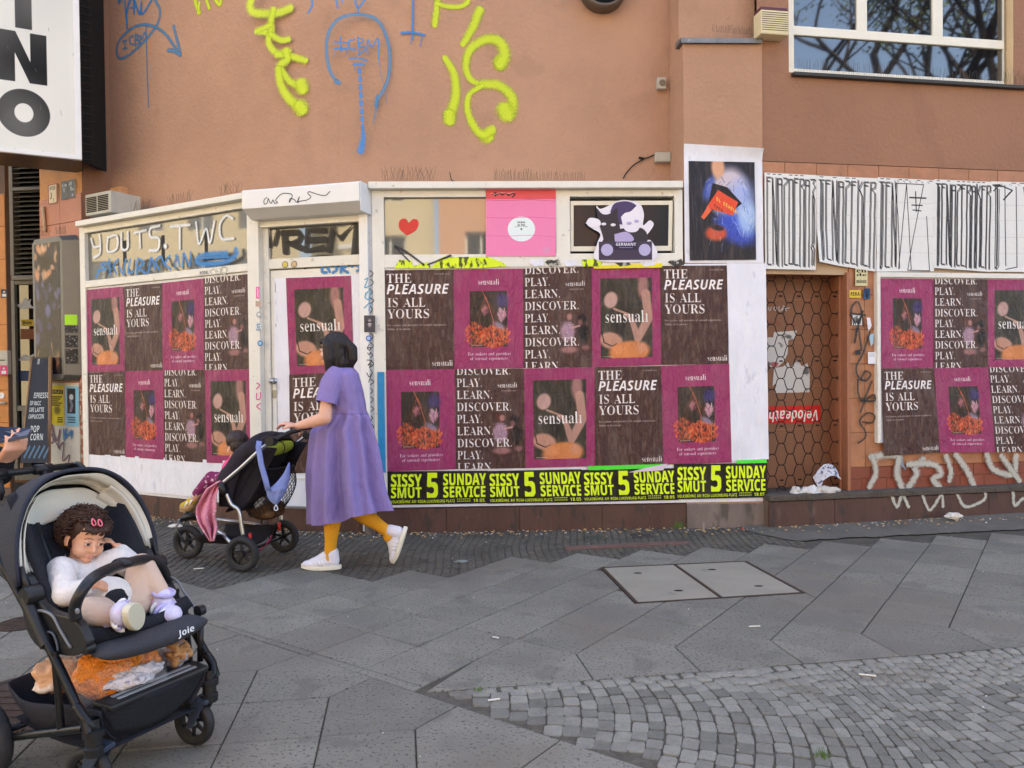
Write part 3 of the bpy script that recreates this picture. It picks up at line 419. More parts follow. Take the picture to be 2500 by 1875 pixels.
class Img:
 "canvas in its own units: uw wide, uh high, y down"
 def __init__(s, uw, uh, pxw, bg, ss=2):
  s.ss=ss
  s.k=pxw*ss/uw
  s.W, s.H=int(pxw)*ss, int(round(uh*pxw/uw))*ss
  s.a=np.ones((s.H, s.W, 4), np.float32)
  s.a[:, :, :3]=np.array(bg[:3], np.float32)/255
  s.a[:, :, 3]=1 if len(bg)<4 else bg[3]/255
 def _bb(s, xs, ys, pad=2):
  return(max(0, int(min(xs))-pad), max(0, int(min(ys))-pad), min(s.W, int(max(xs))+pad+1), min(s.H, int(max(ys))+pad+1))
 def put(s, m, x0, y0, col, al=1.0):
  h, w_=m.shape
  t=s.a[y0:y0+h, x0:x0+w_]
  m=(m*al)[:, :, None]
  t[:, :, :3]=t[:, :, :3]*(1-m)+np.array(col[:3], np.float32)/255*m
  t[:, :, 3:]=np.maximum(t[:, :, 3:], m)
 def poly(s, loops, col, al=1.0):
  L=[[(x*s.k, y*s.k)for x, y in l]for l in loops]
  xs=[p[0]for l in L for p in l];ys=[p[1]for l in L for p in l]
  b=s._bb(xs, ys)
  if b[2]<=b[0]or b[3]<=b[1]:return
  s.put(polymask(L, *b), b[0], b[1], col, al)
 def rect(s, x0, y0, x1, y1, col, al=1.0):
  s.poly([[(x0, y0), (x1, y0), (x1, y1), (x0, y1)]], col, al)
 def ell(s, cx, cy, rx, ry, col, al=1.0, rot=0.0, soft=0.0):
  X0, Y0, X1, Y1=s._bb([(cx-max(rx, ry)*1.3)*s.k, (cx+max(rx, ry)*1.3)*s.k], [(cy-max(rx, ry)*1.3)*s.k, (cy+max(rx, ry)*1.3)*s.k])
  if X1<=X0 or Y1<=Y0:return
  yy, xx=np.mgrid[Y0:Y1, X0:X1]
  dx, dy=xx/s.k-cx, yy/s.k-cy
  c, n=math.cos(rot), math.sin(rot)
  d=np.sqrt(((dx*c+dy*n)/rx)**2+((-dx*n+dy*c)/ry)**2)
  m=np.clip((1-d)/max(soft, 0.02)+(.5 if soft==0 else 0), 0, 1).astype(np.float32)
  s.put(m, X0, Y0, col, al)
 def line(s, pts, wd, col, al=1.0, soft=0.15):
  "soft stroke with round ends through pts, wd = width or list"
  P=[(x*s.k, y*s.k)for x, y in pts]
  ws=wd if isinstance(wd, (list, tuple))else[wd]*len(P)
  ws=[v*s.k/2 for v in ws]
  pad=int(max(ws)*1.3)+2
  b=s._bb([p[0]for p in P], [p[1]for p in P], pad)
  if b[2]<=b[0]or b[3]<=b[1]:return
  m=np.zeros((b[3]-b[1], b[2]-b[0]), np.float32)
  for i in range(len(P)-1):
   (ax, ay), (bx, by)=P[i], P[i+1]
   c=s._bb([ax, bx], [ay, by], pad)
   if c[2]<=c[0]or c[3]<=c[1]:continue
   yy, xx=np.mgrid[c[1]:c[3], c[0]:c[2]]
   L2=(bx-ax)**2+(by-ay)**2+1e-9
   t=np.clip(((xx-ax)*(bx-ax)+(yy-ay)*(by-ay))/L2, 0, 1)
   d=np.sqrt((xx-ax-t*(bx-ax))**2+(yy-ay-t*(by-ay))**2)
   r=ws[i]+t*(ws[i+1]-ws[i])
   v=np.clip((r-d)/np.maximum(r*soft, 1)+.5, 0, 1)
   sub=m[c[1]-b[1]:c[3]-b[1], c[0]-b[0]:c[2]-b[0]]
   np.maximum(sub, v, out=sub)
  s.put(m, b[0], b[1], col, al)
 def text(s, f, txt, x, y, cap, col=(255, 255, 255), width=None, thin=0.0, al=1.0, anchor='l', slant=0.0):
  "baseline at (x, y), capitals cap high; width squeezes the line to that length"
  k=cap/46.5
  tot=sum(GLY[f].get(c, (28, []))[0]for c in txt)*k
  sx=1.0 if width is None else width/tot
  tot*=sx
  if anchor=='c':x-=tot/2
  if anchor=='r':x-=tot
  for c in txt:
   wd, loops=GLY[f].get(c, (28, []))
   if loops:
    L=[[((x+(gx+gy*slant)*k*sx)*s.k, (y-gy*k)*s.k)for gx, gy in l]for l in loops]
    xs=[p[0]for l in L for p in l];ys=[p[1]for l in L for p in l]
    b=s._bb(xs, ys)
    if b[2]>b[0]and b[3]>b[1]:
     m=polymask(L, *b)
     e=int(round(thin*cap*s.k))
     for _ in range(-e):
      m[:, 1:]=np.maximum(m[:, 1:], m[:, :-1]);m[1:]=np.maximum(m[1:], m[:-1])
     for _ in range(e):
      m[:, 1:]=np.minimum(m[:, 1:], m[:, :-1])
     s.put(m, b[0], b[1], col, al)
   x+=wd*k*sx
 def grain(s, amt, seed=0, sx=1, sy=1):
  r=np.random.RandomState(seed)
  h, w_=s.H//sy+1, s.W//sx+1
  g=r.rand(h, w_).astype(np.float32)
  g=np.repeat(np.repeat(g, sy, 0), sx, 1)[:s.H, :s.W]
  s.a[:, :, :3]*=(1+(g[:, :, None]-.5)*amt)
 def blur(s, x0, y0, x1, y1, r):
  X0, Y0, X1, Y1=[int(v*s.k)for v in(x0, y0, x1, y1)]
  X0, Y0=max(0, X0), max(0, Y0)
  q=s.a[Y0:Y1, X0:X1]
  n=max(1, int(r*s.k))
  for ax in(0, 1):
   for _ in range(2):
    p=np.pad(q, [(n, n)if i==ax else(0, 0)for i in range(3)], mode='edge')
    cs=np.cumsum(p, axis=ax)
    if ax==0:q=(cs[2*n:]-np.concatenate([np.zeros_like(cs[:1]), cs[:-2*n-1]], 0))/(2*n+1)
    else:q=(cs[:, 2*n:]-np.concatenate([np.zeros_like(cs[:, :1]), cs[:, :-2*n-1]], 1))/(2*n+1)
  s.a[Y0:Y1, X0:X1]=q
 def image(s, name):
  k=s.ss
  a=np.clip(s.a, 0, 1).reshape(s.H//k, k, s.W//k, k, 4).mean((1, 3))[::-1]
  im=bpy.data.images.new(name, s.W//k, s.H//k, alpha=True)
  im.pixels.foreach_set(np.ascontiguousarray(a, dtype=np.float32).ravel())
  im.update()
  im.pack()
  return im
def printmat(name, im, rough=0.5, wr=0.5, wrs=(1, 1, 0.25), scale=14, streak=0.25, alpha=False, spec=0.3, dirt=0.0, rrnd=0.0):
 "paper print: the drawn sheet, creases as relief, sheen and dried paste painted as faint pale streaks"
 m=bpy.data.materials.new(name)
 m.use_nodes=True
 nt=m.node_tree
 L=nt.links.new
 b=nt.nodes['Principled BSDF']
 ti=_n(nt, 'TexImage')
 ti.image=im
 ti.extension='EXTEND'
 uvn=_n(nt, 'UVMap')
 L(uvn.outputs[0], ti.inputs[0])
 tc=_n(nt, 'TexCoord')
 mp=_n(nt, 'Mapping')
 mp.inputs['Scale'].default_value=wrs
 L(tc.outputs['Object'], mp.inputs[0])
 # slight warp of the sheet direction, then two sizes of crease
 n1=_n(nt, 'TexNoise');n1.inputs['Scale'].default_value=scale;n1.inputs['Detail'].default_value=5;n1.inputs['Roughness'].default_value=.6
 n1.inputs['Distortion'].default_value=.45
 L(mp.outputs[0], n1.inputs['Vector'])
 vo=_n(nt, 'TexVoronoi', feature='DISTANCE_TO_EDGE')
 vo.inputs['Scale'].default_value=scale*.9
 va=_n(nt, 'VectorMath', operation='ADD')
 sc_=_n(nt, 'VectorMath', operation='SCALE');sc_.inputs['Scale'].default_value=.25
 L(n1.outputs[1], sc_.inputs[0]);L(mp.outputs[0], va.inputs[0]);L(sc_.outputs[0], va.inputs[1])
 L(va.outputs[0], vo.inputs['Vector'])
 mr=_n(nt, 'MapRange');mr.inputs['From Max'].default_value=.12
 L(vo.outputs['Distance'], mr.inputs[0])
 ad=_n(nt, 'Math', operation='MULTIPLY_ADD');ad.inputs[1].default_value=.14
 L(mr.outputs[0], ad.inputs[0]);L(n1.outputs[0], ad.inputs[2])
 bp=_n(nt, 'Bump');bp.inputs['Strength'].default_value=wr;bp.inputs['Distance'].default_value=.02
 L(ad.outputs[0], bp.inputs['Height'])
 L(bp.outputs[0], b.inputs['Normal'])
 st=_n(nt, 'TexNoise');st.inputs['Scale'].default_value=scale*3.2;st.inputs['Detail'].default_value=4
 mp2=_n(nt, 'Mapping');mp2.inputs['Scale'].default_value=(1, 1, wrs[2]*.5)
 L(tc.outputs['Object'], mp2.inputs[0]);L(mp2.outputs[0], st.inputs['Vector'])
 mr2=_n(nt, 'MapRange');mr2.inputs['From Min'].default_value=.50;mr2.inputs['From Max'].default_value=.85;mr2.inputs['To Max'].default_value=streak  # pale upright streaks: sheen on the creases and dried paste, mixed into the colour
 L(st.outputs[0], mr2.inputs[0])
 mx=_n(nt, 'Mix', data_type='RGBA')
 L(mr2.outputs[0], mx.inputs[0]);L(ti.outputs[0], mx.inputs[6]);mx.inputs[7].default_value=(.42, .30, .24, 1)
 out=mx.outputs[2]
 if dirt:
  dn=_n(nt, 'TexNoise');dn.inputs['Scale'].default_value=5;dn.inputs['Detail'].default_value=6
  L(mp.outputs[0], dn.inputs['Vector'])
  md=_n(nt, 'MapRange');md.inputs['From Min'].default_value=.5;md.inputs['From Max'].default_value=.8;md.inputs['To Max'].default_value=dirt
  L(dn.outputs[0], md.inputs[0])
  mx2=_n(nt, 'Mix', data_type='RGBA')
  L(md.outputs[0], mx2.inputs[0]);L(out, mx2.inputs[6]);mx2.inputs[7].default_value=(.3, .26, .22, 1)
  out=mx2.outputs[2]
 L(out, b.inputs['Base Color'])
 b.inputs['Roughness'].default_value=rough
 b.inputs['Specular IOR Level'].default_value=spec
 if alpha:
  L(ti.outputs[1], b.inputs['Alpha'])
 return m
def sheet(name, f, c4, off, m, label, cat, group=None, nu=12, nv=16, amp=0.002, parent=None, seed=0.0, lift=None):
 """a paper sheet pasted on facade plane f; c4 = pixel corners TL, TR, BR, BL. lift(u,v) adds distance from the wall."""
 P=[f.px(x, y, off)for x, y in c4]
 V, UV=[], []
 nrm=f.n
 for j in range(nv+1):
  v=j/nv
  for i in range(nu+1):
   u=i/nu
   a=[P[0][k]*(1-u)+P[1][k]*u for k in(0, 1)]
   b=[P[3][k]*(1-u)+P[2][k]*u for k in(0, 1)]
   q=[a[k]*(1-v)+b[k]*v for k in(0, 1)]
   edge=1
   h=amp*(ns(q[0]*9+seed, q[1]*3, seed)+.6*ns(q[0]*26, q[1]*8+seed, 3)+.7)
   h=max(h, 0.0)
   if lift:h+=lift(u, v)
   jx=0.0015*ns(v*9+seed, i*3.3, 5)if i in(0, nu)else 0
   V.append(f.pt(q[0]+jx, q[1], off+h))
   UV.append((u, 1-v))
 F=[(j*(nu+1)+i, (j+1)*(nu+1)+i, (j+1)*(nu+1)+i+1, j*(nu+1)+i+1)for j in range(nv)for i in range(nu)]
 o=mesh(name, V, F, m, parent, smooth=True, uv=UV)
 if cat:tag(o, label, cat, group)
 return o
 # ------------------------------------------------------------------ sprayed and brushed lines
def spraymat(name, col, edge_noise=60.0):
 m=bpy.data.materials.new(name)
 m.use_nodes=True
 nt=m.node_tree
 L=nt.links.new
 b=nt.nodes['Principled BSDF']
 b.inputs['Base Color'].default_value=(*lin(col), 1)
 b.inputs['Roughness'].default_value=.55
 at=_n(nt, 'Attribute');at.attribute_name='cover'
 tc=_n(nt, 'TexCoord')
 nz=_n(nt, 'TexNoise');nz.inputs['Scale'].default_value=edge_noise*2.6;nz.inputs['Detail'].default_value=5
 L(tc.outputs['Object'], nz.inputs['Vector'])
 a=_n(nt, 'Math', operation='MULTIPLY_ADD');a.inputs[1].default_value=1.1;a.inputs[2].default_value=-.62
 L(nz.outputs[0], a.inputs[0])
 s_=_n(nt, 'Math', operation='ADD');L(at.outputs['Fac'], s_.inputs[0]);L(a.outputs[0], s_.inputs[1])
 mr=_n(nt, 'MapRange');mr.inputs['From Min'].default_value=.12;mr.inputs['From Max'].default_value=.8;mr.inputs['To Max'].default_value=.93
 L(s_.outputs[0], mr.inputs[0])
 L(mr.outputs[0], b.inputs['Alpha'])
 return m
_gk=[0]
def strokes(name, f, off, lines, m, parent=None, label=None, hard=False):
 """lines: list of (points_px, width_px[, width list]) painted on facade plane f; one object per tag"""
 V, F, C=[], [], []
 fs=f.px(1300, 600, off)
 for ln in lines:
  pts, wd=ln[0], ln[1]
  smoothed=curve([Vector((p[0], p[1], 0))for p in pts], 8)if len(pts)>2 and not(len(ln)>2 and ln[2]=='L')else[Vector((p[0], p[1], 0))for p in pts]
  W3=[]
  for p in smoothed:
   u, z=f.px(p.x, p.y, off)
   W3.append(Vector((u, z, 0)))
  n=len(W3)
  pxm=(Vector((*f.px(smoothed[0].x+1, smoothed[0].y, off), 0))-W3[0]).length
  ws=[(wd if not isinstance(wd, (list, tuple))else wd[0]+(wd[-1]-wd[0])*i/max(1, n-1))*pxm*(.5 if hard else.44)for i in range(n)]
  soft=1.05 if hard else 1.65
  prof=[(-soft, 0.0), (-.8, 1.6), (0, 1.8), (.8, 1.6), (soft, 0.0)]if hard else[(-soft, 0.0), (-.5, .85), (0, 1.1), (.5, .85), (soft, 0.0)]
  base=len(V)
  _gk[0]+=1
  lift=(_gk[0]%40)*0.00012
  # rounded ends
  d0=(W3[0]-W3[1]).normalized();d1=(W3[-1]-W3[-2]).normalized()
  W3=[W3[0]+d0*ws[0]*soft*.8, W3[0]+d0*ws[0]*.5]+W3+[W3[-1]+d1*ws[-1]*.5, W3[-1]+d1*ws[-1]*soft*.8]
  ws=[ws[0]*.35, ws[0]*.9]+ws+[ws[-1]*.9, ws[-1]*.35]
  n=len(W3)
  for i, p in enumerate(W3):
   a=W3[max(0, i-1)];b=W3[min(n-1, i+1)]
   d=(b-a)
   d=d.normalized()if d.length>1e-9 else Vector((1, 0, 0))
   nn=Vector((-d.y, d.x, 0))
   e=0.0 if i in(0, n-1)else 1.0
   for(t, c)in prof:
    q=p+nn*(ws[i]*t)
    V.append(f.pt(q.x, q.y, off+lift+i*1e-6))
    C.append(c*e)
  for i in range(n-1):
   for k in range(4):
    a=base+i*5+k
    F.append((a, a+1, a+6, a+5))
 o=mesh(name, V, F, m, parent)
 at=o.data.attributes.new('cover', 'FLOAT', 'POINT')
 at.data.foreach_set('value', C)
 if label:o['label']=label
 return o
 # ================================================================== SETTING: ground
m_joint=mat('joint_soil', (82, 76, 66), .95, bump=(60, .4), var=(9, .3))
m_slab=mat('granite_slab', (122, 118, 107), .82, bump=(140, .35, 6), var=(3.2, .13), rand=.13, speck=[(70, .58, (66, 62, 56), .85), (110, .66, (186, 180, 168), .6), (.7, .52, (112, 104, 92), .6), (4, .60, (96, 92, 86), .5), (1.3, .55, (104, 100, 94), .5), (38, .72, (60, 58, 56), .7)])
m_cob=mat('cobble_stone', (122, 119, 110), .74, bump=(45, .5, 6), var=(14, .14), rand=.30, speck=[(90, .62, (84, 82, 76), .6), (2.2, .58, (104, 98, 84), .5), (240, .68, (190, 186, 176), .5)])
m_mos=mat('mosaic_stone', (88, 83, 75), .75, bump=(40, .6, 5), var=(3, .3), speck=(7, .62, (52, 48, 44), .6))
m_asph=mat('old_asphalt', (104, 99, 90), .9, bump=(120, .6, 6), var=(2.5, .2), speck=(30, .68, (150, 148, 142), .5))
m_brickp=mat('red_paver', (112, 84, 76), .8, bump=(50, .5), var=(12, .2))
m_cover=mat('cover_concrete', (146, 139, 124), .75, bump=(200, .25), var=(2.2, .12), speck=(5, .64, (100, 97, 90), .5))
m_rust=mat('rusted_iron', (74, 60, 52), .75, .4, bump=(60, .5), var=(20, .3))
mb=MB()
mb.add([(-400, -400, -.0095), (400, -400, -.0095), (400, 400, -.0095), (-400, 400, -.0095)], [(0, 1, 2, 3)])
ground=mb.build('ground', m_joint)
ground['kind']='structure'
mb=MB()
mb.add([(-60, -22, -.008), (60, -22, -.008), (60, -6.0, -.008), (-60, -6.0, -.008)], [(0, 1, 2, 3)])
road=mb.build('road', m_asph)
road['kind']='structure'
kmb=MB()
kmb.box(-60, 60, -6.0, -5.75, -.02, .0)
k_=kmb.build('kerb', m_slab);k_['kind']='structure'
mb=MB()
mb.add([(-60, -5.75, -.006), (60, -5.75, -.006), (60, .9, -.006), (-60, .9, -.006)], [(0, 1, 2, 3)])
far_p=mb.build('footpath', m_slab)
far_p['kind']='structure'
pav=bpy.data.objects.new('pavement', None);COL.objects.link(pav);pav['kind']='structure'
def V2(x, y):return np.array([x, y], float)
E1=V2(math.cos(R(9.1)), math.sin(R(9.1)));N1=V2(-E1[1], E1[0])
E2=V2(math.cos(R(-36.7)), math.sin(R(-36.7)));N2=V2(E2[1], -E2[0])
A0=V2(-.42, 3.271)
D0=V2(.299, 3.706)
ST=.506
def dE(p):return float(np.dot(p-A0, N1))
def dL(p):return float(np.dot(p-A0, -N2))
YM=[(-9, 4.2), (-3.1, 4.55), (-2.9, 4.85), (-2.25, 4.95), (-1.8, 5.35), (-.73, 5.33), (.15, 5.85), (1.76, 5.95), (2.84, 6.2), (4.24, 6.3), (9, 6.6)]
def ym(x):
 return float(np.interp(x, [a for a, b in YM], [b for a, b in YM]))
cov=[V2(.618, 5.343), V2(1.664, 5.479), V2(1.781, 4.687), V2(.726, 4.515)]
def incov(p, mrg=0.0):
 c=sum(cov)/4
 q=[c+(k-c)*(1+mrg/.5)for k in cov]
 s=[(q[(i+1)%4][0]-q[i][0])*(p[1]-q[i][1])-(q[(i+1)%4][1]-q[i][1])*(p[0]-q[i][0])for i in range(4)]
 return all(v<0 for v in s)or all(v>0 for v in s)
SLABS=[]
def slab_mesh(poly, th=.02, bev=.0035, gap=.003):
 c=sum(poly)/len(poly)
 P=[]
 n=len(poly)
 # shrink by the joint, and by the worn edge
 def inset(poly, d):
  out=[]
  ar=sum(poly[i][0]*poly[(i+1)%n][1]-poly[(i+1)%n][0]*poly[i][1]for i in range(n))
  sg=1 if ar>0 else-1
  for i in range(n):
   a, b, c_=poly[i-1], poly[i], poly[(i+1)%n]
   d1=(b-a)/np.linalg.norm(b-a);d2=(c_-b)/np.linalg.norm(c_-b)
   n1=V2(-d1[1], d1[0])*sg;n2=V2(-d2[1], d2[0])*sg
   m_=(n1+n2);m_=m_/max(.15, 1+float(np.dot(n1, n2)))
   out.append(b+m_*d)
  return out
 a=inset(poly, gap);b=inset(poly, gap+bev)
 V=[(p[0], p[1], -th)for p in a]+[(p[0], p[1], -bev)for p in a]+[(p[0], p[1], 0)for p in b]
 F=[(i, (i+1)%n, n+(i+1)%n, n+i)for i in range(n)]+[(n+i, n+(i+1)%n, 2*n+(i+1)%n, 2*n+i)for i in range(n)]+[tuple(range(2*n, 3*n))]
 return V, F
_slabcache={}
def add_slab(poly, key=None):
 c=sum(poly)/len(poly)
 loc=[p-c for p in poly]
 if key is None or key not in _slabcache:
  V, F=slab_mesh(loc)
  me=bpy.data.meshes.new('paving_slab')
  me.from_pydata(V, [], F);me.materials.append(m_slab);me.update()
  if key is not None:_slabcache[key]=me
 else:me=_slabcache[key]
 o=bpy.data.objects.new('paving_slab', me)
 COL.objects.link(o);o.parent=pav
 o.location=(c[0], c[1], rnd.uniform(-.0012, .0012))
 o.rotation_euler=(rnd.uniform(-.003, .003), rnd.uniform(-.003, .003), 0)
 SLABS.append((poly, c))
def sq(c, e, n):
 return[c-e*ST/2, c-n*ST/2, c+e*ST/2, c+n*ST/2]
def clip(poly, a, n):
 "keep the part of poly where (p-a).n >= 0"
 out=[]
 for i in range(len(poly)):
  p, q=poly[i], poly[(i+1)%len(poly)]
  dp, dq=float(np.dot(p-a, n)), float(np.dot(q-a, n))
  if dp>=0:out.append(p)
  if dp*dq<0:out.append(p+(q-p)*dp/(dp-dq))
 return out
def area(poly):
 return abs(sum(poly[i][0]*poly[(i+1)%len(poly)][1]-poly[(i+1)%len(poly)][0]*poly[i][1]for i in range(len(poly))))/2 if len(poly)>2 else 0
def cut_cover(poly, mrg=.012):
 c=sum(cov)/4
 res, rem=[], list(poly)
 for i in range(4):
  a, b=cov[i], cov[(i+1)%4]
  n=V2(b[1]-a[1], -(b[0]-a[0]));n=n/np.linalg.norm(n)
  if np.dot(c-a, n)>0:n=-n
  a=a+n*mrg
  o=clip(rem, a, n)
  if area(o)>.003:res.append(o)
  rem=clip(rem, a, -n)
  if len(rem)<3:break
 return res, area(rem)
def dedupe(poly):
 out=[]
 for p in poly:
  if not out or np.linalg.norm(p-out[-1])>.012:out.append(p)
 if len(out)>1 and np.linalg.norm(out[0]-out[-1])<=.012:out.pop()
 return out
 # field 1: diamonds parallel to the wall, mitre row along the cobbles
for i in range(-1, 10):
 w0, w1=D0+E1*ST*i, D0+E1*ST*(i+1)
 f0, f1=w0-N1*dE(w0), w1-N1*dE(w1)
 if i==-1:
  f0=A0+E1*.03
 if w0[0]<4.6:
  add_slab([f0, f1, w1, (w0+w1)/2+N1*ST/2, w0], None if i==-1 else 'mitre1')
for j in range(-9, 14):
 for i in range(-22, 22):
  c=D0+E1*ST*(i+(j%2)/2)+N1*ST/2*(1+j)
  if c[0]<-3.6 or c[0]>5.0:continue
  if dL(c)<-.18:continue
  if dE(c)<.27 and c[0]>-.30:continue
  if j<0 and dE(c)<.25 and c[0]>-.45:continue
  if c[1]>ym(c[0])-.12:continue
  poly=sq(c, E1, N1)
  if dL(c)<.19:
   poly=dedupe(clip(poly, A0, -N2))
   if area(poly)>.004 and len(poly)>2:add_slab(poly)
   continue
  res, inside=cut_cover(poly)
  if inside>.0005:
   for q in res:
    q=dedupe(q)
    if len(q)>2:add_slab(q)
   continue
  add_slab(poly, 'sq1')
W0=V2(-.389, 2.936)
for i in range(-8, 2):
 w0, w1=W0+E2*ST*i, W0+E2*ST*(i+1)
 f0, f1=w0-N2*-dL(w0)*-1, w1
 f0=w0+(-N2)*(-dL(w0));f1=w1+(-N2)*(-dL(w1))
 add_slab([f0, f1, w1, (w0+w1)/2+N2*ST/2, w0], 'mitre2')
for j in range(0, 9):
 for i in range(-12, 5):
  c=W0+E2*ST*(i+(j%2)/2)+N2*ST/2*(1+j)
  if c[0]<-4.4 or c[1]<1.3 or c[1]>5.0 or c[0]>1.6:continue
  add_slab(sq(c, E2, N2), 'sq2')
  # stones set in the joints of fans: cobbles on the camera side of the mitre row
def warp(u, v):
 "courses run up the picture and bend like the laid arcs"
 b=.24*math.sin(v*2.1-5.0+.5*math.sin(u*2.1))+.05*math.sin(u*3.4+v*1.1)
 return V2(u+b*math.sin(u*1.5+.8), v+.12*math.sin(u*3.0+.5)+.12*math.sin(u*1.2))
def stone_mesh(w_, h_, hgt, seed, m):
 r=random.Random(seed)
 pts=[]
 for(sx, sy)in((-1, -1), (1, -1), (1, 1), (-1, 1)):
  pts.append((sx*(w_/2)*r.uniform(.88, 1.0), sy*(h_/2)*r.uniform(.88, 1.0)))
 ring=[]
 for i in range(4):
  a, b, c=pts[i-1], pts[i], pts[(i+1)%4]
  for q in(a, c):
   t=.11
   ring.append((b[0]+(q[0]-b[0])*t, b[1]+(q[1]-b[1])*t))
 n=8
 V=[(x, y, -hgt)for x, y in ring]+[(x, y, -hgt*.2)for x, y in ring]+[(x*.95, y*.95, 0+r.uniform(-.001, .001))for x, y in ring]+[(0, 0, .0006)]
 F=[(i, (i+1)%n, n+(i+1)%n, n+i)for i in range(n)]+[(n+i, n+(i+1)%n, 2*n+(i+1)%n, 2*n+i)for i in range(n)]+[(2*n+i, 2*n+(i+1)%n, 3*n)for i in range(n)]
 return V, F
cobpav=bpy.data.objects.new('cobbled_pavement', None);COL.objects.link(cobpav);cobpav['kind']='structure'
CW, CH=.0625, .078
cb=MB();cb.add([(A0[0]-.05, A0[1], -.0065), (.35, 2.2, -.0065), (3.6, 2.2, -.0065), (3.6, 3.9, -.0065), (A0[0]+.9, A0[1]+.145, -.0065)], [(0, 1, 2, 3, 4)]);cb.build('joint_sand', mat('joint_sand', (92, 86, 76), .95, bump=(90, .8), var=(20, .3)), cobpav)
stones=[]
for iu in range(-20, 70):
 off=rnd.uniform(0, CH)
 v=2.0+off
 while v<4.6:
  hh=CH*rnd.uniform(.86, 1.16)
  u=iu*CW+rnd.uniform(-.003, .003)
  p=warp(u, v)
  px_=warp(u+.01, v)-p
  py_=warp(u, v+.01)-p
  v+=hh
  if dE(p)>-.035 or dL(p)<.035 or p[1]<2.35 or p[0]>3.4 or p[0]<-.5:continue
  stones.append((p, math.atan2(-py_[0], py_[1]), np.linalg.norm(px_)/.01, hh*np.linalg.norm(py_)/.01))
  # the course laid along both borders
for k in range(60):
 p=A0+E1*(.16+.075*k)-N1*.0;p=p-N1*.034 if dE(p)>-.05 else p
 stones.append((p, math.atan2(E1[1], E1[0]), 1.0, .055))
stones=[s for s in stones if s[0][0]<3.4]
var_=[]
for k in range(14):
 V, F=stone_mesh(CW*.965, .0755, .014, k, m_cob)
 me=bpy.data.meshes.new('cobblestone');me.from_pydata(V, [], F);me.materials.append(m_cob)
 me.polygons.foreach_set('use_smooth', [True]*len(me.polygons));me.set_sharp_from_angle(angle=R(35));me.update();var_.append((me, V, F))
m_cobw=mat('cobble_warm', (142, 136, 122), .7, bump=(45, .5, 6), var=(14, .14))
vis=[]
for s in stones:
 p=s[0]
 v=Vector((p[0], p[1], 0))-CAM
 d=v.dot(FW)
 xs, ys=1250+FPX*v.dot(RI)/d, 937.5-FPX*v.dot(UP)/d
 vis.append((0 if(-10<xs<2510 and ys<1885)else 1, d))
order=sorted(range(len(stones)), key=lambda i:vis[i])
rest=MB()
for n_, i in enumerate(order):
 p, ang, sx, hh=stones[i]
 me, V, F=var_[rnd.randrange(14)]
 z=rnd.uniform(-.002, .001)
 fl=rnd.choice((0, math.pi))
 if n_<296:
  o=bpy.data.objects.new('cobblestone', me)
  COL.objects.link(o);o.parent=cobpav
  o.location=(p[0], p[1], z)
  o.rotation_euler=(rnd.uniform(-.03, .03), rnd.uniform(-.03, .03), ang+fl+rnd.uniform(-.04, .04))
  o.scale=(sx, hh/.078*1.02, 1)
 else:
  c, s_=math.cos(ang+fl), math.sin(ang+fl)
  tx, ty=rnd.uniform(-.03, .03), rnd.uniform(-.03, .03)
  rest.add([(p[0]+x*sx*c-y*hh/.078*s_, p[1]+x*sx*s_+y*hh/.078*c, zz+z+x*tx+y*ty)for x, y, zz in V], F)
o=rest.build('cobblestones', m_cob, cobpav, smooth=True)
o['kind']='stuff'
# small mosaic stones between the slabs and the house
sl=[(np.array(pl), c)for pl, c in SLABS]
def inslab(p):
 for pl, c in sl:
  if abs(p[0]-c[0])<.28 and abs(p[1]-c[1])<.28:
   n=len(pl);sg=None;ok=True
   for i in range(n):
    a, b=pl[i], pl[(i+1)%n]
    v=(b[0]-a[0])*(p[1]-a[1])-(b[1]-a[1])*(p[0]-a[0])
    if sg is None:sg=v>0
    elif(v>0)!=sg:ok=False;break
   if ok:return True
 return False
mos=MB()
u=-6.0
mcount=0
while u<5.6:
 v=4.1+rnd.uniform(0, .06)
 while v<9.4:
  a=.5*math.sin(u*.9)+.25*math.sin(v*2.2+u)
  p=V2(u+.02*math.sin(v*5), v+.05*math.sin(u*2.6)+rnd.uniform(-.004, .004))
  hh=rnd.uniform(.046, .074)
  v+=hh
  if p[1]<ym(p[0])-.9 and not(.2<p[0]<2.2 and p[1]>4.3):continue
  # stop at the house
  q=Vector((p[0], p[1], 0))
  if p[1]>6.55 and((q-FM.P).dot(FM.n)<-.03 and(q-FD.P).dot(FD.n)<-.03):continue
  if p[0]<-2.3 and(q-FA.P).dot(FA.n)<-.4:continue
  if p[0]>2.2 and(q-FR.P).dot(FR.n)<0.0:continue
  if p[0]>2.3 and p[1]>5.95+.1*(p[0]-2.3):continue
  if p[0]<-3 and p[1]<4.4-.5*(p[0]+3):continue
  if incov(p, .03)or inslab(p):continue
  s=.5*.058*.98
  c_, s_=math.cos(a*.3), math.sin(a*.3)
  z=rnd.uniform(-.006, -.001)
  tx, ty=rnd.uniform(-.06, .06), rnd.uniform(-.06, .06)
  V=[]
  for k, (sx, sy)in enumerate(((-1, -1), (1, -1), (1, 1), (-1, 1))):
   x, y=sx*s*rnd.uniform(.88, 1), sy*hh/2*.90*rnd.uniform(.85, 1)
   V.append((p[0]+x*c_-y*s_, p[1]+x*s_+y*c_, z-.012))
  for k in range(4):
   x0, y0, z0=V[k]
   V.append((p[0]+(x0-p[0])*.86, p[1]+(y0-p[1])*.86, z+(x0-p[0])*tx+(y0-p[1])*ty))
  mos.add(V, [(4, 5, 6, 7), (0, 1, 5, 4), (1, 2, 6, 5), (2, 3, 7, 6), (3, 0, 4, 7)])
  mcount+=1
 u+=.058
o=mos.build('mosaic_stones', m_mos, pav)
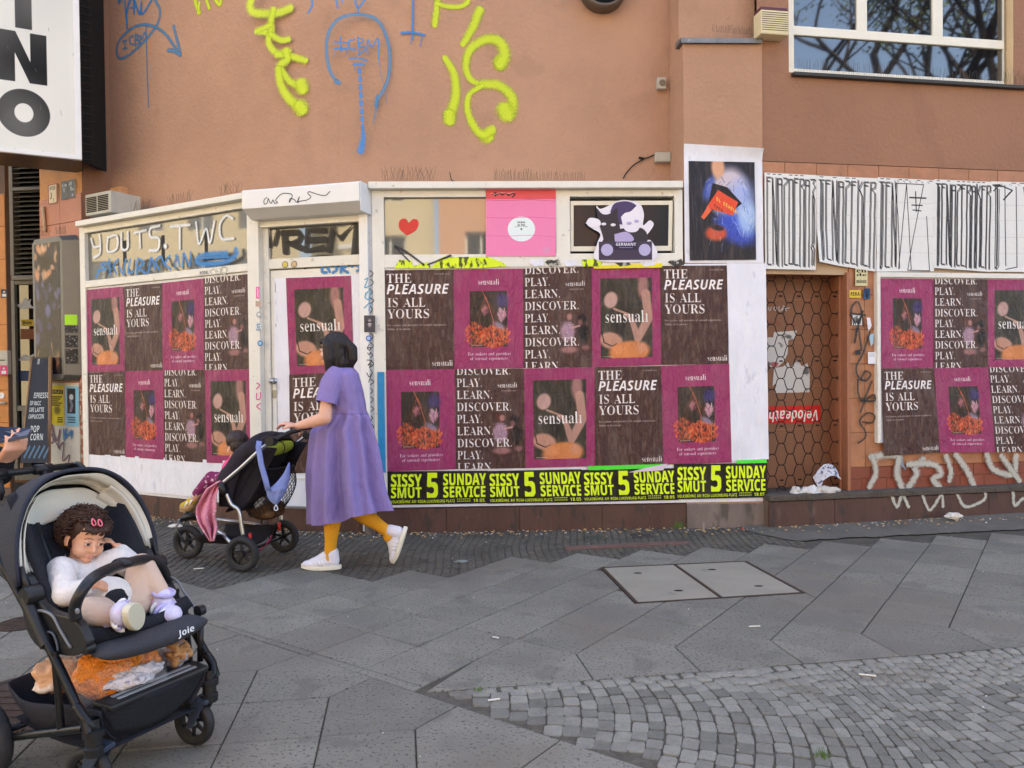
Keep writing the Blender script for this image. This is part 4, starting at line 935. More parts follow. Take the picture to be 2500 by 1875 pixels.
o['kind']='stuff'
# asphalt strip against the right part of the house, with a ragged edge
mb=MB()
NS=96
top=[FR.pt(t*.0625-.25, 0, .0)for t in range(NS+1)]
low=[Vector((2.0+3.5*k/NS, 6.08+.012*k/2+.05*ns(k*.17)+.03*ns(k*.9)+.45*max(0, 1-k/9)**2, 0))for k in range(NS+1)]
for k in range(NS):
 mb.add([(low[k].x, low[k].y, .0015), (low[k+1].x, low[k+1].y, .0015), (top[k+1].x, top[k+1].y, .012+k*.0007), (top[k].x, top[k].y, .012+k*.0007)], [(0, 1, 2, 3)])
o=mb.build('asphalt_strip', m_asph, pav)
# utility cover of two plates
uc=empty('utility_cover', (1.2, 5.0, 0), 'pair of grey concrete access plates in rusty steel frame set in the paving', 'utility cover')
cA=[(cov[0]+cov[1])/2, (cov[3]+cov[2])/2]
for q in([cov[0], cA[0], cA[1], cov[3]], [cA[0], cov[1], cov[2], cA[1]]):
 V, F=slab_mesh(q, .02, .002, .014)
 pl=mesh('cover_plate', [(x, y, z+.001)for x, y, z in V], F, m_cover, uc)
 cc=sum(q)/4
 for t in(-.27, .27):
  h=MB()
  ax=(q[3]+q[2])/2-(q[0]+q[1])/2
  p=cc+ax*t+(q[1]-q[0])*(.12 if t>0 else-.12)
  h.ell((p[0], p[1], .0015), (.030, .015, .003), None, 12, 6)
  h.build('lifting_hole', mat('hole_black', (14, 14, 14), .9), pl)
fr=MB()
for a, b in((cov[0], cov[1]), (cov[1], cov[2]), (cov[2], cov[3]), (cov[3], cov[0]), (cA[0], cA[1])):
 d=(b-a)/np.linalg.norm(b-a);n_=V2(-d[1], d[0])*.009
 fr.prism([(a[0]-n_[0], a[1]-n_[1], -.013), (b[0]-n_[0], b[1]-n_[1], -.013), (b[0]+n_[0], b[1]+n_[1], -.013), (a[0]+n_[0], a[1]+n_[1], -.013)], (0, 0, .0145))
fr.build('cover_frame', m_rust, uc)
# manhole covers on the left
def manhole(c, r, label):
 e=empty('manhole_cover', (c[0], c[1], 0), label, 'manhole cover')
 m=MB();m.lathe((c[0], c[1], -.012), (0, 0, 1), [(0, .018), (r*.86, .018), (r*.88, .014), (r*.92, .014), (r*.93, .019), (r, .019), (r, 0)], 40)
 m.build('rim', m_rust, e)
 m=MB()
 for k in range(-4, 5):
  h=math.sqrt(max(0, (r*.8)**2-(k*r*.18)**2))
  m.box(c[0]-h, c[0]+h, c[1]+k*r*.18-r*.04, c[1]+k*r*.18+r*.04, .0055, .0095)
 m.build('tread', m_rust, e)
g=PG(78, 1718);manhole(g, .36, 'large round iron manhole cover under the near stroller')
g=PG(55, 1523);manhole(g, .13, 'small round iron cover at the left edge behind the near stroller')
# small iron valve caps and red brick border by the wall
brk=MB()
for k in range(26):
 a=PG(1385+k*11.6, 1338-k*.55)
 brk.box(a.x-.019, a.x+.019, a.y-.05, a.y+.05, -.012, .0035)
o=brk.build('brick_border', m_brickp, pav);o['kind']='stuff'
for x, y, lab, c in((1452, 1312, 'greenish square valve cap in the paving by the wall', (70, 76, 66)), (1566, 1308, 'dark square valve cap beside the brick border', (66, 62, 60))):
 g=PG(x, y)
 m=MB();m.box(g.x-.085, g.x+.085, g.y-.06, g.y+.06, -.012, .005)
 o=m.build('valve_cap', mat('valve%d'%x, c, .7, .2, bump=(50, .4)), None, bevel=.003)
 tag(o, lab, 'valve cap')
 # ================================================================== SETTING: the house
def stucco(name, col):
 m=mat(name, col, .92, bump=(26, .55, 8), var=(.9, .09), speck=[(1.7, .60, tuple(int(v*.88)for v in col), .3), (60, .68, tuple(int(v*.7)for v in col), .5)])
 return m
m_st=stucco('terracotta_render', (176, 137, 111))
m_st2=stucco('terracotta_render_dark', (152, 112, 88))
m_cream=mat('cream_reveal', (226, 200, 160), .8, bump=(30, .2), var=(4, .06))
m_white=mat('white_frame', (222, 220, 210), .45, bump=(8, .06), var=(5, .05), speck=[(18, .66, (150, 140, 122), .5), (70, .70, (120, 110, 96), .35)])
m_pvc=mat('window_white', (228, 224, 208), .4, var=(3, .03), speck=(22, .70, (170, 160, 140), .3))
m_alu=mat('white_aluminium', (226, 226, 224), .38, var=(4, .03), speck=(30, .70, (168, 164, 156), .3))
m_plinth=mat('plinth_granite', (84, 58, 50), .55, bump=(40, .3), var=(3, .25), stretch=(1, 1, .35), speck=[(9, .58, (58, 50, 46), .8), (60, .70, (150, 130, 118), .5), (5, .66, (128, 118, 110), .4)])
m_plinth2=mat('plinth_granite_grey', (116, 104, 96), .65, bump=(40, .4), var=(4, .3), stretch=(1, 1, .35), speck=[(7, .56, (76, 68, 62), .8), (16, .66, (178, 172, 164), .5)])
m_tileO=mat('orange_tile', (170, 116, 82), .42, bump=(14, .12), var=(9, .14), rand=.05, speck=(6, .62, (150, 92, 62), .5))
m_tileB=mat('brick_red_tile', (136, 72, 54), .4, bump=(10, .1), var=(5, .15), rand=.07, speck=(8, .62, (84, 56, 46), .5))
m_tileP=mat('pink_tile', (178, 120, 98), .5, bump=(20, .12), var=(4, .08), rand=.03)
m_grout=mat('pale_grout', (190, 165, 138), .9)
m_groutd=mat('dark_grout', (110, 92, 80), .9)
m_brown=mat('brown_door_paint', (134, 92, 66), .5, bump=(22, .12), var=(2, .08), speck=(30, .70, (100, 66, 48), .4))
m_jamb=mat('brown_jamb_paint', (158, 104, 76), .55, bump=(22, .12), var=(3, .08))
m_zinc=mat('zinc_sheet', (120, 122, 124), .5, .6, var=(9, .2), speck=(26, .64, (186, 184, 178), .6))
m_black=mat('black_metal', (22, 22, 24), .5, .3)
m_dark=mat('dark_void', (12, 12, 13), .9)
m_iron=mat('black_iron_wire', (30, 26, 24), .55, .5, var=(20, .2))
m_grey=mat('grey_plastic', (176, 172, 158), .5, var=(8, .06), speck=(30, .68, (110, 104, 92), .5))
m_ledge=mat('ledge_dirt', (86, 78, 70), .95, bump=(50, .8), var=(10, .3))
def glass(name, tint=(26, 28, 30), ior=1.9):
 return mat(name, tint, .03, spec=.9, ior=ior, bump=(1.4, .012, 1))
m_glass=glass('shop_glass', (104, 104, 98), 1.75)  # pale grey base colour paints a haze over the reflections
m_glass2=glass('dark_glass', (26, 29, 34), 1.7)
m_glassW=glass('upper_glass', (16, 19, 24), 1.9)
def poly_off(fs, off):
 "corner points of the plan line offset from the shop front"
 out=[]
 for a, b in zip(fs[:-1], fs[1:]):
  A=np.array([[a.t.x, -b.t.x], [a.t.y, -b.t.y]])
  pa, pb=a.P+a.n*off, b.P+b.n*off
  k=np.linalg.solve(A, [pb.x-pa.x, pb.y-pa.y])
  out.append(pa+a.t*k[0])
 return out
house=empty('corner_house', (0, 7.5, 0), 'terracotta rendered corner house with graffiti above a postered shopfront', 'building')
# ---- upper wall, set back behind the shop front, bending round the corner
OFFU=-.52
c1, c2=poly_off([FA, FD, FM], OFFU)
fau, fmu=FA, FM
u0=FA.px(272, 463, OFFU)[0]
pL=FA.pt(u0, 0, OFFU)
uR=FM.px(1637, 300, OFFU)[0]
pR=FM.pt(uR+.3, 0, OFFU)
path=[pL]
def arc(p, a, b, r=.55, n=8):
 return[p+(a-p).normalized()*r*(1-t)**2*1+(b-p).normalized()*r*t**2 for t in[i/n for i in range(n+1)]]
path+=arc(c1, pL, c2)+arc(c2, c1, pR)+[pR]
ZU0, ZU1=2.45, 14.0
mb=MB()
for a, b in zip(path[:-1], path[1:]):
 mb.add([(a.x, a.y, ZU0), (b.x, b.y, ZU0), (b.x, b.y, ZU1), (a.x, a.y, ZU1)], [(0, 1, 2, 3)])
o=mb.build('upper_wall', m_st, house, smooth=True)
# the building body: keeps the sun off the pavement
mb=MB()
mb.add([(pR.x, pR.y, 0), (12, 8.9, 0), (12, 30, 0), (-9, 30, 0), (-9, 12.5, 0), (pL.x-.1, pL.y+.35, 0), (pR.x, pR.y, 17), (12, 8.9, 17), (12, 30, 17), (-9, 30, 17), (-9, 12.5, 17), (pL.x-.1, pL.y+.35, 17)], [(1, 2, 8, 7), (2, 3, 9, 8), (3, 4, 10, 9), (4, 5, 11, 10), (6, 7, 8, 9, 10, 11)])
mb.build('back_walls', m_st2, house)
mb=MB()
nP=len(path)
up=[(p.x, p.y, ZU1)for p in path]+[(p.x, p.y+.02, 17)for p in path]
mb.add(up, [(i, i+1, nP+i+1, nP+i)for i in range(nP-1)])
mb.build('attic_wall', m_st2, house)
# ---- left: the wall turns back to a pier
OFFL=-.18
Lf=FA
pc_u=Lf.px(200, 460, OFFL)[0]
pc=Lf.pt(pc_u, 0, OFFL)
pier_l=Lf.pt(Lf.px(97, 460, OFFL)[0], 0, OFFL)
mb=MB()
mb.add([(pc.x, pc.y, 0), (pL.x, pL.y, 0), (pL.x, pL.y, 14), (pc.x, pc.y, 14)], [(0, 1, 2, 3)])
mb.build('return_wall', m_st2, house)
m_pier=stucco('orange_render', (205, 152, 106))
mb=MB()
back=Vector((-.9, 1.6, 0)).normalized()*1.0
zt=Lf.px(150, 480, OFFL)[1]
mb.add([(pier_l.x, pier_l.y, zt), (pc.x, pc.y, zt), (pc.x, pc.y, 6), (pier_l.x, pier_l.y, 6), (pier_l.x+back.x, pier_l.y+back.y, zt), (pier_l.x+back.x, pier_l.y+back.y, 6)], [(0, 1, 2, 3), (4, 0, 3, 5)])
mb.build('pier_upper', m_pier, house)
mb=MB()
mb.add([(pier_l.x, pier_l.y, 0), (pc.x, pc.y, 0), (pc.x, pc.y, zt), (pier_l.x, pier_l.y, zt), (pier_l.x+back.x, pier_l.y+back.y, 0), (pier_l.x+back.x, pier_l.y+back.y, zt)], [(0, 1, 2, 3), (4, 0, 3, 5)])
pierw=mb.build('pier_wall', m_groutd, house)
def pieces(name, f, rects, off0, off1, m, parent, gap=.002, bev=.003):
 "alike flat pieces on a facade plane, sharing one mesh"
 w0=max(.01, sum(abs(r[1]-r[0])for r in rects)/len(rects));h0=max(.01, sum(abs(r[3]-r[2])for r in rects)/len(rects))
 t=MB()
 t.box(-.5, .5, -.5, .5, -.5, .5)
 bm=bmesh.new()
 me=bpy.data.meshes.new(name)
 me.from_pydata([tuple(v)for v in t.V], [], t.F)
 bm.from_mesh(me)
 for v in bm.verts:v.co=Vector((v.co.x*w0, v.co.y*(off1-off0), v.co.z*h0))
 bmesh.ops.bevel(bm, geom=[e for e in bm.edges], offset=bev, segments=1, affect='EDGES')
 for v in bm.verts:v.co=Vector((v.co.x/w0, v.co.y/(off1-off0), v.co.z/h0))
 bmesh.ops.recalc_face_normals(bm, faces=bm.faces)
 bm.to_mesh(me);bm.free()
 me.materials.append(m)
 out=[]
 for(u0, u1, z0, z1)in rects:
  o=bpy.data.objects.new(name, me)
  COL.objects.link(o)
  o.parent=parent
  o.matrix_parent_inverse=wm(parent).inverted()
  M=Matrix((f.t, -f.n, Vector((0, 0, 1)))).transposed().to_4x4()
  M=Matrix.Translation(f.pt((u0+u1)/2, (z0+z1)/2, (off0+off1)/2))@M@Matrix.Diagonal((abs(u1-u0)-gap*2, off1-off0, abs(z1-z0)-gap*2, 1))
  o.matrix_basis=M
  out.append(o)
 return out
 # pink tiles of the pier (below the plates)
ul, ur=Lf.px(97, 460, OFFL)[0], pc_u
rc=[]
zz=zt
k=0
while zz>1.35:
 h=.30
 rc+=[(ul+.002, (ul+ur)/2, zz-h, zz), ((ul+ur)/2, ur-.002, zz-h, zz)]
 zz-=h
pieces('tile', Lf, rc, OFFL+.002, OFFL+.012, m_tileP, pierw)
# ---- pilaster with its metal flashing
PO=-.003
pil_u0, pil_u1=FM.px(1669, 300, PO)[0], FM.px(1862, 300, PO)[0]
zf=FM.px(1700, 100, PO)[1]
mb=MB().fbox(FM, pil_u0, pil_u1, 0, zf-.02, -.52, PO)
pil=mb.build('pilaster', m_st, house, bevel=.004)
OT=-.17
pt0, pt1=FM.px(1657, 40, OT)[0], FM.px(1843, 40, OT)[0]
MB().fbox(FM, pt0, pt1, zf-.02, 14, -.52, OT).build('pilaster_upper', m_st, house, bevel=.004)
fl=MB()
a0, a1=FM.px(1660, 90, PO)[0], FM.px(1861, 100, PO+.03)[0]
z1=zf+.055
prof=[(OT+.004, z1), (PO+.035, zf+.012), (PO+.035, zf-.03), (PO+.028, zf-.03), (PO+.028, zf-.004), (OT+.004, zf-.004)]
fl.prism([FM.pt(a0, z, o_)for o_, z in prof], FM.t*(a1-a0))
fl.build('flashing', m_zinc, house)
# ---- right wall (recedes), with the doorway and window openings
def wall_with_holes(name, f, u0, u1, z0, z1, holes, off, m, parent, reveal=.3, revmat=None):
 us=sorted(set([u0, u1]+[h[0]for h in holes]+[h[1]for h in holes]))
 zs=sorted(set([z0, z1]+[h[2]for h in holes]+[h[3]for h in holes]))
 b=MB()
 for a, c in zip(us[:-1], us[1:]):
  for d, e in zip(zs[:-1], zs[1:]):
   if any(h[0]<=(a+c)/2<=h[1]and h[2]<=(d+e)/2<=h[3]for h in holes):continue
   b.add([f.pt(a, d, off), f.pt(c, d, off), f.pt(c, e, off), f.pt(a, e, off)], [(0, 1, 2, 3)])
 o=b.build(name, m, parent)
 for h in holes:
  r=MB()
  p=[(h[0], h[2]), (h[1], h[2]), (h[1], h[3]), (h[0], h[3])]
  for i in range(4):
   q0, q1=p[i], p[(i+1)%4]
   r.add([f.pt(*q0, off), f.pt(*q1, off), f.pt(*q1, off-reveal), f.pt(*q0, off-reveal)], [(0, 1, 2, 3)])
  r.build('reveal', revmat or m, o)
 return o
RO=-.02
ruL=FR.px(1862, 300, RO)[0]
wu0, wz0=FR.px(1926, 176, RO)
wu1=FR.px(2474, 200, RO)[0]
wz1=wz0+1.35
zb=FR.px(1900, 394, RO)[1]
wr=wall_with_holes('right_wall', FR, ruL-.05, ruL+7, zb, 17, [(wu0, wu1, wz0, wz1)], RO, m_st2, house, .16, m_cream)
# upper right window: one wide light below, three above
win=MB()
WO=RO-.07
def wp(x, y):return FR.px(x, y, WO)
gx0, gx1=wp(1939, 170)[0], wp(2451, 190)[0]
zS=wp(1939, 172)[1]+.02
zM0, zM1=wp(1939, 84)[1], wp(1939, 62)[1]
fw=.075
window=win
win.fbox(FR, wu0+.03, gx0, wz0, wz1, WO-.06, WO)
win.fbox(FR, gx1, wu1-.03, wz0, wz1, WO-.06, WO)
win.fbox(FR, gx0, gx1, wz0, zS, WO-.06, WO-.002)
win.fbox(FR, gx0, gx1, zM0, zM1, WO-.06, WO-.002)
win.fbox(FR, gx0, gx1, wz1-.07, wz1, WO-.06, WO-.002)
for x0, x1 in((2093, 2118), (2278, 2303)):
 win.fbox(FR, wp(x0, 60)[0], wp(x1, 60)[0], zM1, wz1-.07, WO-.06, WO-.004)
wo=win.build('window', m_pvc, house, bevel=.004)
mb=MB().fbox(FR, gx0-.01, gx1+.01, zS-.01, zM0+.01, WO-.03, WO-.022)
mb.build('pane', m_glassW, wo)
for x0, x1 in((1939, 2093), (2118, 2278), (2303, 2451)):
 MB().fbox(FR, wp(x0, 60)[0]-.01, wp(x1, 60)[0]+.01, zM1-.01, wz1-.06, WO-.03, WO-.022).build('pane', m_glassW, wo)
s_u0, s_z=FR.px(1939, 174, RO+.05)
MB().fbox(FR, s_u0, FR.px(2560, 200, RO+.05)[0], s_z-.03, s_z+.002, RO-.12, RO+.05).build('sill', mat('dark_sill', (62, 60, 58), .5, .3), wo, bevel=.004)
# tile band and lower right wall
du0, du1=FR.px(1866, 900, 0)[0], FR.px(2072, 900, 0)[0]
dz1=FR.px(1900, 668, 0)[1]
lz=FR.px(1900, 1207, 0)[1]
lw=wall_with_holes('lower_wall', FR, ruL-.05, ruL+7, 0, zb-.002, [(du0, du1, lz, dz1)], RO-.012, m_grout, house, .46, m_jamb)
tw=.305
ub=FR.px(2071, 900, 0)[0]
rc=[]
u=ruL-.1
while u<ruL+6.5:
 rc.append((u, u+tw, zb-.26, zb-.004))
 u+=tw
band=pieces('tile', FR, rc, RO-.012, RO+.004, m_tileO, lw)
z_t0=FR.px(2100, 1141, 0)[1]
rc=[]
z=z_t0
zrow=[]
while z<zb-.3:
 zrow.append(z);z+=.31
for z in zrow:
 u=ub+.02
 for kk, wd in enumerate([.155, .30, .30, .30, .30, .30, .30, .30, .30, .30]):
  if u>ruL+5:break
  top=min(z+.31, zb-.262)
  if 1<=kk<=8 and z>z_t0+.35 and u>FR.px(2160, 900, 0)[0]:
   u+=wd;continue
  rc.append((u, u+wd, z, top))
  u+=wd
pieces('tile', FR, rc, RO-.012, RO+.004, m_tileO, lw)
z_b0=FR.px(2100, 1198, 0)[1]
rc=[]
for r_, (za, zc)in enumerate(((z_b0+.5*(z_t0-z_b0), z_t0), (z_b0, z_b0+.5*(z_t0-z_b0)))):
 u=ub+.02-(.13 if r_ else 0)
 while u<ruL+5:
  wd=.21 if r_==0 else.25
  rc.append((max(u, ub+.02), u+wd, za, zc))
  u+=wd
pieces('tile', FR, rc, RO-.012, RO+.006, m_tileB, lw)
# jamb post of the doorway
MB().fbox(FR, ub-.012, ub+.018, lz, dz1+.02, -.45, .004).build('door_post', m_jamb, house, bevel=.002)
# ledge and plinth of the right wall
zl=FR.px(1900, 1210, .12)[1]
MB().fbox(FR, du0-.02, ruL+7, zl-.05, zl, -.5, .125).build('ledge', m_ledge, house, bevel=.004)
pr=MB()
pu=[du0-.02]
for k in range(12):pu.append(pu[-1]+.62+.1*(k%3))
prl=pr.fbox(FR, du0-.02, ruL+7, -.05, zl-.052, -.4, .085).build('plinth', m_groutd, house)
rc=[(a, b, -.04, zl-.055)for a, b in zip(pu[:-1], pu[1:])]
pieces('panel', FR, rc, .085, .108, m_plinth, prl, gap=.0012)
# brown door behind the folding grille
dm=MB().fbox(FR, du0-.02, du1+.02, lz-.02, dz1+.05, -.34, -.30)
door=dm.build('recessed_door', m_brown, house)
for z in(.62, 1.02, 1.42, 1.82):
 MB().fbox(FR, du0, du1, z+.2, z+.206, -.3, -.2985).build('panel_joint', m_jamb, door)
 # expanding grille: every bent wire is a part
gr=empty('roller_grille', FR.pt((du0+du1)/2, lz, -.12), 'black wire roller grille with curved mesh closing the brown doorway', 'grille')
gw=du1-du0
rows=20
pitch=(dz1-lz)/rows
cellw=gw/4.6
for r_ in range(rows+1):
 w_=MB()
 pts=[]
 n=64
 for i in range(n+1):
  u=du0+gw*i/n
  ph=(u-du0)/cellw+(.5 if r_%2 else 0)
  t=ph%1.0
  # flat crest, steep flanks, small hook where neighbours touch
  y=.5*pitch*(math.tanh(3.2*math.sin(2*math.pi*t))*.82+.18*math.sin(2*math.pi*t))
  pts.append(FR.pt(u, min(max(lz+.004, lz+r_*pitch+y), dz1), -.12+.004*(r_%2)))
 w_.tube(pts, .0042, 6)
 w_.build('bent_wire', m_iron, gr, smooth=True)
for r_ in(1, 6, 12, 18):
 k=MB()
 for i in range(5):
  u=du0+cellw*(i+.25)
  if u<du1:k.cap(FR.pt(u-.012, lz+r_*pitch+.01, -.11), .007, FR.pt(u+.012, lz+r_*pitch+.01, -.11), .007, 8)
 k.build('clip', m_iron, gr)
MB().fbox(FR, du1-.03, du1-.005, lz, dz1, -.15, -.09).build('guide_rail', m_jamb, gr, bevel=.002)
# ================================================================== shop front
shop=empty('shopfront', (-1, 6.9, 0), 'white framed shopfront bay covered in posters around the corner door', 'shopfront')
# --- left panel (A)
uA0, uA1=FA.px(205, 900)[0], FA.px(622, 900)[0]-.0
zcapA=FA.px(590, 470, .09)[1]
zcapA2=zcapA-.055
capA=MB().fbox(FA, FA.px(183, 545, .09)[0], uA1+.05, zcapA2, zcapA, -.5, .09)
capA.build('cap_rail', m_white, shop, bevel=.004)
gA0=FA.px(210, 570);gA1=FA.px(622, 647)
gtop=FA.px(400, 540)[1]
gbot=FA.px(400, 666)[1]
uP=FA.px(612, 700)[0]
fr=MB()
fr.fbox(FA, FA.px(198, 600)[0], gA0[0], 0.25, zcapA2, -.1, .02)
fr.fbox(FA, gA0[0], uP, gtop, zcapA2-.002, -.1, .018)
fr.fbox(FA, gA0[0], uP, gbot-.07, gbot, -.1, .018)
fA=fr.build('frame', m_white, shop, bevel=.004)
MB().fbox(FA, gA0[0]-.01, uP+.01, gbot-.01, gtop+.01, -.03, -.022).build('pane', m_glass, fA)
m_strip=mat('black_tape', (26, 26, 28), .6, bump=(60, .5))
for x, y0, y1 in((304, 588, 640), (398, 575, 640), (503, 557, 628), (617, 547, 606)):
 a=FA.px(x-4, y0, -.02);b=FA.px(x+4, y1, -.02)
 MB().fbox(FA, a[0], b[0], b[1], a[1], -.022, -.018).build('tape_strip', m_strip, fA)
zbA=FA.px(350, 1208)[1]
MB().fbox(FA, gA0[0], uP, zbA, gbot-.072, -.1, -.004).build('board', mat('whitewashed_board', (224, 226, 232), .7, bump=(16, .5, 6), var=(5, .05), speck=[(9, .62, (178, 180, 190), .5), (40, .68, (120, 112, 108), .4)]), shop)
m_paper=mat('white_bill_paper', (226, 228, 236), .65, bump=(18, .7, 6), var=(6, .06), stretch=(1, 1, .4), speck=[(12, .64, (186, 188, 200), .5)])
# plinth A, D, M with joints
ug=FA.px(198, 1200)[0]
pA=MB().fbox(FA, ug, uP+.1, -.03, zbA-.004, -.2, -.02).build('plinth', m_groutd, shop)
pieces('panel', FA, [(ug+.62*k, min(ug+.62*(k+1), uP+.08), -.03, zbA-.008)for k in range(5)if ug+.62*k<uP+.05], -.02, .004, m_plinth, pA, gap=.001)
# --- corner post between A and D
uD0=FD.px(640, 900)[0];uDl=FD.px(622, 900)[0]
uD1=FD.px(902, 900)[0]
po=MB()
po.fbox(FD, uDl-.04, uD0, .12, FD.px(640, 520)[1], -.12, .03)
post1=po.build('corner_post', m_white, shop, bevel=.005)
# right door post
ur0=FD.px(884, 900)[0]
ur1=FD.px(905, 900)[0]
MB().fbox(FD, ur0, ur1, .02, FD.px(890, 505)[1], -.12, .03).build('corner_post', m_alu, shop, bevel=.005)
# D: door frame, transom, door leaf
DR=-.06
zDt=FD.px(760, 543, DR)[1]
zDb=FD.px(760, 628, DR)[1]
d0, d1=uD0, ur0
fr=MB()
dl=FD.px(661, 800, DR)[0]
fr.fbox(FD, d0, dl, .1, zDt+.1, -.14, DR+.02)
fr.fbox(FD, dl, d1, zDt, zDt+.12, -.14, DR+.02)
fr.fbox(FD, dl, d1, zDb-.09, zDb, -.14, DR+.02)
df=fr.build('door_frame', m_white, shop, bevel=.004)
MB().fbox(FD, dl-.01, d1+.01, zDb-.01, zDt+.01, DR-.02, DR-.012).build('pane', m_glass, df)
leaf=MB()
zL1=zDb-.10
zL0=FD.px(760, 1236, DR)[1]
leaf.fbox(FD, dl+.006, d1-.004, zL0, zL1, -.13, DR)
lf=leaf.build('door', m_white, shop, bevel=.004)
MB().fbox(FD, dl+.05, dl+.058, zL0+.1, zL1-.1, DR, DR+.004).build('groove', mat('seam_grey', (150, 146, 134), .7), lf)
kn=MB();kc=FD.w(670, 930, DR+.05)
kn.lathe(FD.w(670, 930, DR), FD.n, [(0, .0), (.028, .0), (.028, .006), (.010, .008), (.010, .03), (.022, .038), (.026, .052), (.018, .064), (0, .068)], 20)
kn.build('knob', mat('brushed_steel', (180, 180, 180), .3, .9), lf, smooth=True)
lk=FD.w(670, 960, DR)
MB().fbox(FD, FD.px(666, 955, DR)[0], FD.px(675, 972, DR)[0], FD.px(666, 972, DR)[1], FD.px(675, 952, DR)[1], DR, DR+.006).build('lock_plate', mat('worn_steel', (150, 148, 140), .4, .8), lf, bevel=.002)
for z in(.44, ):
 MB().fbox(FD, dl+.03, d1-.03, z, z+.02, DR, DR+.012).build('kick_rail', m_white, lf, bevel=.002)
MB().fbox(FD, d0-.02, d1+.02, -.03, zL0-.006, -.2, -.03).build('doorstep', m_plinth, shop, bevel=.004)
MB().fbox(FD, dl, d1, zL0-.02, zL0-.002, -.13, -.02).build('threshold', m_zinc, shop, bevel=.002)
MB().fbox(FD, FD.px(896, 1230, .03)[0]-.02, FD.px(905, 1230, .03)[0]+.02, -.03, .17, -.03, .045).build('post_foot', m_plinth2, shop, bevel=.003)
# roller shutter box over the door
hb=MB()
hu0, hu1=FD.px(590, 480, .22)[0], FD.px(876, 445, .22)[0]
hz1=FD.px(760, 450, .22)[1]
hz2=FD.px(760, 498, .22)[1]
hz3=FD.px(760, 527, .08)[1]
prof=[(-.5, hz1), (.2, hz1), (.22, hz1-.015), (.22, hz2), (.09, hz3), (.0, hz3), (-.5, hz3)]
hb.prism([FD.pt(hu0, z, o_)for o_, z in prof], FD.t*(hu1-hu0))
hbo=hb.build('shutter_box', m_alu, shop, bevel=.003)
MB().fbox(FD, hu1+.001, hu1+.008, hz3-.01, hz1+.004, -.3, .205).build('end_cap', m_alu, hbo, bevel=.002)
MB().fbox(FD, d0, d1, hz3-.055, hz3-.001, -.06, -.0).build('shutter_bar', m_white, hbo, bevel=.003)
# --- main panel (M)
mu0=FM.px(914, 900)[0];mu1=FM.px(1668, 900)[0]
zcm=FM.px(1300, 442, .09)[1]
MB().fbox(FM, FM.px(899, 450, .09)[0], FM.px(1668, 450, .09)[0], zcm-.058, zcm, -.5, .09).build('cap_rail', m_white, shop, bevel=.004)
zg1, zg0=FM.px(1060, 482)[1], FM.px(1060, 622)[1]
ug0, ug1=FM.px(938, 550)[0], FM.px(1357, 550)[0]
h0, h1=FM.px(1391, 540)[0], FM.px(1646, 540)[0]
zh0, zh1=FM.px(1500, 612)[1], FM.px(1500, 478)[1]
fr=MB()
fr.fbox(FM, mu0, ug0, .2, zcm-.06, -.14, .02)
fr.fbox(FM, ug0, mu1, zg1, zcm-.06, -.12, .018)
fr.fbox(FM, ug0, mu1, zg0-.11, zg0, -.12, .018)
fr.fbox(FM, ug1, h0, zg0, zg1, -.12, .0165)
fr.fbox(FM, h1, mu1, zg0, zg1, -.12, .0165)
fM=fr.build('frame', m_white, shop, bevel=.004)
MB().fbox(FM, ug0-.01, ug1+.01, zg0-.01, zg1+.01, -.03, -.022).build('pane', m_glass, fM)
# side cheek between door post and main panel (bluish grey)
MB().fbox(FM, FM.px(904, 900, .012)[0], mu0+.001, .15, zcm-.06, -.14, .012).build('side_cheek', mat('grey_blue_paint', (178, 182, 188), .5, bump=(12, .2), var=(4, .05), speck=(20, .64, (120, 120, 118), .5)), shop, bevel=.003)
# tilted hopper window
hw=MB()
HO=-.02
def hpt(u, z):
 return FM.pt(u, z, HO+.05*(z-zh0)/(zh1-zh0)-.02)
def hbar(b, u0, u1, z0, z1, t=.03):
 c=[hpt(u0, z0), hpt(u1, z0), hpt(u1, z0)-FM.n*t, hpt(u0, z0)-FM.n*t, hpt(u0, z1), hpt(u1, z1), hpt(u1, z1)-FM.n*t, hpt(u0, z1)-FM.n*t]
 b.box8(c)
zq=zh1-.045
hbar(hw, h0+.008, h0+.035, zh0+.004, zq)
hbar(hw, h1-.045, h1-.012, zh0+.004, zq)
hbar(hw, h0+.035, h1-.045, zh0+.004, zh0+.045)
hbar(hw, h0+.035, h1-.045, zq-.035, zq)
ho=hw.build('hopper_window', m_pvc, shop, bevel=.003)
b=MB();hbar(b, h0+.03, h1-.04, zh0+.04, zq-.03, .008)
for i, v in enumerate(b.V):b.V[i]=v-FM.n*.012
b.build('pane', mat('hopper_glass', (34, 44, 54), .12, spec=.3), ho)
MB().fbox(FM, h0, h1, zh0-.002, zh1+.002, -.16, -.15).build('back_void', m_dark, shop)
# board and plinth M
zbm=FM.px(1300, 1236)[1]
bu1=FM.px(1867, 900)[0]
MB().fbox(FM, mu0+.02, mu1+.0, zbm+.01, zg0-.108, -.1, .0).build('board', m_paper, shop)
uu=FM.px(905, 1270)[0]
pM=MB().fbox(FM, uu, bu1-.004, -.05, zbm, -.2, -.03).build('plinth', m_groutd, shop)
us=[FM.px(x, 1270)[0]for x in(905, 1090, 1268, 1470, 1676)]+[bu1-.006]
pieces('panel', FM, [(a, b, -.04, zbm-.003)for a, b in zip(us[:-2], us[1:-1])], -.03, -.004, m_plinth, pM, gap=.001)
pieces('panel', FM, [(us[-2], us[-1], -.04, zbm-.003)], -.03, .016, m_plinth2, pM, gap=.001)
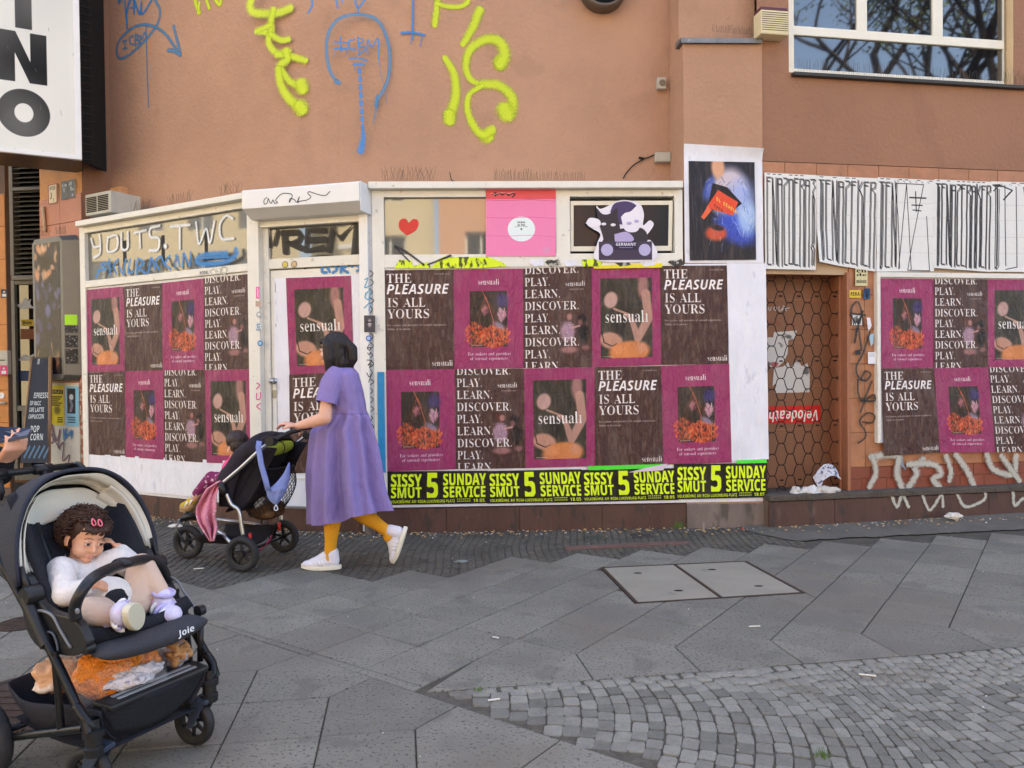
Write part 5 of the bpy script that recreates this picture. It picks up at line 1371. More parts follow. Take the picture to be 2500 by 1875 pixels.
# ---- bird spikes: bundles of thin wires
m_wire=mat('spike_wire', (78, 70, 62), .5, .7)
def spikes(f, x0, x1, y, off, lab, n, h=.10, lean=.35):
 b=MB()
 for i in range(n):
  x=x0+(x1-x0)*(i+rnd.uniform(-.3, .3))/n
  u, z=f.px(x, y(x)if callable(y)else y, off)
  p=f.pt(u, z, off)
  q=f.pt(u+rnd.uniform(-lean, lean)*h, z+h*rnd.uniform(.7, 1.1), off+rnd.uniform(-lean, lean)*h*.6)
  b.tube([p, q], .0011, 3, caps=False)
 o=b.build('bird_spikes', m_wire, None)
 tag(o, lab, 'bird spikes', 'bird spikes on ledges')
 return o
ya=lambda x:541+(468-541)*(x-183)/(590-183)
spikes(FA, 322, 365, ya, .03, 'thin bird spikes on the left cap rail beside the air conditioner', 22, .10)
spikes(FA, 412, 470, ya, .03, 'thin bird spikes on the left cap rail near its middle', 26, .10)
spikes(FA, 538, 588, ya, .03, 'thin bird spikes on the left cap rail by the shutter box', 22, .10, .6)
spikes(FM, 935, 1062, 441, .0, 'bent bird spikes above the heart window', 46, .12, .5)
spikes(FM, 1206, 1300, 441, .0, 'upright bird spikes above the pink record poster', 48, .10, .15)
spikes(FM, 1300, 1430, 441, .0, 'sparse bird spikes above the small hopper window', 44, .08, .25)
spikes(FM, 1740, 1838, lambda x:78+(x-1740)*.08, -.05, 'short bird spikes on the zinc flashing of the pilaster', 40, .07, .1)
spikes(FR, 1950, 2440, lambda x:172+(x-1939)*.065, RO+.01, 'long row of bird spikes on the sill of the upper window', 130, .11, .12)
spikes(FR, 2440, 2520, lambda x:203+(x-2440)*.065, RO+.02, 'leaning bird spikes at the right end of the upper window sill', 22, .13, .45)
spikes(FA, 95, 122, 577, .06, 'spiky bird deterrent on the left of the display case top', 18, .08, .3)
spikes(FA, 137, 162, 571, .06, 'spiky bird deterrent on the right of the display case top', 18, .09, .3)
# ================================================================== printed bills
WHT=(238, 232, 228)
BRN=(74, 48, 44)
MAG=(152, 50, 98)
def big_serif(im, t, x, y, cap, col=WHT, **k):
 im.text('s', t, x, y, cap, col, thin=.035, **k)
def blotch(im, cx, cy, rx, ry, cols, n, seed):
 r=random.Random(seed)
 for k in range(n):
  a, q=r.uniform(0, 6.28), r.random()**.5
  x, y=cx+rx*q*math.cos(a), cy+ry*q*math.sin(a)
  b_=r.uniform(-.9, .9)
  im.line([(x, y), (x+3.2*math.sin(b_), y-3.6*math.cos(b_))], r.uniform(.7, 1.9), r.choice(cols), .7)
def art_feather(im, x0, y0, x1, y1):
 W, H=x1-x0, y1-y0
 X=lambda a:x0+a*W
 Y=lambda b:y0+b*H
 im.rect(x0, y0, x1, y1, (52, 40, 34))
 im.ell(X(.86), Y(.18), W*.22, H*.2, (62, 50, 108), .9, soft=.6)
 im.ell(X(.38), Y(.34), W*.09, H*.1, (150, 92, 100), .8, soft=.5)
 im.ell(X(.84), Y(.42), W*.13, H*.15, (196, 142, 158), .85, soft=.5)
 im.ell(X(.88), Y(.32), W*.12, H*.06, (30, 22, 30), .9, soft=.4)
 blotch(im, X(.12), Y(.80), W*.24, H*.22, [(176, 60, 34), (206, 84, 46), (150, 50, 36), (226, 110, 62)], 150, 3)
 blotch(im, X(.66), Y(.84), W*.42, H*.19, [(206, 74, 40), (226, 96, 54), (180, 56, 36), (240, 130, 84)], 320, 4)
 blotch(im, X(.86), Y(.44), W*.1, H*.12, [(196, 142, 158), (150, 100, 120), (214, 170, 178)], 60, 5)
 blotch(im, X(.4), Y(.36), W*.07, H*.09, [(150, 92, 100), (110, 60, 74), (176, 116, 116)], 40, 6)
 im.ell(X(.78), Y(.62), W*.24, H*.07, (160, 150, 190), .7, .5, soft=.6)
 r=random.Random(4)
 for k in range(46):
  a=r.uniform(.0, 1);b=r.uniform(.62, .97)
  im.line([(X(a), Y(b)), (X(a+r.uniform(-.12, .12)), Y(b+r.uniform(-.1, .03)))], .9, r.choice([(236, 120, 70), (180, 60, 36), (240, 140, 90)]), .6)
 for k in range(16):
  im.line([(X(.42), Y(.1)), (X(r.uniform(.1, .9)), Y(r.uniform(.45, .7)))], .35, (190, 92, 60), .45)
 im.line([(X(.34), Y(.0)), (X(.5), Y(.25)), (X(.62), Y(.52)), (X(.63), Y(.98))], .9, (240, 118, 86), .9)
 im.rect(X(.04), Y(.965), X(.34), Y(.98), (200, 190, 180), .6)
 im.blur(x0+.5, y0+.5, x1-.5, y1-.5, .35)
def art_fan(im, x0, y0, x1, y1):
 W, H=x1-x0, y1-y0
 X=lambda a:x0+a*W
 Y=lambda b:y0+b*H
 im.rect(x0, y0, x1, y1, (56, 50, 40))
 r=random.Random(9)
 for k in range(20):
  im.ell(X(r.random()), Y(r.random()*.7), W*.12, H*.1, r.choice([(44, 40, 34), (70, 62, 48)]), .5, soft=.8)
 im.ell(X(.83), Y(.1), W*.13, H*.22, (176, 124, 118), .85, soft=.45)
 im.line([(X(.88), Y(.2)), (X(.93), Y(.5)), (X(.72), Y(.76)), (X(.6), Y(.52))], [13, 13, 11, 7], (186, 140, 124), .95, soft=.35)
 im.ell(X(.2), Y(.27), W*.15, H*.12, (196, 156, 146), .95, .3, soft=.25)
 im.line([(X(.26), Y(.38)), (X(.56), Y(.46))], 3, (188, 146, 124), .9)
 im.ell(X(.52), Y(.47), W*.1, H*.04, (200, 150, 134), .8, .3, soft=.5)
 im.ell(X(.38), Y(.6), W*.16, H*.16, (28, 24, 24), .9, soft=.5)
 im.ell(X(.2), Y(.78), W*.26, H*.12, (196, 144, 122), .95, .25, soft=.25)
 im.line([(X(.02), Y(.66)), (X(.06), Y(.8)), (X(.22), Y(.85)), (X(.3), Y(.82))], 1.5, (34, 20, 22), .9)
 im.ell(X(.55), Y(.93), W*.44, H*.16, (214, 130, 72), .97, -.08, soft=.22)
 im.ell(X(.34), Y(.9), W*.2, H*.08, (226, 146, 96), .7, soft=.6)
 im.ell(X(.8), Y(.88), W*.16, H*.1, (210, 150, 130), .6, soft=.6)
 im.rect(x0, y1, x1, y1+6, MAG)
 im.rect(X(.04), Y(.975), X(.24), Y(.985), (200, 190, 180), .6)
 im.blur(x0+.6, y0+.6, x1-.6, y1-.6, .3)
def art_pair(im, x0, y0, x1, y1):
 W, H=x1-x0, y1-y0
 X=lambda a:x0+a*W
 Y=lambda b:y0+b*H
 im.ell(X(.28), Y(.16), W*.16, H*.13, (92, 50, 44), .9, soft=.5)
 im.ell(X(.36), Y(.18), W*.1, H*.09, (178, 126, 120), .9, soft=.4)
 im.ell(X(.3), Y(.5), W*.26, H*.26, (166, 132, 150), .95, soft=.35)
 r=random.Random(2)
 for k in range(70):
  im.ell(X(r.uniform(.08, .5)), Y(r.uniform(.28, .74)), .7, .7, (214, 190, 204), .7, soft=.4)
 im.ell(X(.74), Y(.22), W*.17, H*.12, (32, 24, 26), .95, soft=.4)
 im.ell(X(.68), Y(.3), W*.09, H*.08, (150, 100, 96), .8, soft=.5)
 im.ell(X(.78), Y(.56), W*.2, H*.25, (24, 20, 24), .95, soft=.4)
 im.line([(X(.42), Y(.42)), (X(.66), Y(.38))], 3, (190, 140, 136), .9)
 im.ell(X(.34), Y(.9), W*.34, H*.1, (168, 118, 116), .85, soft=.5)
 im.ell(X(.84), Y(.86), W*.16, H*.08, (160, 112, 110), .7, soft=.6)
 im.blur(x0, y0, x1, y1, .3)
def bill(kind):
 im=Img(100, 141, 300, MAG if kind in('feather', 'fan')else BRN)
 if kind=='pleasure':
  big_serif(im, 'THE', 5, 18, 13, width=36)
  im.text('i', 'PLEASURE', 5, 34, 13.5, (245, 240, 238), width=88)
  big_serif(im, 'IS ALL', 6, 52, 13, width=54)
  big_serif(im, 'YOURS', 6, 68, 13, width=60)
  im.text('s', 'For seekers and providers of sensual experiences.', 6, 79, 2.8, (200, 188, 182), width=84, al=.85)
  im.text('s', 'Online or in person.', 6, 84.5, 2.8, (200, 188, 182), width=33, al=.85)
  im.text('s', 'sensuali.com', 94, 7, 2.6, (190, 178, 172), al=.8, anchor='r')
  big_serif(im, 'sensuali', 98, 136, 8.2, anchor='r', width=30)
 elif kind=='feather':
  big_serif(im, 'sensuali', 50, 22, 8.2, anchor='c', width=31)
  art_feather(im, 23, 31, 77, 110)
  im.text('s', 'For seekers and providers', 51, 122, 4.4, (232, 214, 222), anchor='c', width=62, thin=.02)
  im.text('s', 'of sensual experiences.', 51, 128.5, 4.4, (232, 214, 222), anchor='c', width=56, thin=.02)
 elif kind=='discover':
  art_pair(im, 50, 58, 98, 122)
  y=8.2
  for t in('DISCOVER.', 'PLAY.', 'LEARN.')*3:
   big_serif(im, t, 1.5, y, 12, width={'D':80, 'P':38, 'L':53}[t[0]])
   y+=17
  big_serif(im, 'sensuali', 90, 26.5, 7.2, anchor='r', width=29)
  im.text('s', 'sensuali.com', 88, 32, 2.6, (190, 178, 172), al=.8, anchor='r')
 else:
  art_fan(im, 12.5, 17, 87.5, 129)
  for q in((0, 0, 100, 16.5), (88, 0, 100, 141), (0, 0, 12, 141), (0, 129.5, 100, 141)):im.rect(*q, MAG)
  big_serif(im, 'sensual', 18, 79, 17, width=58)
  im.line([(79.5, 68), (79.5, 78.2)], 2.0, WHT);im.line([(77.5, 78.4), (81.5, 78.4)], .8, WHT);im.line([(77.8, 68.2), (79.8, 68)], .9, WHT)
 im.grain(.10, 5, 2, 2)
 return im.image('bill_'+kind)
BILL={}
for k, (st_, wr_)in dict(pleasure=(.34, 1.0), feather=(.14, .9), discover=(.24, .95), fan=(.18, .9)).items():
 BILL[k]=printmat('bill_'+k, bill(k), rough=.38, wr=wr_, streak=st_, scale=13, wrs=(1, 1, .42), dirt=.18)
DESC=dict(pleasure='brown pleasure headline poster', feather='magenta orange feather poster', discover='brown discover play learn poster', fan='magenta seated figure poster')
def crop(ox, oy, s, pts):return[(ox+x*s, oy+y*s)for x, y in pts]
sd=[0]
def bills(f, off, ox, oy, s, tops, mids, kinds, where, group, base=0.004, shuffle=True):
 for i, kd in enumerate(kinds):
  c4=crop(ox, oy, s, [tops[i], tops[i+1], mids[i+1], mids[i]])
  sd[0]+=1.7
  sheet('poster', f, c4, off+base+.0012*(i%2), BILL[kd], '%s, %s'%(DESC[kd], where[i]), 'poster', group, seed=sd[0], amp=.0042)
s5=1000/2212
G='event posters pasted in a grid on the shopfront'
ordn=['first from the left', 'second from the left', 'third from the left', 'fourth from the left', 'fifth and last']
bills(FM, .0, 900, 630, s5, [(75, 66), (458, 62), (834, 57), (1204, 46), (1573, 42), (1937, 40)], [(80, 606), (462, 600), (836, 595), (1208, 590), (1580, 578), (1944, 572)], ['pleasure', 'feather', 'discover', 'fan', 'pleasure'], [o_+' in upper row of centre board' for o_ in ordn], G)
bills(FM, .0, 900, 630, s5, [(84, 604), (466, 600), (837, 597), (1220, 590), (1578, 582), (1946, 570)], [(95, 1152), (472, 1140), (848, 1134), (1222, 1124), (1592, 1116), (1960, 1104)], ['feather', 'discover', 'fan', 'pleasure', 'feather'], [o_+' in lower row of centre board' for o_ in ordn], G, base=.008)
sA=640/1435
bills(FA, .0, 0, 500, sA, [(472, 466), (680, 447), (888, 428), (1116, 403), (1367, 378)], [(482, 915), (685, 911), (893, 906), (1118, 903), (1374, 899)], ['fan', 'pleasure', 'feather', 'discover'], [o_+' in upper row of left panel' for o_ in ordn], G)
bills(FA, .0, 0, 500, sA, [(480, 917), (686, 911), (896, 906), (1122, 904), (1378, 900)], [(488, 1366), (688, 1380), (900, 1396), (1132, 1412), (1386, 1420)], ['pleasure', 'feather', 'discover', 'fan'], [o_+' in lower row of left panel' for o_ in ordn], G, base=.008)
sR=680/1709
bills(FR, .012, 1820, 640, sR, [(825, 100), (1152, 103), (1484, 106), (1818, 109)], [(833, 652), (1155, 650), (1486, 645), (1822, 641)], ['feather', 'discover', 'fan'], [o_+' in upper row right of the grille' for o_ in ordn], G)
bills(FR, .012, 1820, 640, sR, [(832, 653), (1156, 651), (1487, 646), (1822, 642)], [(848, 1190), (1193, 1168), (1534, 1166), (1860, 1160)], ['pleasure', 'feather', 'discover'], [o_+' in lower row right of the grille' for o_ in ordn], G, base=.008)
# white wooden frame around the right board, and the white sheet under its posters
rf=empty('notice_board', FR.w(2146, 1078), 'white framed board under the posters right of the grille', 'notice board')
u0_, z1_=FR.px(2141, 664, .03);u1_=FR.px(2149, 664, .03)[0];z0_=FR.px(2145, 1082, .03)[1]
MB().fbox(FR, u0_, u1_, z0_, z1_, -.02, .035).build('rail', m_white, rf, bevel=.003)
MB().fbox(FR, u1_, u1_+3, z1_-.045, z1_, -.02, .035).build('rail', m_white, rf, bevel=.003)
MB().fbox(FR, u1_, u1_+3, z0_, z1_-.045, -.02, .008).build('board', m_paper, rf)
# door bills
sheet('backing_sheet', FD, [(668, 679), (884, 668), (888, 1232), (676, 1240)], DR+.002, m_paper, 'creased white bill paper covering the door under its posters', 'paper sheet', nu=14, nv=30, amp=.004, seed=3)
sheet('poster', FD, [(698, 679), (857, 673), (864, 908), (707, 915)], DR+.008, BILL['fan'], DESC['fan']+', upper one on the door', 'poster', G, seed=31)
sheet('poster', FD, [(706, 915), (867, 907), (870, 1149), (709, 1156)], DR+.010, BILL['pleasure'], DESC['pleasure']+', lower one on the door', 'poster', G, seed=33)
# bare bill paper, right part of the main board and its loose edges
sheet('backing_sheet', FM, crop(900, 630, s5, [(1933, 28), (2144, 28), (2160, 1086), (1960, 1098)]), .006, m_paper, 'blank white bill paper beside the grille, right end of centre board', 'paper sheet', nu=14, nv=40, amp=.006, seed=8)
sheet('backing_sheet', FM, crop(900, 630, s5, [(66, 48), (1935, 30), (2160, 1312), (90, 1348)]), .001, m_paper, 'white bill paper showing round the edges of the centre board', 'paper sheet', nu=40, nv=30, amp=.002, seed=9)
sheet('backing_sheet', FA, [(214, 1108), (624, 1128), (628, 1226), (212, 1190)], .006, m_paper, 'whitewashed paper strip below the posters of the left panel', 'paper sheet', nu=24, nv=8, amp=.005, seed=12)
# blue tape sheet at the lower left of the centre board
sheet('bill_edge', FM, [(921, 908), (938, 908), (942, 1154), (924, 1152)], .030, mat('blue_bill', (24, 134, 186), .45, bump=(20, .4), speck=(16, .66, (18, 60, 110), .5)), 'bright blue poster remnant at the left edge of centre board', 'poster remnant', nu=4, nv=20, amp=.004)
# strips
im=Img(100, 34, 460, (20, 20, 16))
NEO=(222, 250, 36)
im.text('b', 'SISSY', 3, 15.5, 12.2, NEO, thin=-.035, width=31)
im.text('b', 'SMUT', 3, 29-2.2, 10.2, NEO, thin=-.035, width=31)
im.text('b', '5', 38, 27, 24.5, NEO, thin=-.035, width=13)
im.text('b', 'SUNDAY', 55, 14.5, 11.5, NEO, thin=-.035, width=43)
im.text('b', 'SERVICE', 55, 27, 10.8, NEO, thin=-.035, width=43)
im.text('b', 'VOLKSBUHNE AM ROSA-LUXEMBURG-PLATZ', 3, 32.3, 2.9, NEO, width=64)
for q in(14.7, 15.7):im.rect(q, 28.5, q+.5, 29.0, NEO)
for q in(29.6, 31.8):
 for k in range(7):im.rect(69+k*2.0, q-1.1, 70.5+k*2.0, q, NEO, .75)
im.text('b', '18.05.', 98, 32.3, 3.2, NEO, anchor='r')
im.grain(.1, 3, 2, 2)
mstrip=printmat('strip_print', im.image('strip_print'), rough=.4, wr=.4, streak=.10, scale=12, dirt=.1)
ST4=[[(100, 1152), (642, 1148), (645, 1324), (102, 1334)], [(632, 1150), (1150, 1140), (1168, 1318), (640, 1326)], [(1142, 1144), (1656, 1134), (1672, 1306), (1150, 1318)], [(1648, 1112), (2152, 1106), (2156, 1292), (1652, 1304)]]
for k, c in enumerate(ST4):
 sheet('banner_poster', FM, crop(900, 630, s5, c), .010+.002*k, mstrip, 'black banner poster with neon yellow lettering, %s below the centre posters'%ordn[k].replace('fourth from the left', 'rightmost'), 'poster', 'neon banners along the foot of the centre board', nu=20, nv=8, amp=.002, seed=40+k)
 # neon paper remnants
m_neon=mat('neon_paper', (214, 236, 40), .6, bump=(30, .4), speck=[(24, .52, (30, 32, 20), .9)], stretch=(1, 1, .5))
m_bw2=mat('black_torn_paper', (60, 56, 50), .7, bump=(30, .5), speck=(20, .5, (200, 196, 184), .8))
m_green=mat('green_paper', (76, 226, 60), .6, bump=(30, .4))
def scrap(f, pts, off, m, lab, name='paper_remnant', cat='poster remnant', group=None):
 c=[f.px(x, y, off)for x, y in pts]
 u0, u1=min(q[0]for q in c), max(q[0]for q in c);z0, z1=min(q[1]for q in c), max(q[1]for q in c)
 b=MB()
 P=[]
 for i in range(len(c)):
  a, d=c[i], c[(i+1)%len(c)]
  n=max(1, int(math.hypot(a[0]-d[0], a[1]-d[1])/.012))
  for k in range(n):
   t=k/n
   P.append((a[0]+(d[0]-a[0])*t+.003*ns(a[0]*60+k, a[1]*9), a[1]+(d[1]-a[1])*t+.003*ns(a[1]*50, k+a[0])))
 b.prism([f.pt(u, z, off+.0015+.001*ns(u*30, z*30))for u, z in P], f.n*-.001)
 o=b.build(name, m, None)
 tag(o, lab, cat, group)
 return o
scrap(FM, [(962, 655), (975, 634), (1004, 636), (1008, 650), (1045, 640), (1052, 654), (1078, 628), (1190, 627), (1226, 640), (1238, 650), (1170, 655)], .022, m_neon, 'torn neon yellow poster remnant with black letters above the centre board')
scrap(FM, [(1420, 634), (1448, 632), (1470, 640), (1468, 650), (1424, 651)], .022, m_neon, 'small torn neon scrap under the hopper window')
scrap(FM, [(1448, 648), (1618, 643), (1616, 653), (1450, 656)], .02, mat('yellow_strip', (226, 214, 40), .5), 'yellow paper edge above the fourth centre poster')
scrap(FM, crop(900, 630, s5, [(1182, 1124), (1595, 1112), (1592, 1134), (1190, 1146)]), .022, m_green, 'bright green paper edge over the neon banners')
scrap(FM, crop(900, 630, s5, [(1500, 1132), (1614, 1110), (1590, 1146), (1400, 1158)]), .024, mat('pale_paper', (214, 196, 214), .6), 'pale torn paper flap over the neon banners')
scrap(FM, crop(900, 630, s5, [(1985, 1092), (2150, 1086), (2152, 1106), (1990, 1110)]), .018, m_green, 'green strip with red dots at the right end above banners')
for i_, x_ in enumerate((1290, 1330, 1372, 1500, 1560, 1630)):
 scrap(FM, [(x_, 640), (x_+8, 632+i_%3), (x_+24, 636), (x_+34, 630+i_%4), (x_+40, 647), (x_+14, 651)], .0215, m_bw2 if i_%2 else m_paper, ['pale torn scrap on the rail below the pink poster', 'dark torn scrap on the rail below the pink poster', 'pale torn scrap between pink poster and hopper window', 'dark torn scrap below the left of the hopper window', 'pale torn scrap below the cat sticker', 'dark torn scrap below the right end of hopper window'][i_])
 # ---- pink record poster and the heart
im=Img(154, 162, 300, (232, 130, 176))
im.rect(0, 0, 154, 24, (222, 84, 92))
im.ell(78, 96, 30, 30, (222, 236, 236), 1)
im.ell(78, 96, 2.2, 2.2, (60, 60, 60), 1)
im.text('s', 'kickin', 78, 82, 5, (40, 40, 40), anchor='c', width=17);im.text('s', 'up dust', 78, 88, 5, (40, 40, 40), anchor='c', width=17)
im.text('b', 'SOUND ON SOUND', 78, 91.8-.5, 2.2, (110, 120, 120), anchor='c', width=28)
im.line([(14, 12), (22, 8), (20, 16), (30, 9), (36, 14), (44, 9), (50, 15), (60, 9), (64, 13), (58, 19)], 2.6, (34, 20, 30))
im.line([(12, 10), (20, 12), (34, 8), (52, 10), (62, 7)], 1.5, (240, 220, 226), .8)
for q, c in((26, (180, 60, 100)), (68, (205, 70, 120)), (112, (206, 96, 150))):
 im.line([(0, q), (40, q+1.5), (100, q-1), (154, q+3)], .9, c)
im.rect(126, 140, 141, 155, (214, 150, 186), .6)
im.grain(.05, 1, 3, 3)
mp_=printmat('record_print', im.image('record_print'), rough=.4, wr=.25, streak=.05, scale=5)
sheet('poster', FM, [(1186, 462), (1357, 462), (1357, 626), (1186, 626)], .022, mp_, 'pink record poster with round pale label next to the heart', 'poster', nu=10, nv=10, amp=.002, seed=50)
hb_=[(994, 575), (976, 560), (974, 543), (982, 534), (992, 535), (998, 543), (1008, 535), (1019, 537), (1022, 548), (1014, 563)]
cc=curve([Vector((x, y, 0))for x, y in hb_+[hb_[0]]], 5)[:-1]
hp=MB().prism([FM.pt(*FM.px(p.x, p.y, -.018), -.018)for p in cc], FM.n*-.003)
o=hp.build('heart_sticker', mat('heart_red', (206, 44, 40), .4), None)
tag(o, 'red paper heart stuck in the window left of the pink poster', 'sticker')
# ---- die-cut cat sticker (plain stand-in) with a stereo
def cutout(name, f, pts, off, th, m, parent=None):
 cc=curve([Vector((x, y, 0))for x, y in pts+[pts[0]]], 4)[:-1]
 return MB().prism([f.pt(*f.px(p.x, p.y, off), off)for p in cc], f.n*-th).build(name, m, parent)
ds=empty('window_sticker', FM.w(1525, 560), 'cut-out sticker of black and white cats with stereo on hopper window', 'sticker')
cutout('backing', FM, [(1462, 540), (1456, 503), (1466, 510), (1490, 500), (1510, 490), (1534, 489), (1562, 498), (1572, 522), (1570, 550), (1586, 538), (1596, 548), (1584, 568), (1572, 584), (1592, 590), (1597, 634), (1460, 637), (1457, 598), (1466, 572), (1446, 558), (1434, 548), (1444, 534)], .03, .003, mat('sticker_white', (226, 224, 234), .4), ds)
m_pur=mat('sticker_purple', (58, 44, 96), .4)
m_bk=mat('sticker_black', (26, 22, 36), .4)
cutout('disc', FM, [(1490, 516), (1500, 497), (1528, 491), (1552, 500), (1560, 520), (1550, 545), (1500, 545)], .0315, .002, m_pur, ds)
cutout('black_cat', FM, [(1462, 545), (1456, 508), (1470, 522), (1488, 522), (1506, 508), (1508, 530), (1514, 560), (1504, 580), (1478, 590), (1470, 570)], .034, .002, m_bk, ds)
cutout('white_cat', FM, [(1516, 530), (1526, 520), (1540, 516), (1560, 500), (1566, 530), (1564, 550), (1552, 566), (1526, 562)], .034, .002, mat('sticker_white', None), ds)
cutout('dark_body', FM, [(1500, 560), (1560, 555), (1580, 572), (1572, 592), (1480, 594), (1476, 580)], .0335, .002, m_bk, ds)
for x, y, c in((1474, 547, 'sticker_white'), (1497, 549, 'sticker_white'), (1536, 545, 'sticker_lilac'), (1554, 540, 'sticker_lilac')):
 b=MB();b.ell(FM.w(x, y, .036), (.022, .004, .013), None, 12, 6);b.build('eye', mat(c, (170, 160, 204), .4), ds)
cutout('paw', FM, [(1500, 572), (1530, 566), (1548, 584), (1530, 594), (1504, 594)], .035, .002, mat('sticker_lilac', (170, 160, 204), .4), ds)
cutout('speech_bubble', FM, [(1430, 545), (1440, 532), (1462, 536), (1466, 550), (1446, 556)], .035, .002, MATS['sticker_white'], ds)
q0, q1=FM.px(1462, 590, .034), FM.px(1592, 634, .034)
st_=MB().fbox(FM, q0[0], q1[0], q1[1], q0[1], .03, .0345).build('stereo', mat('stereo_plum', (44, 36, 66), .4), ds)
for x in(1482, 1574):
 b=MB();b.lathe(FM.w(x, 610, .0345), FM.n, [(.052, 0), (.052, .002), (.04, .002), (.038, .001), (.02, .001), (.018, .003), (0, .003)], 24);b.build('speaker', mat('speaker_lilac', (176, 170, 210), .4), st_)
im=Img(60, 22, 180, (40, 34, 62));im.text('b', 'GERMANY', 30, 11, 8, (230, 228, 240), anchor='c', width=54);im.rect(12, 15, 48, 16.5, (150, 140, 190))
sheet('title_print', FM, [(1500, 590), (1556, 590), (1556, 610), (1500, 610)], .036, printmat('germany_print', im.image('germany_print'), wr=.1, streak=0), '', None, nu=2, nv=2, amp=0, parent=st_)
# ---- book poster on the pilaster
im=Img(100, 146, 300, (18, 20, 34))
im.ell(60, 45, 34, 44, (208, 196, 206), .95, .2, soft=.35)
im.ell(78, 64, 30, 50, (150, 170, 226), .8, .1, soft=.5)
im.ell(44, 8, 12, 22, (214, 160, 124), 1, soft=.35)
im.ell(30, 40, 10, 24, (70, 96, 190), .8, .3, soft=.5)
im.ell(70, 100, 42, 26, (44, 74, 190), .9, .5, soft=.45)
im.ell(88, 84, 20, 32, (176, 206, 240), .8, soft=.5)
im.ell(40, 106, 20, 14, (206, 78, 44), .95, soft=.4)
im.ell(42, 98, 12, 5, (20, 16, 26), .9, .2, soft=.4)
r_=random.Random(5)
for k in range(120):
 x, y=r_.uniform(30, 98), r_.uniform(20, 125)
 im.line([(x, y), (x+r_.uniform(-8, 8), y+r_.uniform(2, 12))], r_.uniform(.5, 1.6), r_.choice([(230, 232, 246), (60, 90, 200), (120, 150, 226), (20, 24, 60)]), .35)
im.poly([[(36, 32), (58, 38), (80, 62), (60, 78), (28, 66)]], (16, 12, 20))
im.poly([[(44, 42), (74, 60), (66, 80), (26, 68)]], (222, 72, 40))
im.poly([[(28, 66), (34, 72), (22, 86), (18, 82)]], (230, 100, 60))
for i, ch in enumerate('EL DIABLO'):
 im.text('b', ch, 41+i*3.55, 58+i*2.35, 5.2, (240, 196, 70), width=3.2)
for i, ch in enumerate('PARI'):
 im.text('b', ch, 37.5+i*3.4, 67.5+i*2.2, 4, (60, 24, 30), width=3)
for k in range(60):
 x_, y_=r_.uniform(0, 100), r_.uniform(0, 120)
 im.line([(x_, y_), (x_, y_+r_.uniform(8, 26))], .4, (190, 196, 220), .25)
im.blur(1, 1, 99, 40, .4)
im.grain(.12, 8, 2, 2)
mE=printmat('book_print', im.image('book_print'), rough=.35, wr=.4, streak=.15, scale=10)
bp_=empty('book_poster', FM.w(1765, 500), 'tall bordered poster of red book held by figure in blue and white', 'poster')
sheet('paper_border', FM, [(1669, 352), (1860, 366), (1864, 642), (1672, 642)], PO+.003, m_paper, '', None, nu=14, nv=20, amp=.005, parent=bp_, seed=60, lift=lambda u, v:.035*max(0, 1-v*14)*(.4+u))
sheet('printed_picture', FM, [(1681, 393), (1842, 396), (1846, 634), (1684, 636)], PO+.012, mE, '', None, nu=12, nv=16, amp=.002, parent=bp_, seed=61)
# ---- calligraphy sheets
LET={'E':[[(.9, .02), (.1, .02), (.1, .98), (.9, .98)], [(.1, .06), (.7, .06)]], 'N':[[(.1, .98), (.1, .02), (.9, .98), (.9, .02)]], 'A':[[(.1, 1), (.1, .03), (.9, .03), (.9, 1)], [(.1, .09), (.9, .09)]], 'Z':[[(.1, .02), (.9, .02), (.9, .06), (.2, .1), (.2, .98), (.9, .98)]], 'O':[[(.1, .03), (.9, .03), (.9, .97), (.1, .97), (.1, .03)]], 'R':[[(.1, 1), (.1, .02), (.9, .02), (.9, .08), (.3, .1), (.9, .14), (.9, 1)]], 'T':[[(0, .02), (1, .02)], [(.35, .02), (.35, 1)], [(.65, .05), (.65, .96), (.35, 1)]], 'K':[[(.1, 0), (.1, 1)], [(.9, .02), (.3, .1), (.9, .18), (.9, .98)]], 'M':[[(.05, 1), (.05, .02), (.5, .1), (.95, .02), (.95, 1)], [(.5, .12), (.5, .95)]], '3':[[(0, .02), (1, .02), (.5, .06), (1, .1), (.5, .16), (.85, .24), (.85, .72), (.6, .76), (.9, .8), (.85, .98)], [(.45, .2), (.45, .74), (.2, .78), (.5, .82), (.45, .98)]]}
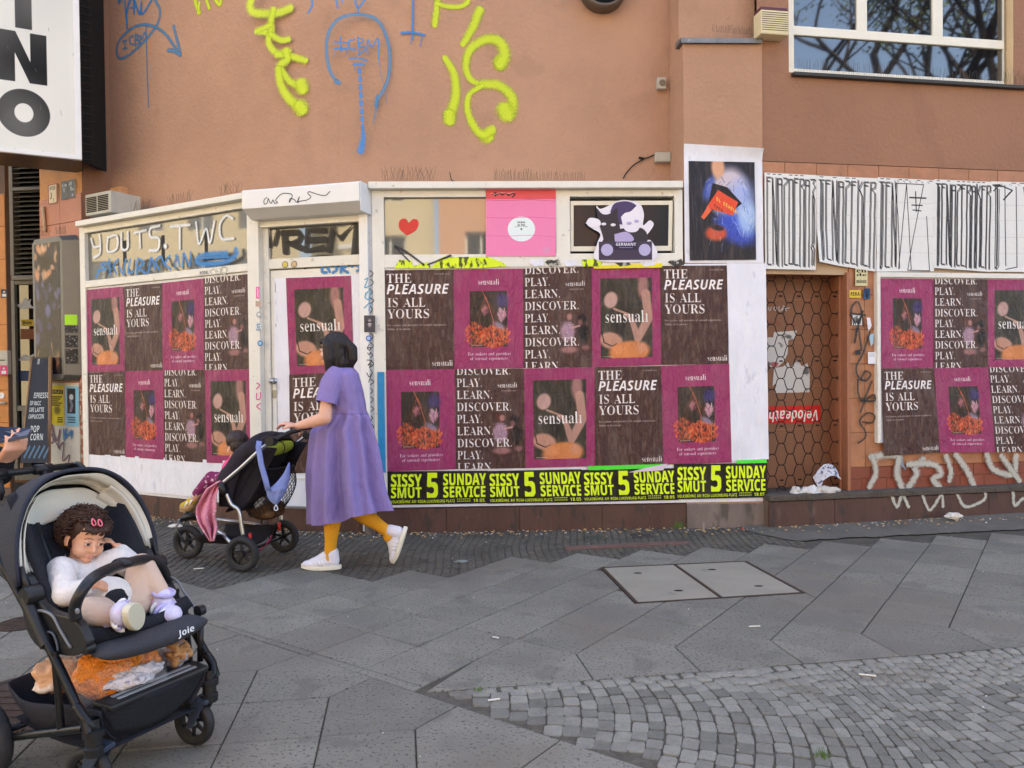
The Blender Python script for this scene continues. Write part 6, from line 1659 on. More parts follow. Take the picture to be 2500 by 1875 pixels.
def callig(word, sd_, W=100, H=150, special=None):
 im=Img(W, H, 260, (222, 222, 218))
 r=random.Random(sd_)
 n=len(word)
 x=3
 cw=(W-5)/n
 for ch in word:
  for ln in LET.get(ch, LET['O']):
   pts=[]
   for k in range(len(ln)-1):
    (ax, ay), (bx, by)=ln[k], ln[k+1]
    m_=max(1, int(abs(by-ay)*9))
    for q in range(m_):
     t=q/m_
     pts.append((x+(ax+(bx-ax)*t)*cw*.86+r.uniform(-.35, .35), 4+(ay+(by-ay)*t)*(H-9)+r.uniform(-.3, .3)))
   pts.append((x+ln[-1][0]*cw*.86, 4+ln[-1][1]*(H-9)))
   im.line(pts, 1.3, (24, 22, 24), .98)
   im.line([(px_+cw*.17, py_+1.6)for px_, py_ in pts], 1.1, (24, 22, 24), .95)
  if r.random()<.6:im.line([(x+cw*.2, 1.8), (x+cw*.7, 1.8)], 1.1, (24, 22, 24))
  x+=cw
 if special:
  for ln, wd in special:im.line(ln, wd, (20, 18, 20), .97)
 for y in(H*.26, H*.43, H*.62, H*.8):
  im.line([(0, y), (W*.5, y+r.uniform(-1, 1)), (W, y+r.uniform(-1.5, 1.5))], .45, (170, 166, 160), .7)
 im.grain(.05, sd_, 3, 3)
 return printmat('callig%d'%sd_, im.image('callig%d'%sd_), rough=.6, wr=.35, streak=.0, scale=6, wrs=(.3, .3, 1))
s8=680/1659
CS=[('ENAZOERA3', [(112, 1028), (424, 1044), (418, 1608), (118, 1602)], None, 'first, with dense stretched black letters above the grille'), ('TENAZEKER', [(424, 1046), (786, 1062), (774, 1618), (424, 1372+190)], None, 'second, with curled lower left corner and stretched letters'), ('TEN', [(786, 1056), (1128, 1074), (1122, 1616), (778, 1618)], 'x', 'third, with wide zigzag and dripping black mark'), ('TENAZERAKER', [(1124, 1068), (1470, 1084), (1460, 1620), (1120, 1596)], None, 'fourth, with the densest stretched letters, right of centre'), ('RN', [(1462, 1080), (1830, 1092), (1830, 1622), (1458, 1618)], 'y', 'fifth, with large angular strokes at the right edge')]
for k, (wd, c, spx, lab)in enumerate(CS):
 sp_=None
 if spx=='x':
  sp_=[([(30, 4), (36, 60), (40, 145)], 1.2), ([(38, 146), (50, 8), (60, 146), (58, 148)], 1.2), ([(32, 8), (80, 8), (62, 100), (54, 148), (92, 149), (86, 60)], 1.2), ([(56, 30), (84, 30)], 2.2), ([(60, 42), (78, 42)], 1.8), ([(66, 20), (68, 52)], 1.6), ([(62, 50), (76, 51)], 1.6)]
 elif spx=='y':
  sp_=[([(2, 6), (14, 5), (4, 16)], 1.6), ([(22, 6), (24, 140)], 1.3), ([(40, 8), (42, 142), (24, 146)], 1.3), ([(52, 8), (72, 140), (86, 10), (84, 40)], 1.3), ([(14, 6), (34, 14), (20, 30), (30, 18)], 2)]
 LET[' ']=[[(0, 0), (0, .001)]]
 mt=callig({'x':'TEN'+' '*6, 'y':'T'+' '*6}.get(spx, wd), 70+k, special=sp_)
 def lf(u, v, k=k):return(.05*max(0, .35-u)*max(0, v-.6)*6)if k==1 else.004*max(0, v-.93)*10*abs(math.sin(u*7+k))
 sheet('calligraphy_sheet', FR, crop(1820, 0, s8, c), .006+.002*(k%2), mt, 'white paper sheet, '+lab, 'paper sheet', 'calligraphy sheets over the doorway', nu=16, nv=20, amp=.003, seed=80+k, lift=lf)
 # ---- small leaflets and stickers on the right pier
def sticker(f, x0, y0, x1, y1, off, col, lab, txt=None, tcol=(20, 20, 20), cap=None, nm='sticker', font='b', lines=None, parent=None, extra=None):
 w_, h_=abs(x1-x0), abs(y1-y0)
 im=Img(w_, h_, int(w_*1.6)+8, col)
 if txt:im.text(font, txt, w_/2, h_*.5+(cap or h_*.5)/2, cap or h_*.5, tcol, anchor='c', width=w_*.85)
 for(t, y, cp)in(lines or[]):im.text(font, t, w_/2, h_*y, cp*h_, tcol, anchor='c', width=w_*.85)
 if extra:extra(im, w_, h_)
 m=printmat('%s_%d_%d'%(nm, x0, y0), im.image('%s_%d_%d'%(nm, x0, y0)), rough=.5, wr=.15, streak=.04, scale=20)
 return sheet(nm, f, [(x0, y0), (x1, y0), (x1, y1), (x0, y1)], off, m, lab, 'sticker' if lab else None, nu=3, nv=3, amp=.001, parent=parent)
sticker(FR, 2088, 650, 2118, 698, .006, (206, 196, 150), 'torn beige leaflet with bold mieux lettering on the tiled pier', font='s', lines=[('en', .32, .22), ('de', .5, .14), ('mieux', .86, .22)])
sticker(FR, 2074, 708, 2101, 727, .006, (216, 186, 60), 'small yellow REKA sticker on the tiled pier', 'REKA', cap=9)
sticker(FR, 2109, 704, 2124, 730, .006, (30, 80, 120), 'small blue torn sticker beside the yellow one on the pier', extra=lambda im, w_, h_:[im.line([(k*3, 0), (w_/2, h_)], 1, (10, 16, 30))for k in range(6)])
sticker(FR, 2080, 768, 2104, 794, .010, (210, 210, 208), 'black and white square sticker under the black scribble', extra=lambda im, w_, h_:[im.line([(k*3.1, 2+(k*7)%9), (k*2.2+4, h_-(k*5)%8)], 2.2, (20, 20, 24))for k in range(8)])
sticker(FR, 2119, 860, 2138, 888, .008, (226, 230, 236), 'small white notice beside the poster frame on the pier', extra=lambda im, w_, h_:[im.rect(3, 3+k*2.2, w_-3, 4+k*2.2, (150, 156, 170), .6)for k in range(4)])
scrap(FR, [(2116, 775), (2124, 776), (2128, 795), (2120, 808), (2117, 790)], .006, m_paper, 'curved white paper scrap on the upper pier tiles')
scrap(FR, [(2121, 818), (2133, 814), (2132, 838), (2126, 846)], .006, mat('pale_blue', (160, 196, 214), .6), 'pale blue paper scrap on the pier tiles')
scrap(FR, [(2088, 856), (2100, 853), (2101, 866), (2089, 866)], .006, m_bk, 'small black sticker on the pier tiles')
scrap(FR, crop(1820, 640, sR, [(945, 1195), (965, 1190), (972, 1240), (985, 1280), (950, 1245)]), .008, mat('grey_scrap', (120, 132, 146), .7), 'grey torn strip hanging below the right posters')
# things stuck to the door behind the grille
fo=-.295
def torn(pts, m, lab):scrap(FR, crop(1820, 640, sR, pts), fo, m, lab)
m_bw=mat('grey_print', (206, 206, 202), .6, bump=(20, .3), speck=[(7, .60, (70, 70, 72), .9)])
torn([(175, 430), (315, 420), (300, 470), (262, 480), (258, 560), (235, 610), (200, 640), (160, 655), (135, 620), (135, 460), (170, 462)], m_bw, 'torn black and white face poster behind the grille, upper piece')
torn([(235, 640), (260, 615), (275, 650), (320, 600), (345, 640), (380, 620), (395, 690), (392, 798), (180, 803), (185, 745), (165, 760), (175, 650)], m_bw, 'torn black and white poster of shoulders behind grille, lower piece')
cutl=MB()
pp=crop(1820, 640, sR, [(155, 618), (178, 612), (202, 618), (196, 638), (176, 648), (160, 636)])
cutout('lips', FR, pp, fo+.004, .001, mat('lips_print', (170, 96, 96), .5))
tag(bpy.data.objects['lips'], 'printed smiling lips on the torn poster behind the grille', 'poster remnant')
im=Img(130, 42, 300, (206, 34, 28));im.text('b', 'Velodeath', 65, 31, 26, (236, 232, 226), anchor='c', width=122, slant=.15)
im.a=im.a[::-1, ::-1].copy()
vd=crop(1820, 640, sR, [(133, 884), (462, 878), (460, 984), (133, 988)])
sheet('band_sticker', FR, vd, fo+.003, printmat('velo', im.image('velo'), rough=.4, wr=.2, streak=.05), 'red sticker with upside down Velodeath lettering behind the grille', 'sticker', nu=6, nv=3, amp=.001)
# ================================================================== painted tags
SB=spraymat('spray_blue', (42, 126, 190), 50)
SBd=spraymat('spray_blue_faded', (70, 126, 166), 70)
SY=spraymat('spray_lime', (196, 214, 24), 38)
SK=spraymat('spray_black', (26, 24, 26), 60)
SW=spraymat('spray_white', (226, 232, 238), 50)
SG=spraymat('spray_grey_white', (186, 184, 172), 16)
SP=spraymat('marker_purple', (104, 62, 96), 90)
SPk=spraymat('marker_pink', (206, 70, 140), 90)
SC_=spraymat('marker_cyan', (60, 160, 200), 90)
c3=.3858;c4_=.3376
def cr(k, ox, oy, pts):return[(ox+x*k, oy+y*k)for x, y in pts]
gA=lambda pts:cr(c3, 0, 0, pts)
gB=lambda pts:cr(c4_, 560, 0, pts)
GO=OFFU+.004
class UW:
 def px(s, x, y, off):
  if x<560:
   pass
  return FM.px(x, y, off)
def wallF(x):
 return FM if x>880 else(FD if x>600 else FA)
def wtag(lines, m, label, f=None):
 return strokes('graffiti', f or wallF(lines[0][0][0][0]), GO, lines, m, bpy.data.objects['upper_wall'], label)
wtag([(gA([(975, -10), (1010, 60), (1000, 140), (940, 230), (840, 330), (765, 370), (738, 330), (760, 250), (850, 170), (950, 160), (1040, 210), (1115, 310)]), 5), (gA([(1098, 165), (1120, 250), (1143, 350)]), 6), (gA([(1065, 318), (1100, 322), (1140, 345)]), 7), (gA([(925, 170), (930, 400), (940, 680)]), 2.4), (gA([(775, 262), (800, 258)]), 3), (gA([(788, 262), (792, 305)]), 3), (gA([(778, 310), (805, 305)]), 3), (gA([(845, 225), (822, 240), (825, 275), (845, 280)]), 3), (gA([(858, 215), (855, 290)]), 3), (gA([(858, 218), (878, 228), (862, 248), (885, 262), (858, 288)]), 3), (gA([(885, 280), (890, 225), (900, 250), (915, 205), (925, 240)]), 3)], SBd, 'blue bomb tag with arrow on the left of the wall', FA)
wtag([(gA([(745, -20), (755, 20), (765, -10)]), 4), (gA([(790, 0), (800, 110), (806, 180)]), 4), (gA([(800, 100), (815, 20), (830, -10)]), 5), (gA([(850, 85), (845, 0)]), 4), (gA([(850, 0), (885, 90), (895, 10), (900, 90), (960, 0)]), 4), (gA([(825, 50), (860, 45)]), 3)], SB, 'blue dripping letters cut off by the top edge', FA)
for q_, l_ in(([(gA([(1230, -30), (1240, 20), (1262, 80)]), 9), (gA([(1262, 20), (1255, 80)]), 7)], 'widest lime drip at the top left'), ([(gA([(1300, -20), (1325, 50)]), 8)], 'short lime drip at the top left'), ([(gA([(1350, -20), (1390, 30), (1400, -10)]), 8)], 'hooked lime drip at the top left')):wtag(q_, SY, l_, FA)
wtag([(gB([(170, -20), (148, 40), (175, 88), (260, 98), (350, 95), (440, 60)]), 20), (gB([(320, 70), (300, 160), (300, 230), (205, 225)]), 17), (gB([(300, 180), (195, 228)]), 13)], SY, 'lime spray letters on the left of the wall, upper part', FD)
wtag([(gB([(300, 220), (285, 310), (345, 385), (430, 375)]), 17), (gB([(300, 250), (370, 290), (430, 285)]), 15), (gB([(345, 395), (420, 400), (550, 440)]), 17), (gB([(410, 370), (420, 430), (370, 470), (360, 540)]), 20), (gB([(370, 500), (440, 590), (530, 640)]), 17), (gB([(355, 500), (375, 620), (440, 720), (520, 780)]), [18, 26]), (gB([(520, 610), (530, 640)]), 34), (gB([(510, 770), (525, 790)]), 36)], SY, 'lime branching spray letters left of the blue bulb', FD)
wtag([(gB([(590, -20), (600, 40), (570, 95)]), 6), (gB([(770, -10), (785, 60)]), 5), (gB([(810, -20), (815, 20)]), 5), (gB([(905, -20), (930, 60), (985, -10)]), 6), (gB([(930, 60), (932, 95)]), 4)], SB, 'blue letter ends cut by the top edge above the bulb', FM)
wtag([(gB([(790, 600), (735, 530), (705, 400), (715, 250), (790, 140), (930, 105), (1060, 140), (1130, 250), (1160, 400), (1150, 560), (1110, 660), (1070, 720), (1062, 760)]), 9), (gB([(770, 590), (795, 600)]), 12), (gB([(1070, 700), (1062, 765)]), 11), (gB([(1060, 770), (1040, 900)]), 2.4), (gB([(1075, 760), (1052, 860)]), 2)], SBd, 'blue light bulb outline in the middle of the wall', FM)
wtag([(gB([(755, 300), (850, 310)]), 5), (gB([(805, 268), (810, 370)]), 5), (gB([(760, 350), (850, 355)]), 6), (gB([(905, 285), (865, 300), (868, 350), (908, 358)]), 5), (gB([(930, 270), (940, 400)]), 4), (gB([(930, 275), (970, 290), (935, 325), (985, 350), (935, 395)]), 4), (gB([(1000, 390), (1000, 290), (1030, 340), (1075, 280), (1078, 430)]), 4), (gB([(865, 425), (930, 420), (1000, 440)]), 5), (gB([(900, 465), (970, 465)]), 8), (gB([(905, 470), (905, 510)]), 2), (gB([(765, 360), (765, 410)]), 2), (gB([(850, 360), (850, 395)]), 2), (gB([(1080, 430), (1085, 470)]), 2.5), (gB([(1085, 470), (1100, 560), (1130, 640), (1135, 760)]), 1.2)]+[(gB([(940+k*3.4, 500+k*58), (942+k*3.4, 530+k*58)]), 9)for k in range(8)]+[(gB([(965, 930), (968, 1000), (950, 1090)]), [8, 20])], SB, 'blue ISBM lettering and dripping cord inside the bulb', FM)
wtag([(gB([(1330, -20), (1325, 230)]), 6), (gB([(1245, 240), (1320, 235), (1410, 255)]), 7), (gB([(1320, 250), (1312, 320)]), 2.2), (gB([(1395, 260), (1380, 340)]), 2.4), (gB([(1325, 250), (1325, 290)]), 3)], SB, 'blue inverted T right of the bulb', FM)
wtag([(gB([(1510, -30), (1500, 60), (1485, 180)]), 17), (gB([(1500, 25), (1560, 45), (1660, 50), (1720, 20), (1725, -20)]), 14)], SY, 'lime P cut by the top edge', FM)
wtag([(gB([(1810, 75), (1760, 200), (1690, 320)]), [26, 18])], SY, 'lime slanted stroke under the P', FM)
wtag([(gB([(1560, 420), (1625, 540), (1635, 700), (1590, 850)]), [17, 30]), (gB([(1590, 830), (1592, 870)]), 34)], SY, 'lime curved stroke left of the large figure', FM)
wtag([(gB([(1960, 460), (1990, 400), (1960, 310), (1860, 285), (1750, 350), (1710, 460), (1740, 570), (1830, 620)]), [34, 15]), (gB([(1830, 610), (1950, 620), (2040, 700), (2040, 800), (1990, 810)]), [24, 30]), (gB([(1830, 620), (1740, 680), (1720, 780), (1760, 900), (1830, 975), (1900, 940)]), [13, 26]), (gB([(1990, 790), (2010, 830)]), 44), (gB([(1850, 980), (1870, 990)]), 36), (gB([(1955, 440), (1960, 470)]), 34)], SY, 'large lime figure of two open curves on the right of the wall', FM)
# tags on the shop front
k7=.3165
gD=lambda pts:cr(k7, 560, 420, pts)
strokes('graffiti', FD, .2225, [(gD([(290, 195), (268, 215), (270, 245), (290, 240), (300, 205), (310, 230), (325, 240), (335, 215), (350, 240), (372, 235), (358, 215), (400, 170), (450, 165), (485, 180), (462, 235), (470, 205), (500, 212), (520, 232), (540, 190), (528, 235), (545, 225), (600, 215), (628, 190), (605, 165), (620, 152), (680, 172), (740, 180), (775, 150)]), 1.8)], SK, hbo, 'thin black signature on the shutter box', True)
strokes('graffiti', FD, DR+.006, [(gD([(345, 560), (372, 455)]), 9), (gD([(420, 465), (432, 620)]), 14, 'L'), (gD([(410, 470), (530, 465), (550, 500), (530, 535), (440, 540), (560, 590)]), 14, 'L'), (gD([(735, 450), (600, 450), (590, 608), (722, 585)]), 14, 'L'), (gD([(600, 525), (738, 520)]), 14), (gD([(765, 605), (795, 440), (855, 515), (975, 385), (960, 640)]), 14, 'L'), (gD([(300, 460), (315, 580)]), 5), (gD([(545, 700), (640, 665), (790, 650)]), 9), (gD([(580, 735), (660, 700), (770, 705)]), 9)], SK, df, 'fat black REM tag across the transom window', True)
strokes('graffiti', FD, DR+.006, [(gD([(770, 715), (725, 730), (715, 770), (750, 775)]), 7), (gD([(775, 770), (760, 735), (800, 715), (830, 750), (800, 775)]), 7), (gD([(860, 775), (865, 715), (910, 720), (870, 745), (915, 775)]), 7), (gD([(945, 725), (948, 730)]), 6), (gD([(1015, 700), (985, 715), (1010, 740), (985, 765)]), 7)], SB, df, 'blue spray letters on the bar over the door')
strokes('graffiti', FM, .024, [(gD([(1280, 575), (1370, 620), (1500, 715)]), [8, 5]), (gD([(1280, 580), (1390, 690)]), 4), (gD([(1530, 715), (1620, 680), (1705, 645)]), [4, 7])], SK, fM, 'black spray tick below the heart window')
gp=lambda pts:cr(640/1435, 0, 500, pts)
strokes('graffiti', FA, -.015, [(gp([(500, 185), (515, 230), (550, 225)]), 4.6), (gp([(545, 165), (550, 230), (545, 270), (515, 290)]), 4.6), (gp([(590, 180), (590, 255), (640, 240), (640, 170), (590, 180)]), 4.6), (gp([(665, 155), (668, 240), (700, 235), (700, 150)]), 4.6), (gp([(735, 155), (800, 140)]), 4.6), (gp([(765, 150), (768, 235)]), 4.6), (gp([(875, 115), (825, 130), (825, 175), (870, 185), (865, 245), (820, 250)]), 5.4), (gp([(905, 225), (908, 228)]), 9), (gp([(935, 120), (1040, 110)]), 5.4), (gp([(985, 118), (985, 240)]), 5.4), (gp([(1075, 95), (1090, 215), (1130, 130), (1150, 210), (1175, 90)]), 4.6), (gp([(1275, 75), (1240, 60), (1205, 110), (1215, 185), (1280, 185)]), 5.4)], SW, fA, 'white sprayed YOUTS.TWC on the left window')
strokes('graffiti', FA, .024, [(gp([(600, 320), (555, 325), (580, 350), (540, 360)]), 5), (gp([(530, 395), (545, 355)]), 5), (gp([(600, 300), (605, 380)]), 5), (gp([(650, 300), (625, 330), (640, 380)]), 5), (gp([(655, 340), (680, 380), (690, 300)]), 5), (gp([(715, 300), (705, 370), (735, 365)]), 5), (gp([(750, 380), (755, 300), (790, 320), (760, 345), (800, 375)]), 5), (gp([(815, 370), (830, 290), (850, 350)]), 5), (gp([(870, 350), (850, 310), (880, 285), (900, 330)]), 5), (gp([(930, 280), (905, 320), (935, 355)]), 5), (gp([(960, 345), (965, 275), (985, 335)]), 5), (gp([(1000, 340), (1005, 265), (1020, 300), (1040, 330), (1045, 260)]), 5), (gp([(1240, 265), (1120, 275), (1075, 305), (1120, 325), (1240, 310), (1295, 270), (1290, 245)]), 11), (gp([(1100, 290), (1250, 285)]), 5)], SB, fA, 'blue sprayed name scrawl across the foot of the left window')
im=Img(60, 16, 130, (206, 204, 196));im.text('b', 'RODEL', 30, 13, 10, (24, 24, 24), anchor='c', width=54, slant=.1);im.ell(21, 1.6, 1, 1, (24, 24, 24));im.ell(25, 1.6, 1, 1, (24, 24, 24))
sheet('title_print', FA, gp([(1090, 362), (1145, 357), (1145, 382), (1090, 387)]), .0195, printmat('rodel', im.image('rodel'), wr=.1, streak=0), '', None, nu=2, nv=2, amp=0, parent=fA)
strokes('graffiti', FA, .022, [(gp([(1175, 350), (1150, 365), (1170, 388)]), 2), (gp([(1185, 385), (1180, 360), (1195, 368)]), 2), (gp([(1205, 345), (1208, 385)]), 2), (gp([(1215, 340), (1240, 345), (1235, 375), (1212, 370), (1215, 345)]), 3)], SG, fA, 'faint grey scribble on the left window rail')
# pier scribble, purple tag, silver piece on the right plinth, post scribbles
gq=lambda pts:cr(sR, 1820, 640, pts)
strokes('graffiti', FR, .012, [(gq([(645, 330), (655, 270), (690, 245), (715, 320), (725, 395)]), 5), (gq([(650, 315), (735, 325)]), 5), (gq([(720, 300), (690, 390), (668, 498), (690, 400), (710, 540)]), 5), (gq([(765, 425), (720, 560), (680, 640), (690, 700), (735, 728), (768, 690), (735, 670), (705, 720)]), 5), (gq([(690, 720), (690, 800), (720, 850), (775, 730)]), 5), (gq([(720, 850), (790, 850), (785, 815), (735, 850), (705, 920)]), 5), (gq([(720, 980), (775, 985), (792, 945), (750, 925), (700, 975), (735, 1040), (730, 1080), (690, 1110)]), 4.5)], SK, lw, 'tall black looping scribble on the tiled pier')
strokes('graffiti', FR, .014, [(gq([(770, 1195), (900, 1180), (940, 1200), (930, 1300), (960, 1380)]), 17), (gq([(780, 1190), (800, 1290), (760, 1380)]), 14), (gq([(1090, 1210), (1040, 1260), (1050, 1300), (1000, 1380)]), 16), (gq([(1000, 1240), (1150, 1240), (1200, 1300), (1150, 1330), (1190, 1380)]), 15), (gq([(1290, 1180), (1360, 1280), (1400, 1370)]), 15), (gq([(1230, 1190), (1260, 1280), (1250, 1340)]), 13), (gq([(1480, 1180), (1520, 1270), (1640, 1300), (1660, 1190)]), 15), (gq([(1570, 1190), (1680, 1340)]), 14)], SG, lw, 'silver white sprayed letters on the lower right tiles')
strokes('graffiti', FR, .112, [(gq([(890, 1420), (930, 1500), (960, 1430), (1000, 1500)]), 9), (gq([(1080, 1420), (1130, 1520), (1200, 1430), (1210, 1500)]), 8), (gq([(1300, 1430), (1350, 1500), (1460, 1460), (1470, 1400)]), 8), (gq([(1640, 1410), (1650, 1490), (1700, 1450)]), 9)], SG, bpy.data.objects['plinth.001']if 'plinth.001' in bpy.data.objects else prl, 'faded silver letters on the right plinth')
strokes('graffiti', FD, .034, [(gD([(1045, 830), (1070, 820), (1045, 890), (1080, 880)]), 2.5), (gD([(1050, 940), (1085, 915), (1080, 980), (1048, 970), (1055, 940)]), 2.5), (gD([(1040, 1050), (1085, 1010), (1080, 1070)]), 2.5)], SC_, shop, 'cyan angular marker tag on the right door post', True)
strokes('graffiti', FD, .034, [(gD([(1080, 1330), (1065, 1360), (1085, 1375), (1088, 1355), (1068, 1358)]), 2), (gD([(1068, 1395), (1078, 1410), (1088, 1398)]), 2), (gD([(1062, 1450), (1100, 1455), (1070, 1490), (1095, 1480), (1080, 1510)]), 2), (gD([(1062, 1550), (1080, 1580), (1100, 1555), (1075, 1620)]), 2)], SK, shop, 'black marker letters running down the right door post', True)
strokes('graffiti', FM, .016, [([(903+2*math.sin(k*1.9), 660+k*22), (911+2*math.sin(k*2.7), 668+k*22), (904, 676+k*22)], 2)for k in range(20)], SK, shop, 'black marker writing down the narrow cheek beside the door', True)
strokes('graffiti', FD, .034, [([(622+5, 935), (634, 940), (626, 950)], 2.4), ([(627, 960), (627, 975), (636, 972), (636, 958)], 2.4), ([(636, 985), (627, 992), (636, 1000)], 2.4)], SPk, shop, 'pink vertical marker letters on the left door post', True)
# post stickers
sticker(FD, 625, 700, 634, 729, .033, (222, 110, 170), 'narrow pink sticker with white figure on the left door post', extra=lambda im, w_, h_:im.line([(w_*.4, 4), (w_*.6, h_*.4), (w_*.4, h_*.6), (w_*.6, h_-4)], 1.4, (240, 240, 240)))
sticker(FD, 624, 735, 638, 749, .033, (196, 176, 160), 'small brown patterned sticker on the left door post', extra=lambda im, w_, h_:[im.rect(1+3*(k%4), 1+3*(k//4), 3+3*(k%4), 3+3*(k//4), (110, 60, 56), .8)for k in(0, 2, 5, 7, 8, 10, 13, 15)])
sticker(FD, 625, 787, 638, 808, .033, (196, 206, 210), 'pale ALPHA sticker on the left door post', lines=[('ALPHA', .95, .22)], tcol=(60, 90, 110), extra=lambda im, w_, h_:im.line([(w_*.75, h_*.2), (w_*.3, h_*.25), (w_*.35, h_*.6), (w_*.75, h_*.5)], 1.6, (60, 100, 120)))
sticker(FD, 889, 770, 916, 811, .036, (70, 66, 74), 'dark photo sticker of a face on the right door post', extra=lambda im, w_, h_:[im.ell(w_*.5, h_*.45, w_*.22, h_*.3, (170, 160, 170), 1, soft=.5), im.rect(w_*.2, h_*.36, w_*.8, h_*.44, (20, 20, 24))])
for(x, y, lab, cols)in((635, 838, 'round blue sticker on the left door post', ((60, 110, 170), (150, 200, 220))), (900, 826, 'round blue and violet sticker on the right door post', ((60, 90, 170), (170, 190, 230))), (632, 768, 'round grey line sticker on the left door post', ((150, 156, 160), (206, 208, 208)))):
 e=empty('round_sticker', FD.w(x, y, .033), lab, 'sticker')
 b=MB();b.lathe(FD.w(x, y, .0335), FD.n, [(.026, 0), (.026, .001), (0, .0012)], 20);b.build('rim', mat('rs%d'%x, cols[0], .5), e)
 b=MB();b.lathe(FD.w(x, y, .0345), FD.n, [(.016, 0), (.016, .0012), (0, .0014)], 16);b.build('centre', mat('rsc%d'%x, cols[1], .5), e)
for x, y, c, lab in((696, 646, (206, 190, 90), 'small round yellow face sticker on the bar over the door'), (718, 645, (206, 176, 130), 'small round orange coin sticker on the bar over the door')):
 e=empty('round_sticker', FD.w(x, y, DR+.023), lab, 'sticker')
 b=MB();b.lathe(FD.w(x, y, DR+.0225), FD.n, [(.030, 0), (.030, .001), (0, .0012)], 20);b.build('rim', mat('rs%d'%x, (90, 90, 70), .5), e)
 b=MB();b.lathe(FD.w(x, y, DR+.0235), FD.n, [(.024, 0), (.024, .0012), (0, .0014)], 16);b.build('centre', mat('rsc%d'%x, c, .5), e)
strokes('graffiti', FR, fo+.004, [(gq([(138, 275), (148, 298), (158, 275)]), 1.2), (gq([(182, 272), (172, 285), (184, 298), (192, 284), (182, 272)]), 1.2), (gq([(205, 270), (205, 298), (218, 298)]), 1.2), (gq([(222, 300), (235, 268), (250, 300)]), 1.2), (gq([(215, 290), (270, 280)]), 1.2)], SW, door, 'white VIOLA tag on the brown door', True)
strokes('graffiti', FR, fo+.004, [(gq([(150, 360), (170, 390)]), 1.2), (gq([(190, 365), (215, 385)]), 1.2), (gq([(255, 360), (262, 392)]), 1.2), (gq([(290, 360), (285, 390), (310, 380)]), 1.2)], spraymat('marker_red', (180, 50, 40), 60), door, 'red marker scribble on the brown door', True)
# ================================================================== things fixed to the walls
# ---- cinema sign, upper left
QS=PY(197, 388, 7.85)
FS=Fac(QS, R(27))
cs=empty('cinema_sign', QS, 'large white vertical cinema lightbox with black capital letters at upper left', 'sign')
sw, sh=1.55, 3.4
im=Img(sw*100, sh*100, 460, (222, 221, 212))
def fsx(x, y):
 u, z=FS.px(x, y, .0)
 return(u+sw)*100, (sh-(z-QS.z))*100
for ch, (x0, y0, x1, y1)in(('I', (37, -30, 76, 67)), ('N', (-4, 88, 113, 193)), ('O', (-6, 226, 121, 326)), ('K', (-6, -190, 116, -70))):
 a=fsx(x0, y1);b=fsx(x1, y0)
 if ch=='O':
  im.ell((a[0]+b[0])/2, (a[1]+b[1])/2, (b[0]-a[0])/2, (a[1]-b[1])/2, (28, 28, 28))
  im.ell((a[0]+b[0])/2, (a[1]+b[1])/2, (b[0]-a[0])*.18, (a[1]-b[1])*.2, (222, 221, 212))
 elif ch=='N':
  w_=b[0]-a[0];t, bo=b[1], a[1]
  im.poly([[(a[0], bo), (a[0], t), (a[0]+w_*.36, t), (a[0]+w_*.66, t+(bo-t)*.58), (a[0]+w_*.66, t), (b[0], t), (b[0], bo), (a[0]+w_*.64, bo), (a[0]+w_*.34, t+(bo-t)*.42), (a[0]+w_*.34, bo)]], (28, 28, 28))
 elif ch=='I':
  im.rect(a[0], b[1], b[0], a[1], (28, 28, 28))
r_=random.Random(3)
for k in range(14):
 im.ell(r_.uniform(0, sw*100), r_.uniform(0, sh*100), 40, 60, r_.choice([(196, 196, 190), (236, 236, 226)]), .22, soft=.9)
for k in range(40):
 x, y=r_.uniform(0, sw*100), r_.uniform(0, sh*100);im.line([(x, y), (x+r_.uniform(-1, 1), y+r_.uniform(1, 5))], .5, (120, 118, 110), .6)
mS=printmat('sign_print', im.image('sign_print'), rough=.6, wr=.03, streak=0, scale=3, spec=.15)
V=[FS.pt(-sw+.04, QS.z+.04+0, .004), FS.pt(-.04, QS.z+.04, .004), FS.pt(-.04, QS.z+sh, .004), FS.pt(-sw+.04, QS.z+sh, .004)]
V=[FS.pt(-sw, QS.z, .002), FS.pt(0, QS.z, .002), FS.pt(0, QS.z+sh, .002), FS.pt(-sw, QS.z+sh, .002)]
mesh('face', V, [(0, 1, 2, 3)], mS, cs, uv=[(0, 0), (1, 0), (1, 1), (0, 1)])
bk=PY(95, 420, 8.55)
dn=FS.n*-.62
MB().prism([FS.pt(-sw, QS.z, 0), FS.pt(0, QS.z, 0), FS.pt(0, QS.z, 0)+dn, FS.pt(-sw, QS.z, 0)+dn], (0, 0, sh)).build('box', mat('sign_brown_metal', (92, 80, 68), .45, .4, var=(3, .2)), cs)
fr=MB()
fr.fbox(FS, -.045, .012, QS.z-.012, QS.z+sh, -.02, .02)
fr.fbox(FS, -sw, -.045, QS.z-.012, QS.z+.03, -.02, .018)
fr.build('trim', m_alu, cs, bevel=.003)
# dark ribbed strip behind its right side
st_=empty('bird_net_strip', PY(215, 395, 8.1), 'black ribbed strip fixed between the cinema sign and the wall', 'netting')
zb_=PY(212, 398, 8.1).z
b=MB();p0, p1=PY(197, 300, 8.05), PY(222, 300, 8.15)
b.prism([(p0.x, p0.y, zb_), (p1.x, p1.y, zb_), (p1.x, p1.y+.3, zb_), (p0.x, p0.y+.3, zb_)], (0, 0, 3))
b.build('band', mat('black_net', (24, 22, 20), .9, bump=(60, .8)), st_)
for k in range(26):
 b=MB();z=zb_+.03+k*.08
 b.tube([(p0.x-.01, p0.y-.01, z), (p1.x+.03, p1.y-.01, z+.012)], .005, 5)
 b.build('rib', mat('rib_dark', (44, 40, 36), .8), st_)
